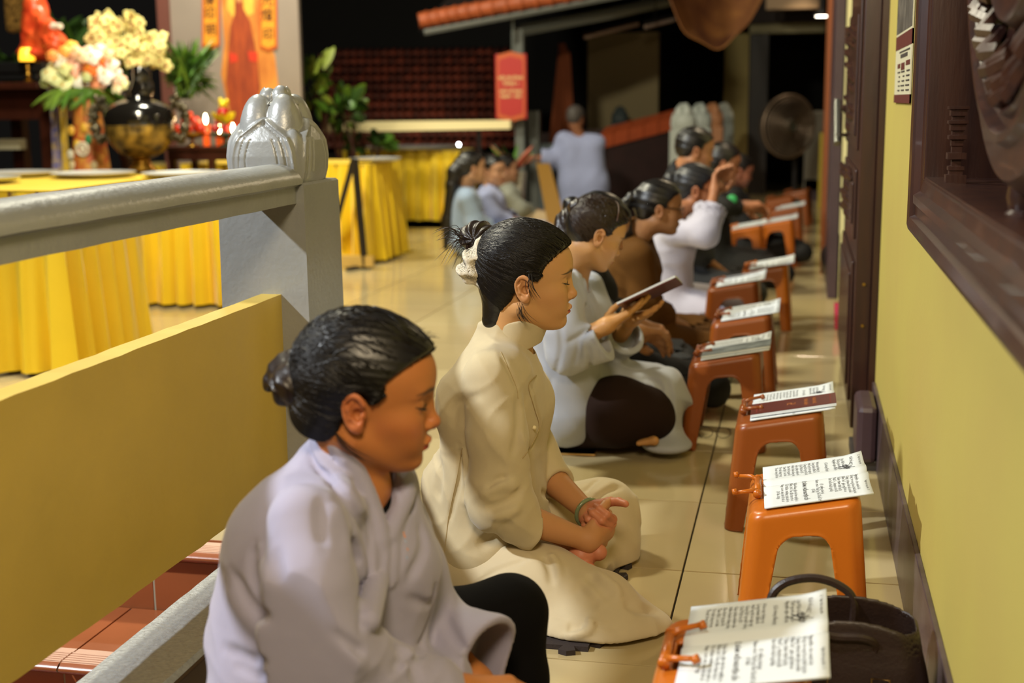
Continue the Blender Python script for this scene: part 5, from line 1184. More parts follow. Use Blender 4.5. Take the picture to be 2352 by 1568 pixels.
M_cream = mat('cream_linen', 'bfb08d', .8, var=.06, scale=30, bump=.35, bscale=600, sheen=.2, dist=.0005)
M_creamp = mat('cream_trouser_linen', 'c2b392', .8, var=.05, scale=20, bump=.3, bscale=600, sheen=.2, dist=.0005)
def hair_cap(hd, p, part=0.0, low=1.0, thick=1.0, tie=None):
    """close combed hair over the skull, open at the face and the ears"""
    q = hd.loc(p); s = np.stack([q[:, 0], np.abs(q[:, 1]), q[:, 2]], 1)
    d = ell(s, (-.009, 0, .038), (.097, .0800+.002*thick, .088+.004*thick))
    d = smin(d, ell(s, (.030, 0, .045), (.060, .064, .056)), .03)
    d = smin(d, ell(s, (-.046, 0, -.012), (.046, .056, .058*low)), .03)
    if tie is not None:      # combed grooves running to the tie
        b = np.asarray(tie, float); F0 = V(.085, 0, .03); ax = b-F0; ax /= np.linalg.norm(ax); e1 = np.cross(ax, V(0, 1, 0)); e1 /= np.linalg.norm(e1); e2 = np.cross(ax, e1)
        r_ = q-(b*.5+F0*.5); az = np.arctan2(r_@e1, r_@e2); ln = r_@ax
        d = d+.0004*np.sin(az*44+1.5*np.sin(ln*14+az*2)+2*np.sin(az*5))
    # face opening
    x, y, z = s.T
    hl = np.interp(z, [-.12, -.03, -.012, .004, .020, .040, .058, .074, .09, .2], [-.045, -.030, -.022, .014, .026, .034, .050, .066, .085, .2])+(.045-y)*.22*(z > .02)
    d = smax(d, (x-hl)*.9, .006)
    ear = ell(s, (-.006, .085, -.012), (.020, .030, .034)); d = smax(d, -ear, .006)
    return d*hd.k
def lashes(hd, T):
    mb = MB()
    for sd in (-1, 1):
        c = V(.0650, sd*.0315, -.0005); q = []
        for t in np.linspace(-1, 1, 11):
            el_ = -.33+.16*t*t; w = .0156*t; r = math.sqrt(max(.0142**2-w*w*.8, 1e-6)); q.append(c+V(r*math.cos(el_)+.0006, w, r*math.sin(el_)))
        mb.tube([hd.w(x) for x in q], [.0004]+[.0011]*9+[.0006], 5)
        for t in np.linspace(-.9, .9, 12):
            el_ = -.33+.16*t*t; w = .0156*t; r = math.sqrt(max(.0142**2-w*w*.8, 1e-6)); a = c+V(r*math.cos(el_), w, r*math.sin(el_)); mb.tube([hd.w(a), hd.w(a+V(.0045, w*.15, -.0015)), hd.w(a+V(.0065, w*.2, .0))], [.0004, .0003, .0001], 4)
    mb.build('eyelashes', mat('lash_black', '0a0706', .7), T)
def w2():
    K = 1.10
    hd = Head(P(1209, 637, 3.05), (.955, .27, -.06), (.10, -.02, 1), K, skin='c4935f', flush=.45)
    T = thing('person', 'cross-legged woman in a cream tunic with a white lace scrunchie and green bangle', 'person', (-.62, 3.1, 0))
    T0 = np.array([-.62, 3.1, 0])
    neck = P(1163, 775, 3.07)
    # ---- arms (skin)
    eN, wN = P(1165, 1178, 2.90), P(1352, 1242, 2.98); eF, wF = P(1240, 1075, 3.26), P(1352, 1178, 3.10)
    nb = hd.w((-.022, 0, -.06)); nl = neck
    def head(p): return smin(hd.sdf(p), smin(cap(p, nb, nl, .052, .058), cap(p, nl, P(1150, 850, 3.07), .058, .10), .03), .022)
    dN = np.array([.75, .62, .02]); 
    def handN(p): return hand_sdf(p, wN, (P(1398, 1222, 3.06)-wN), (-.10, .85, .15), 1, 1.08, (.85, .9, .95, 1.0), .03, (.30, .2, .1))
    def handF(p): return hand_sdf(p, wF, (P(1392, 1216, 3.03)-wF), (-.45, -.60, .62), -1, 1.06, (1.15, 1.2, 1.2, 1.25), .03, (.1, .0, .0))
    def armN(p): return smin(cap(p, eN, wN, .043, .0235), handN(p), .02)
    def armF(p): return smin(cap(p, eF, wF, .043, .0245), handF(p), .02)
    # ---- foot, sole up, resting on the near calf
    h0, b1 = P(1250, 1262, 3.12), P(1338, 1275, 2.99)
    def foot(p):
        d = chain(p, [P(1225, 1255, 3.14), P(1290, 1268, 3.06), P(1335, 1276, 2.99)], [.030, .031, .036], .02)
        d = smin(d, cap(p, P(1350, 1262, 3.00), P(1375, 1268, 2.985), .024, .0205), .010)      # ball and big toe
        for i, (a, b) in enumerate([((1340, 1292), (1356, 1304)), ((1330, 1300), (1343, 1314)), ((1318, 1304), (1328, 1318)), ((1306, 1306), (1314, 1319))]):
            d = smin(d, cap(p, P(*a, 2.97), P(*b, 2.955), .0145-.001*i, .0125-.001*i), .005)
        return d
    R1 = [surf(head, hd.pos-.22, hd.pos+V(.2, .2, .17), .0019), surf(armN, V(*np.minimum(eN, wN))-.12, V(*np.maximum(eN, wN))+.16, .0022),
          surf(armF, np.minimum(eF, wF)-.12, np.maximum(eF, wF)+.14, .0022), surf(foot, P(1300, 1270, 3.0)-.16, P(1300, 1270, 3.0)+.16, .0022)]
    def col(p):
        c = hd.col(p); far = (p-hd.pos)[:, 2] < -.25
        c[far] = np.array(srgb('b98558'))
        f = foot(p) < .003; c[f] = np.array(srgb('c07a5a'))
        hF = (handF(p) < .003) & far; c[hF] = np.array(srgb('bf7a58'))
        return c
    R1.append(surf(lambda p: np.minimum(np.minimum(cap(p, P(1120, 880, 2.98), P(1165, 870, 3.18), .05, .05), cap(p, P(1150, 860, 3.07), P(1130, 1260, 3.08), .07, .09)), np.minimum(cap(p, P(1128, 878, 2.92), eN, .045, .042), np.minimum(cap(p, P(1165, 858, 3.22), eF, .045, .042), cap(p, P(1130, 1270, 3.1), P(1230, 1258, 3.14), .08, .03)))), P(1050, 1330, 2.85)-.05, P(1290, 820, 3.35)+V(.1, .1, .1), .009))
    body = meshobj('body', R1, M_skin, T, col); 
    lashes(hd, T)
    # ---- hair
    def hair(p): return smin(hair_cap(hd, p, low=.95, tie=(-.10, .01, .065)), cap(p, hd.w((-.050, 0, -.045)), hd.w((-.060, 0, -.098)), .046, .030), .02)
    bunc = P(1100, 545, 3.07); bun2 = P(1084, 560, 3.07)
    def bun(p):
        d = ell(p, bunc, (.047, .05, .040)); d = smin(d, ell(p, P(1118, 560, 3.06), (.03, .045, .035)), .02)
        return d+.0025*np.sin(np.arctan2((p-bunc)[:, 2], (p-bunc)[:, 0])*9+(p-bunc)[:, 1]*60)
    hr = meshobj('hair', [surf(hair, hd.pos-.16, hd.pos+.16, .0024)], M_hair, T)
    bn = meshobj('hair_bun', [surf(bun, bunc-.1, bunc+.1, .0024)], M_hairb, T)
    st = [hd.w(q) for q in [(.076, -.012, .082), (.078, -.030, .070), (.068, -.050, .055), (.052, -.066, .035), (.030, -.074, .018), (-.005, -.078, .028), (-.022, -.078, .010), (-.024, -.072, -.02), (-.03, -.060, -.05), (-.05, -.045, -.075)]]
    en = [hd.w(q) for q in [(-.085, .01, .075), (-.095, -.005, .068), (-.10, -.015, .055), (-.105, -.01, .04)]]
    strands(hair, st, en, 2600, M_strand, .0011, parent=T, jit=.004, lift=.0024)
    st2 = [hd.w(q) for q in [(.078, -.010, .083), (.080, .010, .083), (.07, .035, .075), (.055, .06, .05)]]
    strands(hair, st2, [hd.w((-.09, .01, .075)), hd.w((-.095, .02, .06))], 900, M_strand, .0011, parent=T, jit=.004, lift=.0024, seed=5)
    R = np.random.RandomState(4); fl = []
    for i in range(46):      # loose ends spraying out of the bun
        a = P(1082+R.randn()*8, 560+R.randn()*14, 3.06); yb = R.rand(); b = P(1000+yb*38+R.randn()*12, 545+70*yb+R.randn()*22, 3.03+R.randn()*.03); mid = (a+b)/2+V(0, 0, .018+.012*R.rand())
        fl.append(spline([a, mid, b], 7)[:14])
    tubes(np.array(fl), .0008, M_strandb, 'loose_hair', T, taper=.1)
    fl = []
    for i in range(26):      # wisps before and below the ear
        a = P(1212+R.randn()*5, 628, 3.0-.04) if i % 2 else P(1192+R.randn()*5, 700+R.randn()*6, 2.98)
        b = P(1236+R.randn()*8, 685+R.rand()*12, 2.955) if i % 2 else P(1215+R.randn()*14, 738+R.rand()*12, 2.975); mid = (a+b)/2+V(-.006, -.004, 0)
        fl.append(spline([a, mid, b], 7)[:14])
    tubes(np.array(fl), .0006, M_strand, 'hair_wisps', T, taper=.1)
    fl = [spline([P(1076+R.randn()*4, 560, 3.03), P(1070+R.randn()*3, 595, 2.99), P(1088+R.randn()*6, 632, 2.99)], 7)[:14] for i in range(16)]
    tubes(np.array(fl), .0008, M_strandb, 'loose_lock', T, taper=.1)
    # ---- scrunchie
    sc = P(1093, 612, 3.0)
    def scr(p):
        d = None
        for (a, b, ra, rb) in [((1112, 552), (1095, 590), .012, .026), ((1095, 590), (1082, 618), .026, .030), ((1082, 618), (1106, 628), .022, .022), ((1100, 630), (1112, 668), .022, .010)]:
            e = cap(p, P(*a, 3.02), P(*b, 3.01), ra, rb); d = e if d is None else smin(d, e, .012)
        a = p-sc; return np.abs(d+.003*np.sin(a[:, 0]*150+a[:, 2]*90)+.003*np.sin(a[:, 2]*170-a[:, 1]*60))-.0012
    M_lace = mat('white_lace', 'e6dcc4', .75, var=.35, scale=110, bump=1, bscale=130, dist=.002)
    meshobj('scrunchie', [surf(scr, sc-.12, sc+.12, .0022)], M_lace, T, label='white lace scrunchie')
    # ---- tunic
    sN, sF = P(1128, 868, 2.90), P(1165, 850, 3.26)
    hN, hF = P(1098, 1270, 2.99), P(1120, 1240, 3.22)
    chN, chF = P(1118, 930, 2.985), P(1165, 920, 3.17)
    wsN, wsF = P(1115, 1100, 3.0), P(1150, 1090, 3.18)
    def torso(p):
        d = smin(chain(p, [hN, wsN, chN, sN+V(.02, .05, -.0)], [.105, .104, .112, .062], .05), chain(p, [hF, wsF, chF, sF], [.105, .104, .108, .06], .05), .12)
        d = smin(d, cap(p, P(1150, 835, 3.07), P(1158, 758, 3.07), .088, .066), .06)
        d = smin(d, cap(p, sN, sF, .060, .060), .05)
        return d
    def sleeve(p):
        a = chain(p, [sN, P(1142, 1000, 2.875), P(1150, 1150, 2.88)], [.068, .066, .072], .03)
        b = smin(a, cap(p, P(1150, 1158, 2.88), P(1218, 1218, 2.91), .068, .050), .045)
        return b
    cuN = (P(1228, 1222, 2.915)); cdN = (wN-eN)/np.linalg.norm(wN-eN)
    def sleeveF(p):
        return smin(cap(p, sF, P(1215, 1040, 3.26), .064, .062), cap(p, P(1215, 1040, 3.26), P(1290, 1120, 3.2), .062, .045), .05)
    cuF = P(1278, 1122, 3.2); cdF = (wF-eF)/np.linalg.norm(wF-eF)
    def panel(p):      # skirt of the tunic hanging behind and at the side
        a = cap(p, P(1070, 1120, 3.07), P(1078, 1290, 3.05), .112, .092); b = cap(p, P(1130, 1150, 3.03), P(1115, 1275, 2.98), .10, .10)
        d = smin(smin(a, b, .06), cap(p, P(1180, 1190, 3.1), P(1150, 1250, 3.1), .09, .08), .06)
        nrm = np.array([.10, -.05, -.99]); zc = P(1040, 1375, 2.9)
        return smax(d, ((p-zc)@nrm)-.0, .01)
    def base(p):
        d = smin(torso(p), panel(p), .05)
        s1 = smax(sleeve(p), (p-cuN)@cdN-.0, .004); s2 = smax(sleeveF(p), (p-cuF)@cdF, .004)
        d = smin(d, s1, .005); d = smin(d, s2, .008)
        return d
    F = Folds(base, [
        ([(1186, 905), (1192, 960), (1188, 1010), (1176, 1050)], .010, .010), ([(1150, 815), (1175, 860), (1192, 900)], .006, .006),
        ([(1100, 1140), (1130, 1122), (1165, 1112), (1196, 1118)], .014, -.010), ([(1110, 1165), (1150, 1160), (1185, 1140), (1200, 1120)], .010, .011), ([(1122, 1188), (1165, 1180), (1200, 1160)], .012, -.008), ([(1115, 1130), (1140, 1105), (1170, 1095)], .008, .008),
        ([(1055, 1020), (1058, 1090), (1040, 1160), (1032, 1200)], .006, .010), ([(1065, 1020), (1075, 1100), (1068, 1170)], .014, -.006),
        ([(1110, 905), (1050, 930), (1040, 990)], .012, .006), ([(1212, 860), (1232, 940), (1240, 975), (1225, 1015), (1205, 1050)], .0035, .004),
        ([(1240, 1130), (1270, 1150), (1240, 1180)], .01, .006), ([(1080, 900), (1030, 930), (1000, 1000)], .02, -.004), ([(1175, 1190), (1140, 1230), (1090, 1260)], .014, .008), ([(1195, 980), (1205, 1030), (1215, 1080)], .008, -.006),
        ([(1000, 980), (1010, 1080), (1000, 1150)], .02, .006)])
    collar_c = P(1170, 770, 3.07)
    upn = (hd.w((-.01, 0, -.06))-P(1150, 850, 3.07)); upn /= np.linalg.norm(upn)
    def hole(p): return cap(p, P(1160, 830, 3.07), P(1195, 725, 3.07), .060, .066)
    def tun(p):
        d = base(p)+1.5*F(p)-.0042*wrs(p, (.5, .2, .7), 24, 3)-.0022*wrs(p, (.9, .2, -.3), 38, 5)
        # hollow sleeves and neck
        inN = cap(p, eN, wN, .050, .040); m = (p-cuN)@cdN
        d = smax(d, -smax(inN, -(m+.05), .004), .003)
        inF = cap(p, eF, wF, .040, .030); d = smax(d, -smax(inF, -((p-cuF)@cdF+.05), .004), .003)
        d = smax(d, -hole(p), .004)
        # lower the neck opening at the front
        ncut = (p-P(1150, 722, 3.07))@V(-.35, 0, 1)/1.06; return smax(d, ncut, .004)
    lo = np.min([hN, hF, P(1000, 1380, 2.9), P(985, 1000, 3.0)], 0)-.2; hi = np.max([hd.pos, cuN, cuF, P(1290, 1100, 3.3)], 0)+.14; lo[2] = max(lo[2], .0)
    tu = meshobj('tunic', [surf(tun, lo, hi, .0042)], M_cream, T)
    # stand-up collar
    def collar(p):
        h = hole(p); b = np.abs(h-.003)-.0030; q = (p-P(1168, 755, 3.07)); v = q@V(-.42, 0, 1)/1.085
        ang = q@V(1, .2, 0); top = .018-.16*np.clip(ang, 0, .07); return smax(smax(b, v-top, .002), -(v+.06), .002)
    meshobj('collar', [surf(collar, P(1168, 755, 3.07)-.13, P(1168, 755, 3.07)+.13, .0026)], M_cream, T)
    # placket piping along the overlapping front, button
    pts = march(tun, spline([(1232, 862), (1214, 885), (1228, 940), (1238, 980), (1222, 1020), (1200, 1052)], 6), off=.0008)
    MB().tube(pts, .0012, 5).build('placket_edge', mat('cream_edge', 'a8946a', .8), T, True)
    for ln_, r_ in (([(1150, 808), (1166, 842), (1186, 890), (1190, 915)], .0010), ([(1062, 1028), (1050, 1095), (1032, 1180), (1024, 1240)], .0014), ([(1030, 1185), (1022, 1260), (1018, 1330)], .0012)):
        q_ = march(tun, spline(ln_, 6), off=.0003); MB().tube(q_, r_, 5).build('seam', mat('cream_edge', 'a8946a', .8), T, True)
    b = march(tun, [(1227, 982)], off=.002)[0]; MB().sph(b, .0055, 8).build('button', mat('cream_button', 'ddd0a8', .5), T, True)
    # ---- trousers
    kN, kF = P(1385, 1405, 2.86), P(1385, 1195, 3.36)
    def tr0(p):
        d = chain(p, [P(1075, 1320, 3.0), P(1230, 1362, 2.92), P(1370, 1400, 2.87)], [.135, .112, .088], .05)
        d = smin(d, chain(p, [P(1390, 1420, 2.86), P(1300, 1430, 2.95), P(1190, 1400, 3.12)], [.075, .075, .07], .05), .06)
        d = smin(d, ell(p, P(1430, 1432, 2.86), (.115, .085, .040)), .05)
        d = smin(d, ell(p, P(1350, 1445, 2.80), (.13, .075, .045)), .05)
        d = smin(d, chain(p, [P(1110, 1290, 3.22), P(1260, 1210, 3.30), P(1378, 1182, 3.35)], [.12, .108, .090], .05), .05)
        d = smin(d, cap(p, P(1385, 1185, 3.35), P(1395, 1290, 3.30), .088, .078), .05)
        d = smin(d, chain(p, [P(1400, 1255, 3.30), P(1330, 1300, 3.12), P(1265, 1300, 3.08)], [.07, .055, .05], .04), .04)
        return cut_floor(d, p, .0125)
    FT = Folds(tr0, [([(1340, 1130), (1375, 1100), (1415, 1080)], .006, .006), ([(1350, 1165), (1390, 1130), (1440, 1115)], .008, .007), ([(1365, 1140), (1400, 1112), (1430, 1098)], .012, -.004),
        ([(1430, 1090), (1462, 1160), (1470, 1240), (1468, 1300)], .012, -.005), ([(1260, 1270), (1275, 1290), (1288, 1330)], .009, -.010), ([(1250, 1275), (1262, 1300), (1270, 1350)], .010, .008),
        ([(1355, 1300), (1385, 1325), (1415, 1350), (1422, 1375)], .008, -.012), ([(1345, 1320), (1375, 1345), (1405, 1380)], .012, .008),
        ([(1250, 1412), (1330, 1425), (1430, 1448)], .0035, .005), ([(1290, 1460), (1345, 1450), (1358, 1430), (1340, 1425)], .010, -.010), ([(1300, 1440), (1340, 1440)], .012, .008),
        ([(1090, 1345), (1140, 1310), (1210, 1285)], .006, .010), ([(1320, 1340), (1345, 1370), (1380, 1390)], .016, .006), ([(1430, 1380), (1470, 1400), (1510, 1402)], .014, .008), ([(1440, 1310), (1400, 1322)], .01, .008)])
    def tr(p): return cut_floor(tr0(p)+1.5*FT(p)-.0055*wrs(p, (.3, .6, .8), 20, 8), p, .0125)
    lo = np.min([P(1000, 1400, 2.9), kN, P(1300, 1500, 2.75)], 0)-.12; hi = np.max([kF, kN, P(1500, 1400, 2.9)], 0)+.16; lo[2] = -.01
    meshobj('trousers', [surf(tr, lo, hi, .0045)], M_creamp, T)
    # jade bangle on the far wrist
    M_jade = mat('jade', '7d8c66', .25, var=.3, scale=60)
    c = wF-(wF-eF)/np.linalg.norm(wF-eF)*.004; ax = (wF-eF)/np.linalg.norm(wF-eF)+V(0, 0, .15); Q = Vector(ax).to_track_quat('Z', 'Y').to_matrix().to_4x4()
    MB().tube([Vector(c)+(Q @ Vector((.034*math.cos(a), .034*math.sin(a), 0))) for a in np.linspace(0, 2*math.pi, 33)], .0052, 10, cap=False).build('bangle', M_jade, T, True)
    for o in T.children: o.location = -Vector(T0)
    return T
w2()
# ================================================================ woman in the lavender robe, nearest
M_lav = mat('lavender_cotton', '9f9cb4', .85, var=.05, scale=14, bump=.3, bscale=500, sheen=.2, dist=.0005)
M_black = mat('black_cotton', '070607', .9, bump=.2, bscale=400, spec=.15)
def w1():
    K = 1.09
    hd = Head(P(843, 902, 1.97), (.955, .25, -.14), (.15, 0, 1), K, skin='b8743f', lip='b0403a', flush=.6)
    T0 = np.array([-.72, 1.98, 0]); T = thing('person', 'woman in a pale lavender robe over black trousers, nearest the lens by the yellow panel', 'person', T0)
    nb = hd.w((-.022, 0, -.06)); nl = P(812, 1120, 1.99)
    eN, wN = P(745, 1530, 1.74), P(1060, 1590, 1.86); eF, wF = P(985, 1455, 2.14), P(1092, 1560, 2.06)
    def head(p): return smin(hd.sdf(p), smin(cap(p, nb, nl, .050, .056), cap(p, nl, P(790, 1190, 1.98), .056, .070), .03), .022)
    def armN(p): return smin(cap(p, eN, wN, .042, .024), hand_sdf(p, wN, (.9, .4, -.15), (0, .3, -1), 1, 1.05, (.5, .6, .6, .7)), .02)
    def armF(p): return smin(cap(p, eF, wF, .040, .024), hand_sdf(p, wF, (.75, -.15, -.6), (-.4, -.2, -.8), -1, 1.05, (.5, .5, .6, .7)), .02)
    R1 = [surf(head, hd.pos-.23, hd.pos+V(.2, .2, .17), .0021), surf(armN, np.minimum(eN, wN)-.12, np.maximum(eN, wN)+.2, .003), surf(armF, np.minimum(eF, wF)-.15, np.maximum(eF, wF)+.2, .003)]
    def col(p):
        c = hd.col(p); far = (p-hd.pos)[:, 2] < -.25; c[far] = np.array(srgb('b5743f')); return c
    R1.append(surf(lambda p: np.minimum(np.minimum(cap(p, P(780, 1210, 1.98), P(760, 1500, 1.98), .055, .09), cap(p, P(720, 1215, 1.82), P(890, 1195, 2.12), .05, .05)), np.minimum(cap(p, P(705, 1215, 1.80), eN, .045, .042), cap(p, P(900, 1200, 2.12), eF, .04, .04))), P(620, 1600, 1.7)-.08, P(1000, 1150, 2.2)+.1, .01))
    meshobj('body', R1, M_skin, T, col)
    def hair(p): return smin(hair_cap(hd, p, low=1.05, thick=1.2, tie=(-.105, .0, .02)), ell(p, hd.w((-.055, -.005, -.036)), (.046, .05, .044)), .03)
    b1, b2 = P(676, 858, 2.0), P(642, 862, 1.99)
    def bun(p):
        d = smin(ell(p, b1, (.030, .036, .036)), cap(p, b2, P(628, 876, 1.985), .026, .018), .02); d = smin(d, cap(p, P(690, 835, 2.0), P(655, 842, 2.0), .020, .017), .012)
        d = smin(d, cap(p, b1, hd.w((-.10, -.005, .0)), .030, .038), .02)
        q = p-b1; return d+.0022*np.sin(np.arctan2(q[:, 2], q[:, 0])*3+q[:, 0]*120+q[:, 1]*40)+.0007*np.sin(q[:, 2]*260+q[:, 0]*160)
    meshobj('hair', [surf(hair, hd.pos-.19, hd.pos+.17, .0026)], M_hair, T)
    meshobj('hair_bun', [surf(bun, b1-.12, b1+.12, .0026)], M_hairb, T)
    st = [hd.w(q) for q in [(.080, -.002, .082), (.076, -.030, .070), (.068, -.050, .055), (.052, -.066, .035), (.030, -.074, .018), (-.005, -.078, .028), (-.022, -.078, .010), (-.024, -.072, -.02), (-.03, -.060, -.05), (-.05, -.045, -.080)]]
    en = [hd.w(q) for q in [(-.10, .01, .035), (-.108, -.005, .022), (-.112, -.012, .005), (-.108, -.01, -.015)]]
    strands(hair, st, en, 3000, M_strand, .0011, parent=T, jit=.004, lift=.0024, seed=3)
    R = np.random.RandomState(9); fl = []
    for i in range(30):
        a = hd.w((.07-.02*R.rand(), -.02*R.rand(), .09)) if i % 2 else hd.w((-.035, -.065, -.045))
        b = a+V(.035*R.rand()+.01, 0, .028*R.rand()-.005) if i % 2 else hd.w((.0+.03*R.rand(), -.062, -.085-.01*R.rand()))
        fl.append(spline([a, (a+b)/2+(V(.0, 0, .006) if i % 2 else V(-.004, -.003, -.004)), b], 7)[:14])
    tubes(np.array(fl), .0005, M_strand, 'hair_wisps', T, taper=.1)
    lashes(hd, T)
    # robe
    sN, sF = P(705, 1205, 1.79), P(905, 1190, 2.15)
    def torso(p):
        d = smin(chain(p, [P(650, 1640, 1.85), P(672, 1440, 1.88), P(700, 1290, 1.88), sN+V(.0, .06, -.01)], [.13, .105, .100, .062], .05),
                 chain(p, [P(820, 1620, 2.08), P(840, 1440, 2.08), P(860, 1290, 2.08), sF+V(0, -.03, -.01)], [.13, .105, .10, .058], .05), .13)
        d = smin(d, chain(p, [P(700, 1180, 1.93), P(760, 1130, 1.99), P(800, 1140, 2.02)], [.07, .068, .06], .03), .06)
        d = smin(d, cap(p, P(790, 1150, 2.0), P(800, 1062, 2.0), .080, .066), .05)
        d = smin(d, cap(p, P(640, 1250, 1.93), P(600, 1450, 1.95), .075, .085), .08)
        d = smin(d, chain(p, [P(868, 1150, 2.05), P(885, 1300, 2.0), P(850, 1450, 1.98)], [.066, .085, .09], .03), .05)
        d = smin(d, cap(p, P(850, 1115, 2.06), P(878, 1105, 2.10), .060, .055), .04)
        return d
    def sleeveN(p):
        d = chain(p, [sN, P(712, 1350, 1.74), P(735, 1490, 1.74)], [.060, .066, .078], .03)
        return smin(d, chain(p, [P(735, 1500, 1.74), P(860, 1570, 1.79), P(980, 1610, 1.84)], [.080, .066, .07], .03), .05)
    cF = P(1118, 1530, 2.06); fd = (cF-P(1000, 1450, 2.12)); fd /= np.linalg.norm(fd)
    def sleeveF(p):
        d = chain(p, [sF, P(945, 1310, 2.14), P(985, 1440, 2.12)], [.058, .056, .058], .03)
        return smin(d, smin(cap(p, P(995, 1450, 2.12), P(1120, 1500, 2.05), .056, .066), cap(p, P(995, 1490, 2.12), P(1100, 1590, 2.04), .056, .070), .04), .04)
    def base(p):
        d = torso(p); d = smin(d, sleeveN(p), .008); d = smin(d, smax(sleeveF(p), (p-cF)@fd, .004), .016)
        d = smin(d, chain(p, [P(800, 1640, 1.95), P(980, 1620, 1.95)], [.10, .08], .03), .05)
        return cut_floor(d, p, .01)
    F = Folds(base, [
        ([(712, 1015), (730, 1070), (788, 1140), (828, 1205), (842, 1265), (838, 1340), (822, 1410)], .007, .011),
        ([(802, 1225), (812, 1262), (824, 1300)], .007, .010), ([(790, 1200), (820, 1255), (842, 1330), (848, 1400)], .016, -.007),
        ([(535, 1310), (575, 1380), (636, 1438)], .009, .010), ([(520, 1340), (560, 1410), (620, 1470)], .014, -.006), ([(583, 1250), (580, 1310), (600, 1385)], .008, .011), ([(604, 1240), (604, 1300), (625, 1400)], .009, -.006), ([(628, 1250), (640, 1340), (660, 1420)], .012, .008),
        ([(516, 1489), (580, 1518), (650, 1532)], .009, .014), ([(530, 1520), (580, 1545), (620, 1560)], .008, .007),
        ([(730, 1435), (790, 1475), (842, 1507)], .010, .009), ([(720, 1460), (780, 1500), (850, 1535)], .014, -.008),
        ([(828, 1330), (834, 1400), (826, 1452)], .006, .011), ([(845, 1340), (850, 1400), (842, 1450)], .008, -.005),
        ([(965, 1203), (972, 1260), (936, 1335)], .008, .011), ([(950, 1110), (945, 1150), (936, 1180)], .006, .008), ([(1000, 1370), (975, 1450), (958, 1520), (960, 1568)], .006, .010), ([(1012, 1400), (1050, 1470), (1090, 1530)], .010, .006),
        ([(905, 1485), (925, 1510), (900, 1540)], .008, .009), ([(925, 1480), (945, 1510), (915, 1550)], .008, -.006), ([(940, 1500), (955, 1540), (965, 1568)], .010, .014),
        ([(740, 1135), (738, 1200), (745, 1260)], .010, .005), ([(760, 1150), (790, 1210), (800, 1290)], .014, -.004), ([(690, 1300), (700, 1400), (690, 1480)], .02, .004), ([(930, 1370), (985, 1385), (1000, 1330)], .008, .006)], t0=1.2)
    def hole(p):  # V neck
        return smin(cap(p, P(812, 1110, 2.0), P(836, 985, 2.0), .053, .064), cap(p, P(884, 1222, 1.97), P(852, 1100, 2.0), .003, .040), .012)
    tipP, nA, nB = march(base, [(886, 1218), (842, 1112), (926, 1112)], t0=1.2); midP = (nA+nB)/2; rV = np.linalg.norm(nA-nB)/2
    def hole(p, h0=hole): return smin(h0(p), cap(p, tipP, midP, .003, rV*.8), .006)
    def mp(*q): return [np.array(z_) for z_ in march(base, q, t0=1.2)]
    lapN = spline([P(742, 1002, 2.03), P(752, 1000, 1.965), P(784, 1030, 1.928)]+mp((826, 1108), (852, 1172), (870, 1240), (866, 1330), (846, 1425)), 3); lapF = spline([P(792, 985, 2.06), P(860, 1010, 2.075), P(926, 1075, 2.075)]+mp((934, 1130), (912, 1185), (892, 1235)), 3)
    def roll(p): return np.minimum(chain(p, list(lapN), [.014]*4+[.019]*(len(lapN)-4), .001), chain(p, list(lapF), [.016]*len(lapF), .001))
    F2 = Folds(lambda p: base(p), [([(735, 1005), (752, 1060), (792, 1118), (838, 1180), (862, 1240), (862, 1330), (842, 1420)], .019, -.0070, 1), ([(938, 1095), (920, 1150), (897, 1230), (888, 1330)], .017, -.0065, 1)], t0=1.2)
    def tun(p):
        d = base(p)+F(p)+F2(p)+.5*F(p)-.0045*wrs(p, (.5, .2, .6), 22, 3)-.0022*wrs(p, (.9, .2, -.3), 38, 5)
        d = smax(d, -hole(p), .004); d = smin(d, roll(p), .0012)
        inF = smin(cap(p, P(995, 1455, 2.12), P(1130, 1505, 2.05), .046, .060), cap(p, P(995, 1490, 2.12), P(1110, 1600, 2.04), .046, .064), .04)
        d = smax(d, -smax(inF+.004, -((p-cF)@fd+.07), .004), .003)
        return d
    lo = np.min([P(640, 1560, 1.8), P(500, 1500, 1.9)], 0)-.12; hi = np.max([hd.pos, P(1180, 1568, 2.1), sF], 0)+.1; lo[2] = .05
    hi[2] = P(735, 990, 2.0)[2]+.05
    meshobj('robe', [surf(tun, lo, hi, .0042)], M_lav, T)
    # dark undershirt in the opening
    def shirt(p): return smin(cap(p, P(846, 1180, 2.0), P(858, 1300, 1.98), .052, .06), cap(p, P(868, 1150, 2.02), P(880, 1240, 1.98), .018, .03), .01)
    meshobj('undershirt', [surf(shirt, P(840, 1230, 1.99)-.16, P(840, 1230, 1.99)+.16, .005)], M_black, T)
    # embroidery on the breast
    for k, (x, y, cl) in enumerate([(922, 1218, 'd9873a'), (927, 1238, '8fa5c8'), (931, 1256, 'd9873a'), (930, 1274, '8fa5c8'), (925, 1226, 'd9873a')]):
        a = march(base, [(x, y), (x+5, y+10)], t0=1.2, off=.002); MB().tube([a[0], (a[0]+a[1])/2+V(.002, -.001, 0), a[1]], .0018, 5).build('embroidery', mat('thread_'+cl, cl, .6), T, True)
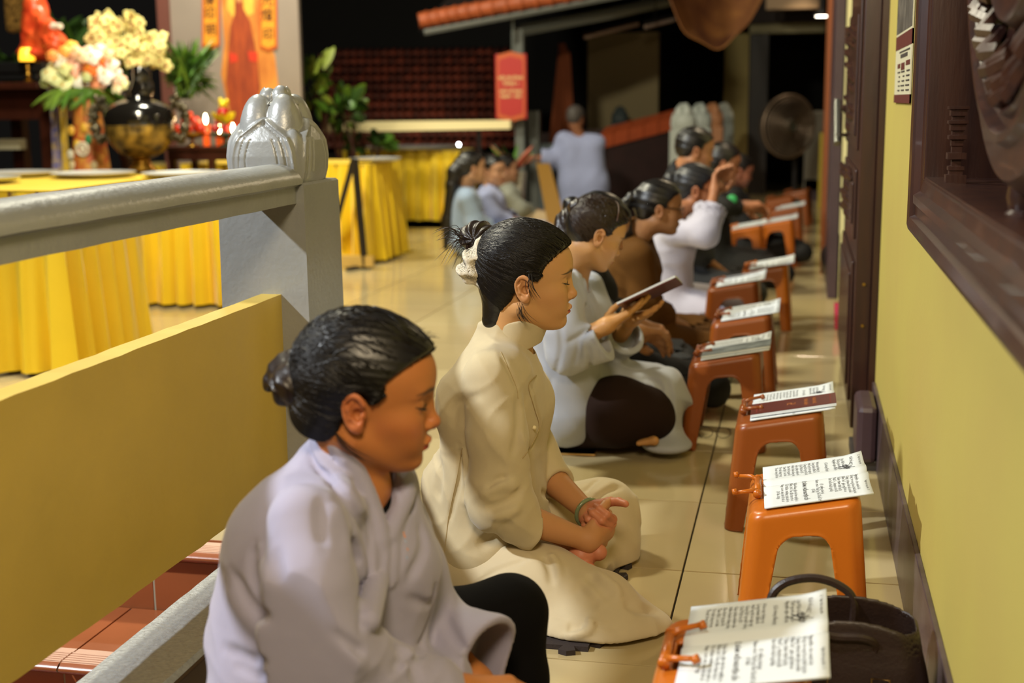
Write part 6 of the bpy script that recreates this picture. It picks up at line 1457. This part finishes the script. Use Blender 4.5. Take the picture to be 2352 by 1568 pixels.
    # trousers: far knee raised
    def tr(p):
        d = chain(p, [P(860, 1560, 2.16), P(1030, 1465, 2.24), P(1168, 1408, 2.28)], [.10, .085, .064], .04)
        d = smin(d, chain(p, [P(1170, 1405, 2.28), P(1180, 1560, 2.26), P(1150, 1800, 2.22)], [.062, .058, .05], .04), .05)
        d = smin(d, chain(p, [P(700, 1800, 1.95), P(1000, 1860, 1.82), P(1060, 1900, 1.95), P(800, 1900, 2.05)], [.13, .085, .08, .08], .04), .05)
        return cut_floor(d+.0012*wr(p, (.8, .3, .5), 45, 8), p)
    lo = np.min([P(700, 1900, 1.8), P(1060, 1900, 1.8)], 0)-.14; hi = P(1168, 1408, 2.3)+.12; lo[2] = -.01
    meshobj('trousers', [surf(tr, lo, hi, .007)], M_black, T)
    for o in T.children: o.location = -Vector(T0)
w1()
# ================================================================ the others in the row and the group behind
RV = V(RGT[0], RGT[1], 0)/np.hypot(RGT[0], RGT[1]); FV = V(FWD[0], FWD[1], 0)/np.hypot(FWD[0], FWD[1])
def dirv(yaw, down=0):
    """yaw 0: facing the wall on the right, + turned away from the lens"""
    h = RV*math.cos(math.radians(yaw))+FV*math.sin(math.radians(yaw)); c = math.cos(math.radians(down)); return V(h[0]*c, h[1]*c, -math.sin(math.radians(down)))
def sitter(label, hp, yaw, down, pel, robe, trous, hair='bun', K=1.08, skin='b07f54', head_up=None, hands=None, elb=None, res=.0075, sleeve=(.062, .07, .075), byaw=None, flush=.3, slv_open=True, kneesp=.30, hairm=None, extra=None, lap_robe=True, leg=True, name='person', hres=.0035, hcol='brow'):
    hd = Head(P(*hp), dirv(yaw, down), V(0, 0, 1)+dirv(yaw)*math.sin(math.radians(down))*.6 if head_up is None else head_up, K, skin=skin, flush=flush)
    f = dirv(yaw if byaw is None else byaw); f = V(f[0], f[1], 0); f /= np.linalg.norm(f); l = V(-f[1], f[0], 0); up = V(0, 0, 1)
    pv = P(*pel); pv = V(pv[0], pv[1], .125); T0 = V(pv[0], pv[1], 0); T = thing(name, label, 'person', tuple(T0))
    nb = hd.w((-.025, 0, -.06)); ns = hd.w((-.045, 0, -.135)); ns = ns*.6+(pv+up*(ns[2]-pv[2]))*.4
    sh = ns-up*.055*K-f*.02
    sL, sR = sh+l*.165*K-up*.02, sh-l*.165*K-up*.02
    kL, kR = pv+f*.40+l*kneesp-up*.02, pv+f*.40-l*kneesp-up*.02
    lapc = pv+f*.26+up*.05
    hL, hR = hands if hands else (lapc+l*.05, lapc-l*.05)
    eL, eR = elb if elb else ((sL*.45+hL*.55)+l*.10-f*.10-up*.02, (sR*.45+hR*.55)-l*.10-f*.10-up*.02)
    def arm(p, e, h, sd): 
        w = e+(h-e)*.78; return smin(cap(p, e, w, .038, .024), hand_sdf(p, w, (h-e), (up*-.6+l*sd*-.6), sd, K, (.5, .5, .6, .6), .03, (.4, .3, .2)), .02)
    def bd(p):
        d = smin(hd.sdf(p), smin(cap(p, nb, ns, .052, .058), cap(p, ns, pv+up*.25, .058, .09), .03), .022); d = smin(d, arm(p, eL, hL, -1), .02); return smin(d, arm(p, eR, hR, 1), .02)
    def head(p): return smin(hd.sdf(p), cap(p, nb, ns, .052, .058), .022)
    def arms(p): return np.minimum(np.minimum(arm(p, eL, hL, -1), arm(p, eR, hR, 1)), smin(cap(p, ns, pv+up*.2, .058, .09), cap(p, sL-l*.02, sR+l*.02, .05, .05), .04))
    def neckc(p): return hd.col(p)
    lo = np.min([pv, sL, sR, hL, hR, eL, eR], 0)-.16; hi = np.max([pv, sL, sR, hL, hR, eL, eR, ns], 0)+.14
    parts = [surf(head, np.minimum(hd.pos-.19, ns-.09), hd.pos+.20, hres), surf(arms, lo, hi, min(res, .006))]
    def col(p):
        c = hd.col(p); m = np.linalg.norm(p-hd.pos, axis=1) > .21; c[m] = np.array(srgb(skin)); return c
    meshobj('body', parts, M_skin, T, col)
    # hair
    hm = hairm or M_hair
    if hair != 'shaved':
        tie = hd.w((-.115, 0, .045))
        def hf(p):
            d = hair_cap(hd, p, low=1.0 if hair != 'short' else .7, tie=(-.10, 0, .04) if hair != 'short' else None)
            if hair == 'bun': d = smin(d, ell(p, hd.w((-.115, 0, .03)), (.038, .038, .036)), .012)
            if hair == 'pony': d = smin(d, cap(p, hd.w((-.09, 0, .045)), tie, .03, .016), .01); d = smin(d, chain(p, [tie, tie+hd.R@V(-.03, 0, .0)*1-up*.05, tie+hd.R@V(-.02, 0, 0)-up*.16, tie-up*.24+f*.01], [.018, .028, .026, .008], .02), .01)
            if hair == 'long': d = smin(d, chain(p, [hd.w((-.09, 0, .02)), hd.w((-.12, 0, -.03)), hd.w((-.11, 0, -.12))-f*.03, sh-up*.2-f*.13, sh-up*.42-f*.15], [.05, .05, .045, .045, .02], .04), .03)
            if hair == 'cover': d = smin(d, ell(p, hd.w((-.02, 0, -.02)), (.10, .09, .10)), .02)
            return d+.0012*np.sin((p@V(.3, .2, 1))*160)
        far = [tie-.28, hd.pos-.2, sh-V(.3, .3, .5)] if hair in ('pony', 'long') else [hd.pos-.2]
        meshobj('hair', [surf(hf, np.min(far, 0), hd.pos+.18, .0042 if hres < .004 else .006)], hm, T)
    # robe
    wst = pv*.55+sh*.45-f*.01
    def torso(p):
        d = None
        for s, S0 in ((1, sL), (-1, sR)):
            e = chain(p, [pv+l*s*.09, wst+l*s*.06, sh*.8+pv*.2+l*s*.085+f*.01, S0-l*s*.045], [.135, .105, .105, .062], .05); d = e if d is None else smin(d, e, .12)
        return smin(smin(d, cap(p, sh, ns+up*.02, .085, .066), .06), cap(p, sL, sR, .058, .058), .05)
    def slv(p, s, e, h, sd):
        c = e+(h-e)*.45; a = chain(p, [s, e], [sleeve[0], sleeve[1]], .03); a = smin(a, cap(p, e, c+(h-e)*.1, sleeve[1], sleeve[2]), .04); dd = (h-e)/np.linalg.norm(h-e)
        return smax(a, (p-c)@dd, .004), smax(cap(p, e, c, sleeve[1]-.014, sleeve[2]-.012), -((p-c)@dd+.06), .004)
    def skirt(p):
        d = smin(cap(p, pv+l*.08, kL*.8+pv*.2, .13, .085), cap(p, pv-l*.08, kR*.8+pv*.2, .13, .085), .06); d = smin(d, cap(p, kL, kL*.5+kR*.5-f*.05, .075, .06), .05); return smin(d, cap(p, kR, kL*.5+kR*.5-f*.05, .075, .06), .05)
    sd_ = hash(label) % 50 if False else int(abs(hp[0])) % 50
    def rb(p):
        d = torso(p)-.004*wrs(p, f*.4+up*.8+l*.2, 24, sd_+9)
        for (s, e, h, k) in ((sL, eL, hL, -1), (sR, eR, hR, 1)):
            a, i = slv(p, s, e, h, k); d = smin(d, a, .015)
        d = d+.0045*wr(p, f*.5+up+l*.3, 34, sd_)*np.clip(1.0-(p[:, 2]-pv[2])*.8, .3, 1)+.002*wr(p, l+up*.5, 60, sd_+1)
        if lap_robe: d = smin(d, np.maximum(skirt(p)-.012, ((p-pv)@(f*.2-up)-.02)), .03)
        for (s, e, h, k) in ((sL, eL, hL, -1), (sR, eR, hR, 1)):
            a, i = slv(p, s, e, h, k); d = smax(d, -i, .004)
        vn = smin(cap(p, sh, hd.w((-.02, 0, -.05)), .054, .064), cap(p, ns+up*.02, sh+f*.115-up*.10, .05, .004), .02)
        return cut_floor(smax(d, -vn, .004), p, .004)
    lo = np.min([pv, kL, kR, sL, sR, eL, eR], 0)-.2; hi = np.max([pv, kL, kR, sL, sR, eL, eR, ns], 0)+.15; lo[2] = -.01
    meshobj('robe', [surf(rb, lo, hi, res)], robe, T)
    if leg:
        def tf(p): return cut_floor(skirt(p)+.004*wr(p, f+up*.4, 30, sd_+3), p)
        lo = np.min([pv, kL, kR], 0)-.2; hi = np.max([pv, kL, kR], 0)+.18; lo[2] = -.01
        meshobj('trousers', [surf(tf, lo, hi, res)], trous, T)
    if extra: extra(T, hd, f, l, up, pv, sh)
    for o in T.children: o.location = -Vector(T0)
    return T, hd, dict(f=f, l=l, pv=pv, sh=sh)
def spectacles(T, hd, f, l, up, pv, sh):
    mb = MB(); m = mat('spectacle_frame', '14100e', .3)
    for s in (-1, 1):
        mb.tube([hd.w((.094, s*.032+.024*math.cos(a), .0+.019*math.sin(a))) for a in np.linspace(0, 2*math.pi, 15)], .002, 5, cap=False); mb.tube([hd.w((.092, s*.056, .006)), hd.w((.0, s*.078, .010))], .002, 5)
    mb.tube([hd.w((.096, -.008, .004)), hd.w((.096, .008, .004))], .002, 5); mb.build('spectacles', m, T, True)
M_gryb = mat('blue_grey_cotton', 'a5a9b3', .85, var=.05, scale=14, bump=.25, bscale=400, sheen=.2, dist=.0005); M_brown = mat('dark_brown_cotton', '24150f', .9, var=.1, scale=14, spec=.2)
M_cocoa = mat('cocoa_brown_cotton', '5a3a15', .9, var=.1, scale=10, spec=.15); M_palel = mat('pale_lilac_cotton', 'b9b6c4', .8, var=.06, scale=10, sheen=.2); M_char = mat('charcoal_cotton', '15171a', .8); M_blk2 = mat('black_tshirt', '0b0b0c', .8)
M_pblue = mat('pale_blue_cotton', '93a8c4', .8, var=.06, scale=10, sheen=.2); M_lblue = mat('lavender_blue_cotton', '9aa2c8', .8, var=.06, scale=10, sheen=.2); M_grey3 = mat('grey_green_cotton', '96988c', .8, var=.2, scale=30); M_beige = mat('beige_cotton', 'b8a07c', .8)
M_greyhair = mat('greying_hair', '1d1d1f', .4, bump=.5, bscale=90)
def w3():
    K = .98; hd = Head(P(1366, 536, 4.32), dirv(18, 25), V(.35, .2, 1), K, skin='b88a58', flush=.4)
    T0 = V(*PZ(1330, 1000)); T0 = V(T0[0], T0[1], 0); T = thing('person', 'ponytailed woman in a blue-grey robe reading from a book in her hands', 'person', tuple(T0))
    nb = hd.w((-.022, 0, -.06)); nl = P(1308, 665, 4.42)
    eN, wN = P(1292, 800, 4.20), P(1392, 748, 4.18); eF, wF = P(1400, 800, 4.62), P(1448, 735, 4.40)
    bk = dict(a=P(1418, 700, 4.12), b=P(1552, 637, 4.20), c=P(1566, 655, 4.42), d=P(1442, 712, 4.36))
    def head(p): return smin(hd.sdf(p), smin(cap(p, nb, nl, .050, .056), cap(p, nl, P(1310, 740, 4.42), .056, .09), .03), .022)
    def armN(p): return smin(cap(p, eN, wN, .042, .026), hand_sdf(p, wN, P(1445, 718, 4.22)-wN, (.1, .35, .9), -1, 1.05, (.12, .1, .12, .15), .03, (.5, .4, .2)), .02)
    def armF(p): return smin(cap(p, eF, wF, .040, .025), hand_sdf(p, wF, P(1490, 718, 4.34)-wF, (.0, -.2, 1.), 1, 1.05, (.10, .1, .12, .15), .03, (.5, .4, .2)), .02)
    def col(p):
        c = hd.col(p); m = np.linalg.norm(p-hd.pos, axis=1) > .22; c[m] = np.array(srgb('b8864f')); return c
    def feet(p):
        d = cap(p, P(1440, 985, 4.40), P(1490, 1005, 4.32), .035, .03)
        for i in range(5): d = smin(d, cap(p, P(1490, 1006, 4.33), P(1503-i*9, 1012+i*1.5, 4.27), .016, (.016, .012, .011, .010, .009)[i]), .006)
        return d
    meshobj('body', [surf(head, np.minimum(hd.pos-.2, nl-.1), hd.pos+.2, .0026), surf(armN, np.minimum(eN, wN)-.1, np.maximum(eN, wN)+.22, .0032), surf(armF, np.minimum(eF, wF)-.1, np.maximum(eF, wF)+.22, .0032), surf(feet, P(1480, 1005, 4.33)-.12, P(1480, 1005, 4.33)+.12, .0035)], M_skin, T, col)
    def hair(p): return hair_cap(hd, p, low=.9, tie=(-.10, 0, .055))
    tie = P(1322, 478, 4.35); 
    def pony(p): return chain(p, [hd.w((-.085, 0, .055)), tie, P(1304, 508, 4.34), P(1288, 550, 4.33), P(1282, 615, 4.33)], [.032, .022, .038, .042, .016], .02)+.0015*np.sin((p@V(1, .2, .1))*240)
    meshobj('hair', [surf(hair, hd.pos-.17, hd.pos+.17, .0032)], M_hair, T); meshobj('ponytail', [surf(pony, P(1290, 560, 4.38)-V(.12, .12, .14), P(1300, 520, 4.38)+V(.14, .14, .16), .0032)], M_hairb, T)
    st = [hd.w(q) for q in [(.076, -.012, .082), (.078, -.030, .070), (.068, -.050, .055), (.052, -.066, .035), (.030, -.074, .018), (-.005, -.078, .028), (-.022, -.078, .010), (-.03, -.060, -.05)]]
    strands(hair, st, [hd.w((-.09, .01, .065)), hd.w((-.10, -.01, .05))], 900, M_strandb, .0013, parent=T, jit=.005, lift=.0026)
    MB().tube([hd.w((.02+.0*a, .088*math.cos(a), .035+.095*math.sin(a))) for a in np.linspace(.3, math.pi-.3, 15)], .0022, 6).build('hair_band', mat('tan_hairband', '4a2e1a', .5), T, True)
    sN, sF = P(1300, 665, 4.22), P(1350, 660, 4.62)
    def torso(p):
        d = smin(chain(p, [P(1300, 940, 4.35), P(1292, 850, 4.35), P(1298, 750, 4.33), sN+V(0, .05, 0)], [.13, .11, .105, .06], .05), chain(p, [P(1340, 920, 4.62), P(1335, 840, 4.6), P(1345, 740, 4.56), sF+V(0, -.05, 0)], [.13, .11, .105, .06], .05), .12)
        return smin(d, cap(p, P(1310, 700, 4.42), P(1312, 640, 4.42), .085, .066), .05)
    def panel(p): return smax(cap(p, P(1272, 830, 4.42), P(1272, 930, 4.45), .10, .10), (p-P(1272, 985, 4.4))@V(0, 0, -1), .01)
    cN = P(1388, 782, 4.18); cdN = (wN-eN)/np.linalg.norm(wN-eN); cF = P(1440, 770, 4.45); cdF = (wF-eF)/np.linalg.norm(wF-eF)
    def slN(p): return smin(chain(p, [sN, P(1296, 760, 4.18), P(1300, 812, 4.18)], [.062, .066, .062], .03), cap(p, P(1305, 812, 4.18), P(1398, 782, 4.17), .062, .064), .04)
    def slF(p): return smin(cap(p, sF, eF, .06, .065), cap(p, P(1400, 800, 4.60), P(1445, 768, 4.42), .062, .066), .04)
    def lap(p):
        d = smin(cap(p, P(1340, 890, 4.5), P(1500, 885, 4.72), .12, .085), cap(p, P(1330, 900, 4.45), P(1505, 905, 4.42), .11, .075), .08); d = smin(d, chain(p, [P(1515, 890, 4.5), P(1545, 930, 4.46), P(1548, 1000, 4.42)], [.075, .06, .045], .04), .05); return d
    def lapr(p): return smax(lap(p), -((p-P(1430, 862, 4.3))@V(.10, .55, .85)), .01)
    def base(p):
        d = smin(torso(p), panel(p), .05); d = smin(d, smax(slN(p), (p-cN)@cdN, .004), .012); d = smin(d, smax(slF(p), (p-cF)@cdF, .004), .012); return cut_floor(smin(smin(d, lapr(p), .03), smin(ell(p, P(1540, 925, 4.46), (.045, .13, .115)), ell(p, P(1532, 1020, 4.36), (.085, .09, .024)), .07), .04), p, .004)
    F = Folds(base, [([(1300, 790), (1335, 770), (1372, 742)], .008, .012), ([(1318, 840), (1330, 800), (1325, 780)], .008, .010), ([(1340, 850), (1345, 815), (1336, 785)], .009, -.006), ([(1355, 855), (1356, 820), (1345, 790)], .006, .009), ([(1380, 830), (1372, 800), (1355, 780)], .008, .006), ([(1330, 610), (1350, 680), (1365, 735)], .004, .006), ([(1310, 600), (1335, 660), (1350, 720)], .010, -.004),
        ([(1470, 870), (1500, 872), (1530, 900)], .010, .008), ([(1530, 870), (1545, 930), (1540, 990)], .010, .010), ([(1500, 880), (1520, 920)], .010, -.008), ([(1285, 740), (1290, 800), (1275, 860)], .009, .008), ([(1265, 860), (1262, 920), (1268, 960)], .010, .006)], t0=3.2)
    def rb(p):
        d = base(p)+1.5*F(p)-.003*wrs(p, (.4, .2, .7), 24, 3)
        for e, c, cd, s in ((eN, cN, cdN, .050), (eF, cF, cdF, .050)): d = smax(d, -smax(cap(p, e, c+cd*.05, s, s+.002), -((p-c)@cd+.06), .004), .003)
        vn = smin(cap(p, P(1312, 690, 4.42), hd.w((-.02, 0, -.05)), .053, .062), cap(p, P(1330, 620, 4.42), P(1368, 700, 4.45), .045, .004), .02)
        return smax(d, -vn, .004)
    lo = np.min([P(1250, 1040, 4.3), P(1300, 800, 4.1), P(1560, 1040, 4.3)], 0)-.05; hi = np.max([P(1580, 860, 4.8), sF, P(1320, 600, 4.5)], 0)+.1; lo[2] = .0
    meshobj('robe', [surf(rb, lo, hi, .0055)], M_gryb, T)
    def tr(p):
        d = smin(cap(p, P(1330, 930, 4.5), P(1480, 930, 4.75), .14, .09), chain(p, [P(1320, 950, 4.42), P(1420, 945, 4.34), P(1485, 945, 4.34)], [.13, .112, .088], .05), .06); d = smin(d, cap(p, P(1495, 960, 4.38), P(1350, 985, 4.5), .078, .07), .05)
        return cut_floor(d+.002*wr(p, (.7, .3, .6), 34, 6), p)
    lo = np.min([P(1300, 1000, 4.3)], 0)-.25; lo[2] = -.01; meshobj('trousers', [surf(tr, lo, P(1500, 930, 4.75)+V(.18, .18, .2), .007)], M_brown, T)
    for o in T.children: o.location = -Vector(T0)
    a, b, c, d = bk['a'], bk['b'], bk['c'], bk['d']; B = thing('prayer_book', 'maroon-covered book held open in the hands of the ponytailed woman', 'book', tuple(a)); n = np.cross(b-a, d-a); n /= np.linalg.norm(n); n = n if n[2] > 0 else -n
    MB().slab(lambda u, v: (b-a)*u*(1)+(d-a)*v+n*(.008+.006*math.sin(v*math.pi)), 8, 8, .007).build('pages', M_page, B, True); MB().slab(lambda u, v: (b-a)*u+(d-a)*v+n*(.0015-.01*max(0, u-.85)), 10, 6, .003).build('cover', M_maroon, B, True)
w3()
pv4 = PZ(1440, 880)
h4 = P(1492, 768, 4.95)
sitter('dark-robed woman mostly hidden behind the ponytailed reader, only the crown of her head showing', (1376, 522, 5.02), 12, 26, (1372, 900, 5.16), M_char, M_char, 'bun', skin='a87850', hands=(h4+V(.02, .06, 0), h4), res=.008, byaw=5)
sitter('woman in a cocoa-brown robe with black-framed glasses and a low ponytail', (1512, 478, 5.75), 6, 6, (1440, 720, 5.85), M_cocoa, M_cocoa, 'pony', skin='a9784e', K=1.0, extra=spectacles, res=.008, byaw=2, hres=.0035)
hp = P(1648, 415, 6.75)
def spec6(T, hd, f, l, up, pv, sh): spectacles(T, hd, f, l, up, pv, sh)
e6 = P(1625, 515, 6.6)
sitter('grey-haired woman in a pale lilac robe holding her palms pressed before her face', (1597, 435, 6.75), 2, 10, (1532, 640, 6.85), M_palel, M_pblue, 'bun', skin='a8704c', hands=(P(1650, 412, 6.80), P(1648, 412, 6.72)), elb=(P(1612, 530, 6.95), P(1618, 535, 6.55)), hairm=M_greyhair, extra=spec6, res=.009, hres=.004, sleeve=(.06, .07, .09), byaw=0)
sitter('black-haired man in charcoal clothes seated behind the grey-haired woman', (1595, 345, 7.75), 8, 12, (1560, 560, 7.8), M_char, M_char, 'short', skin='a8744e', res=.010, hres=.005, byaw=0)
def logo8(T, hd, f, l, up, pv, sh):
    q = P(1681, 459, 8.42); MB().sph(tuple(q), .034, 8, (1, .5, 1)).build('green_logo', mat('green_print', '2c9a52', .6), T, True)
sitter('woman in a black T-shirt with a green print on the sleeve', (1660, 375, 8.6), 2, 14, (1640, 555, 8.7), M_blk2, M_blk2, 'bun', skin='a06a4a', res=.010, hres=.005, byaw=0, hands=(P(1735, 472, 8.7), P(1740, 478, 8.6)), extra=logo8, sleeve=(.055, .055, .055))
sitter('smallest seated person at the far end of the row, in black', (1697, 392, 9.8), 6, 18, (1700, 530, 9.9), M_blk2, M_blk2, 'short', skin='96604a', K=1.0, res=.011, hres=.006, byaw=0)
# group of three in the yard
def strap(T, hd, f, l, up, pv, sh):
    MB().tube([hd.w((-.0, .03, -.12)), sh+f*.10-up*.12+l*.02, sh+f*.14-up*.28+l*.06], .016, 6, flat=.5).build('orange_strap', mat('salmon_strap', 'e08868', .6), T, True)
sitter('woman in a pale blue robe with long black hair, left of the seated group', (1083, 385, 10.0), 22, 0, (1075, 560, 10.1), M_pblue, M_pblue, 'long', skin='b98e6c', res=.011, hres=.005, byaw=10, K=1.1)
sitter('woman in a lavender-blue robe with a salmon strap, middle of the seated group', (1132, 392, 10.7), -35, 4, (1140, 550, 10.7), M_lblue, M_lblue, 'bun', skin='b88a68', res=.011, hres=.005, byaw=-5, extra=strap, K=1.08)
sitter('person in a grey top and beige trousers, rightmost of the seated group', (1162, 388, 11.8), 10, 0, (1182, 530, 11.9), M_grey3, M_beige, 'short', skin='a87c60', res=.012, hres=.006, byaw=15, lap_robe=False)
# standing man seen from behind
def standing():
    K = 1.05; Y = 13.0; hd = Head(P(1322, 272, Y), dirv(60, 10), V(0, 0, 1), K, skin='8a5a3e', flush=.1); T0 = V(P(1340, 470, Y)[0], Y, -.45)
    T = thing('person', 'person in a long blue-grey robe standing with their back to us, arm stretched left', 'person', tuple(T0))
    sL, sR = P(1292, 322, Y), P(1375, 326, Y); pvv = V(P(1342, 470, Y)[0], Y, .30); hand = P(1248, 360, Y-.1); el = P(1282, 368, Y)
    def body(p):
        d = smin(hd.sdf(p), cap(p, hd.w((-.02, 0, -.06)), P(1332, 315, Y), .05, .06), .02); d = smin(d, smin(cap(p, sL, el, .045, .04), cap(p, el, hand, .035, .025), .02), .03); d = smin(d, hand_sdf(p, hand, RV*-1, V(0, 0, -1), 1, K), .02); return smin(d, cap(p, P(1335, 330, Y), pvv, .09, .12), .03)
    def col(p):
        c = hd.col(p); c[np.linalg.norm(p-hd.pos, axis=1) > .21] = np.array(srgb('8a5a3e')); return c
    meshobj('body', [surf(body, np.min([hand, pvv], 0)-.2, np.max([hd.pos, sR], 0)+.2, .010)], M_skin, T, col)
    meshobj('hair', [surf(lambda p: hair_cap(hd, p, low=.8), hd.pos-.18, hd.pos+.17, .008)], mat('grey_hair', '4a4440', .6), T)
    def robe(p):
        bt = T0+V(.05, 0, .12); d = smin(chain(p, [P(1312, 340, Y), P(1318, 420, Y), bt-RV*.08], [.13, .14, .19], .08), chain(p, [P(1358, 340, Y), P(1362, 420, Y), bt+RV*.08], [.12, .14, .20], .08), .1)
        d = smin(d, cap(p, sL, sR, .07, .065), .06); d = smin(d, smax(chain(p, [sL, el, P(1246, 362, Y-.1)], [.075, .085, .085], .05), (p-P(1243, 360, Y-.1))@(RV*-1), .004), .04)
        return np.maximum(d+.006*wr(p, RV+V(0, 0, .1), 28, 4)-.003, T0[2]+.1-p[:, 2])
    meshobj('robe', [surf(robe, np.min([el, T0], 0)-V(.4, .35, .05), np.max([sR, hd.pos], 0)+V(.3, .3, 0), .013)], M_lblue, T)
    lg = lambda s: MB().lathe([(.05, .03), (.055, .3)], 10, c=(T0[0]+s*.09, T0[1], T0[2])).build('leg', M_skin and mat('dark_trousers', '2a2a30', .8), T); lg(-1); lg(1)
    for s in (-1, 1): MB().sph((T0[0]+s*.09-.02, T0[1]+.04, T0[2]+.03), .05, 8, (.9, 2.0, .6)).build('shoe', M_blk, T, True)
    for o in T.children: o.location = -Vector(T0)
standing()
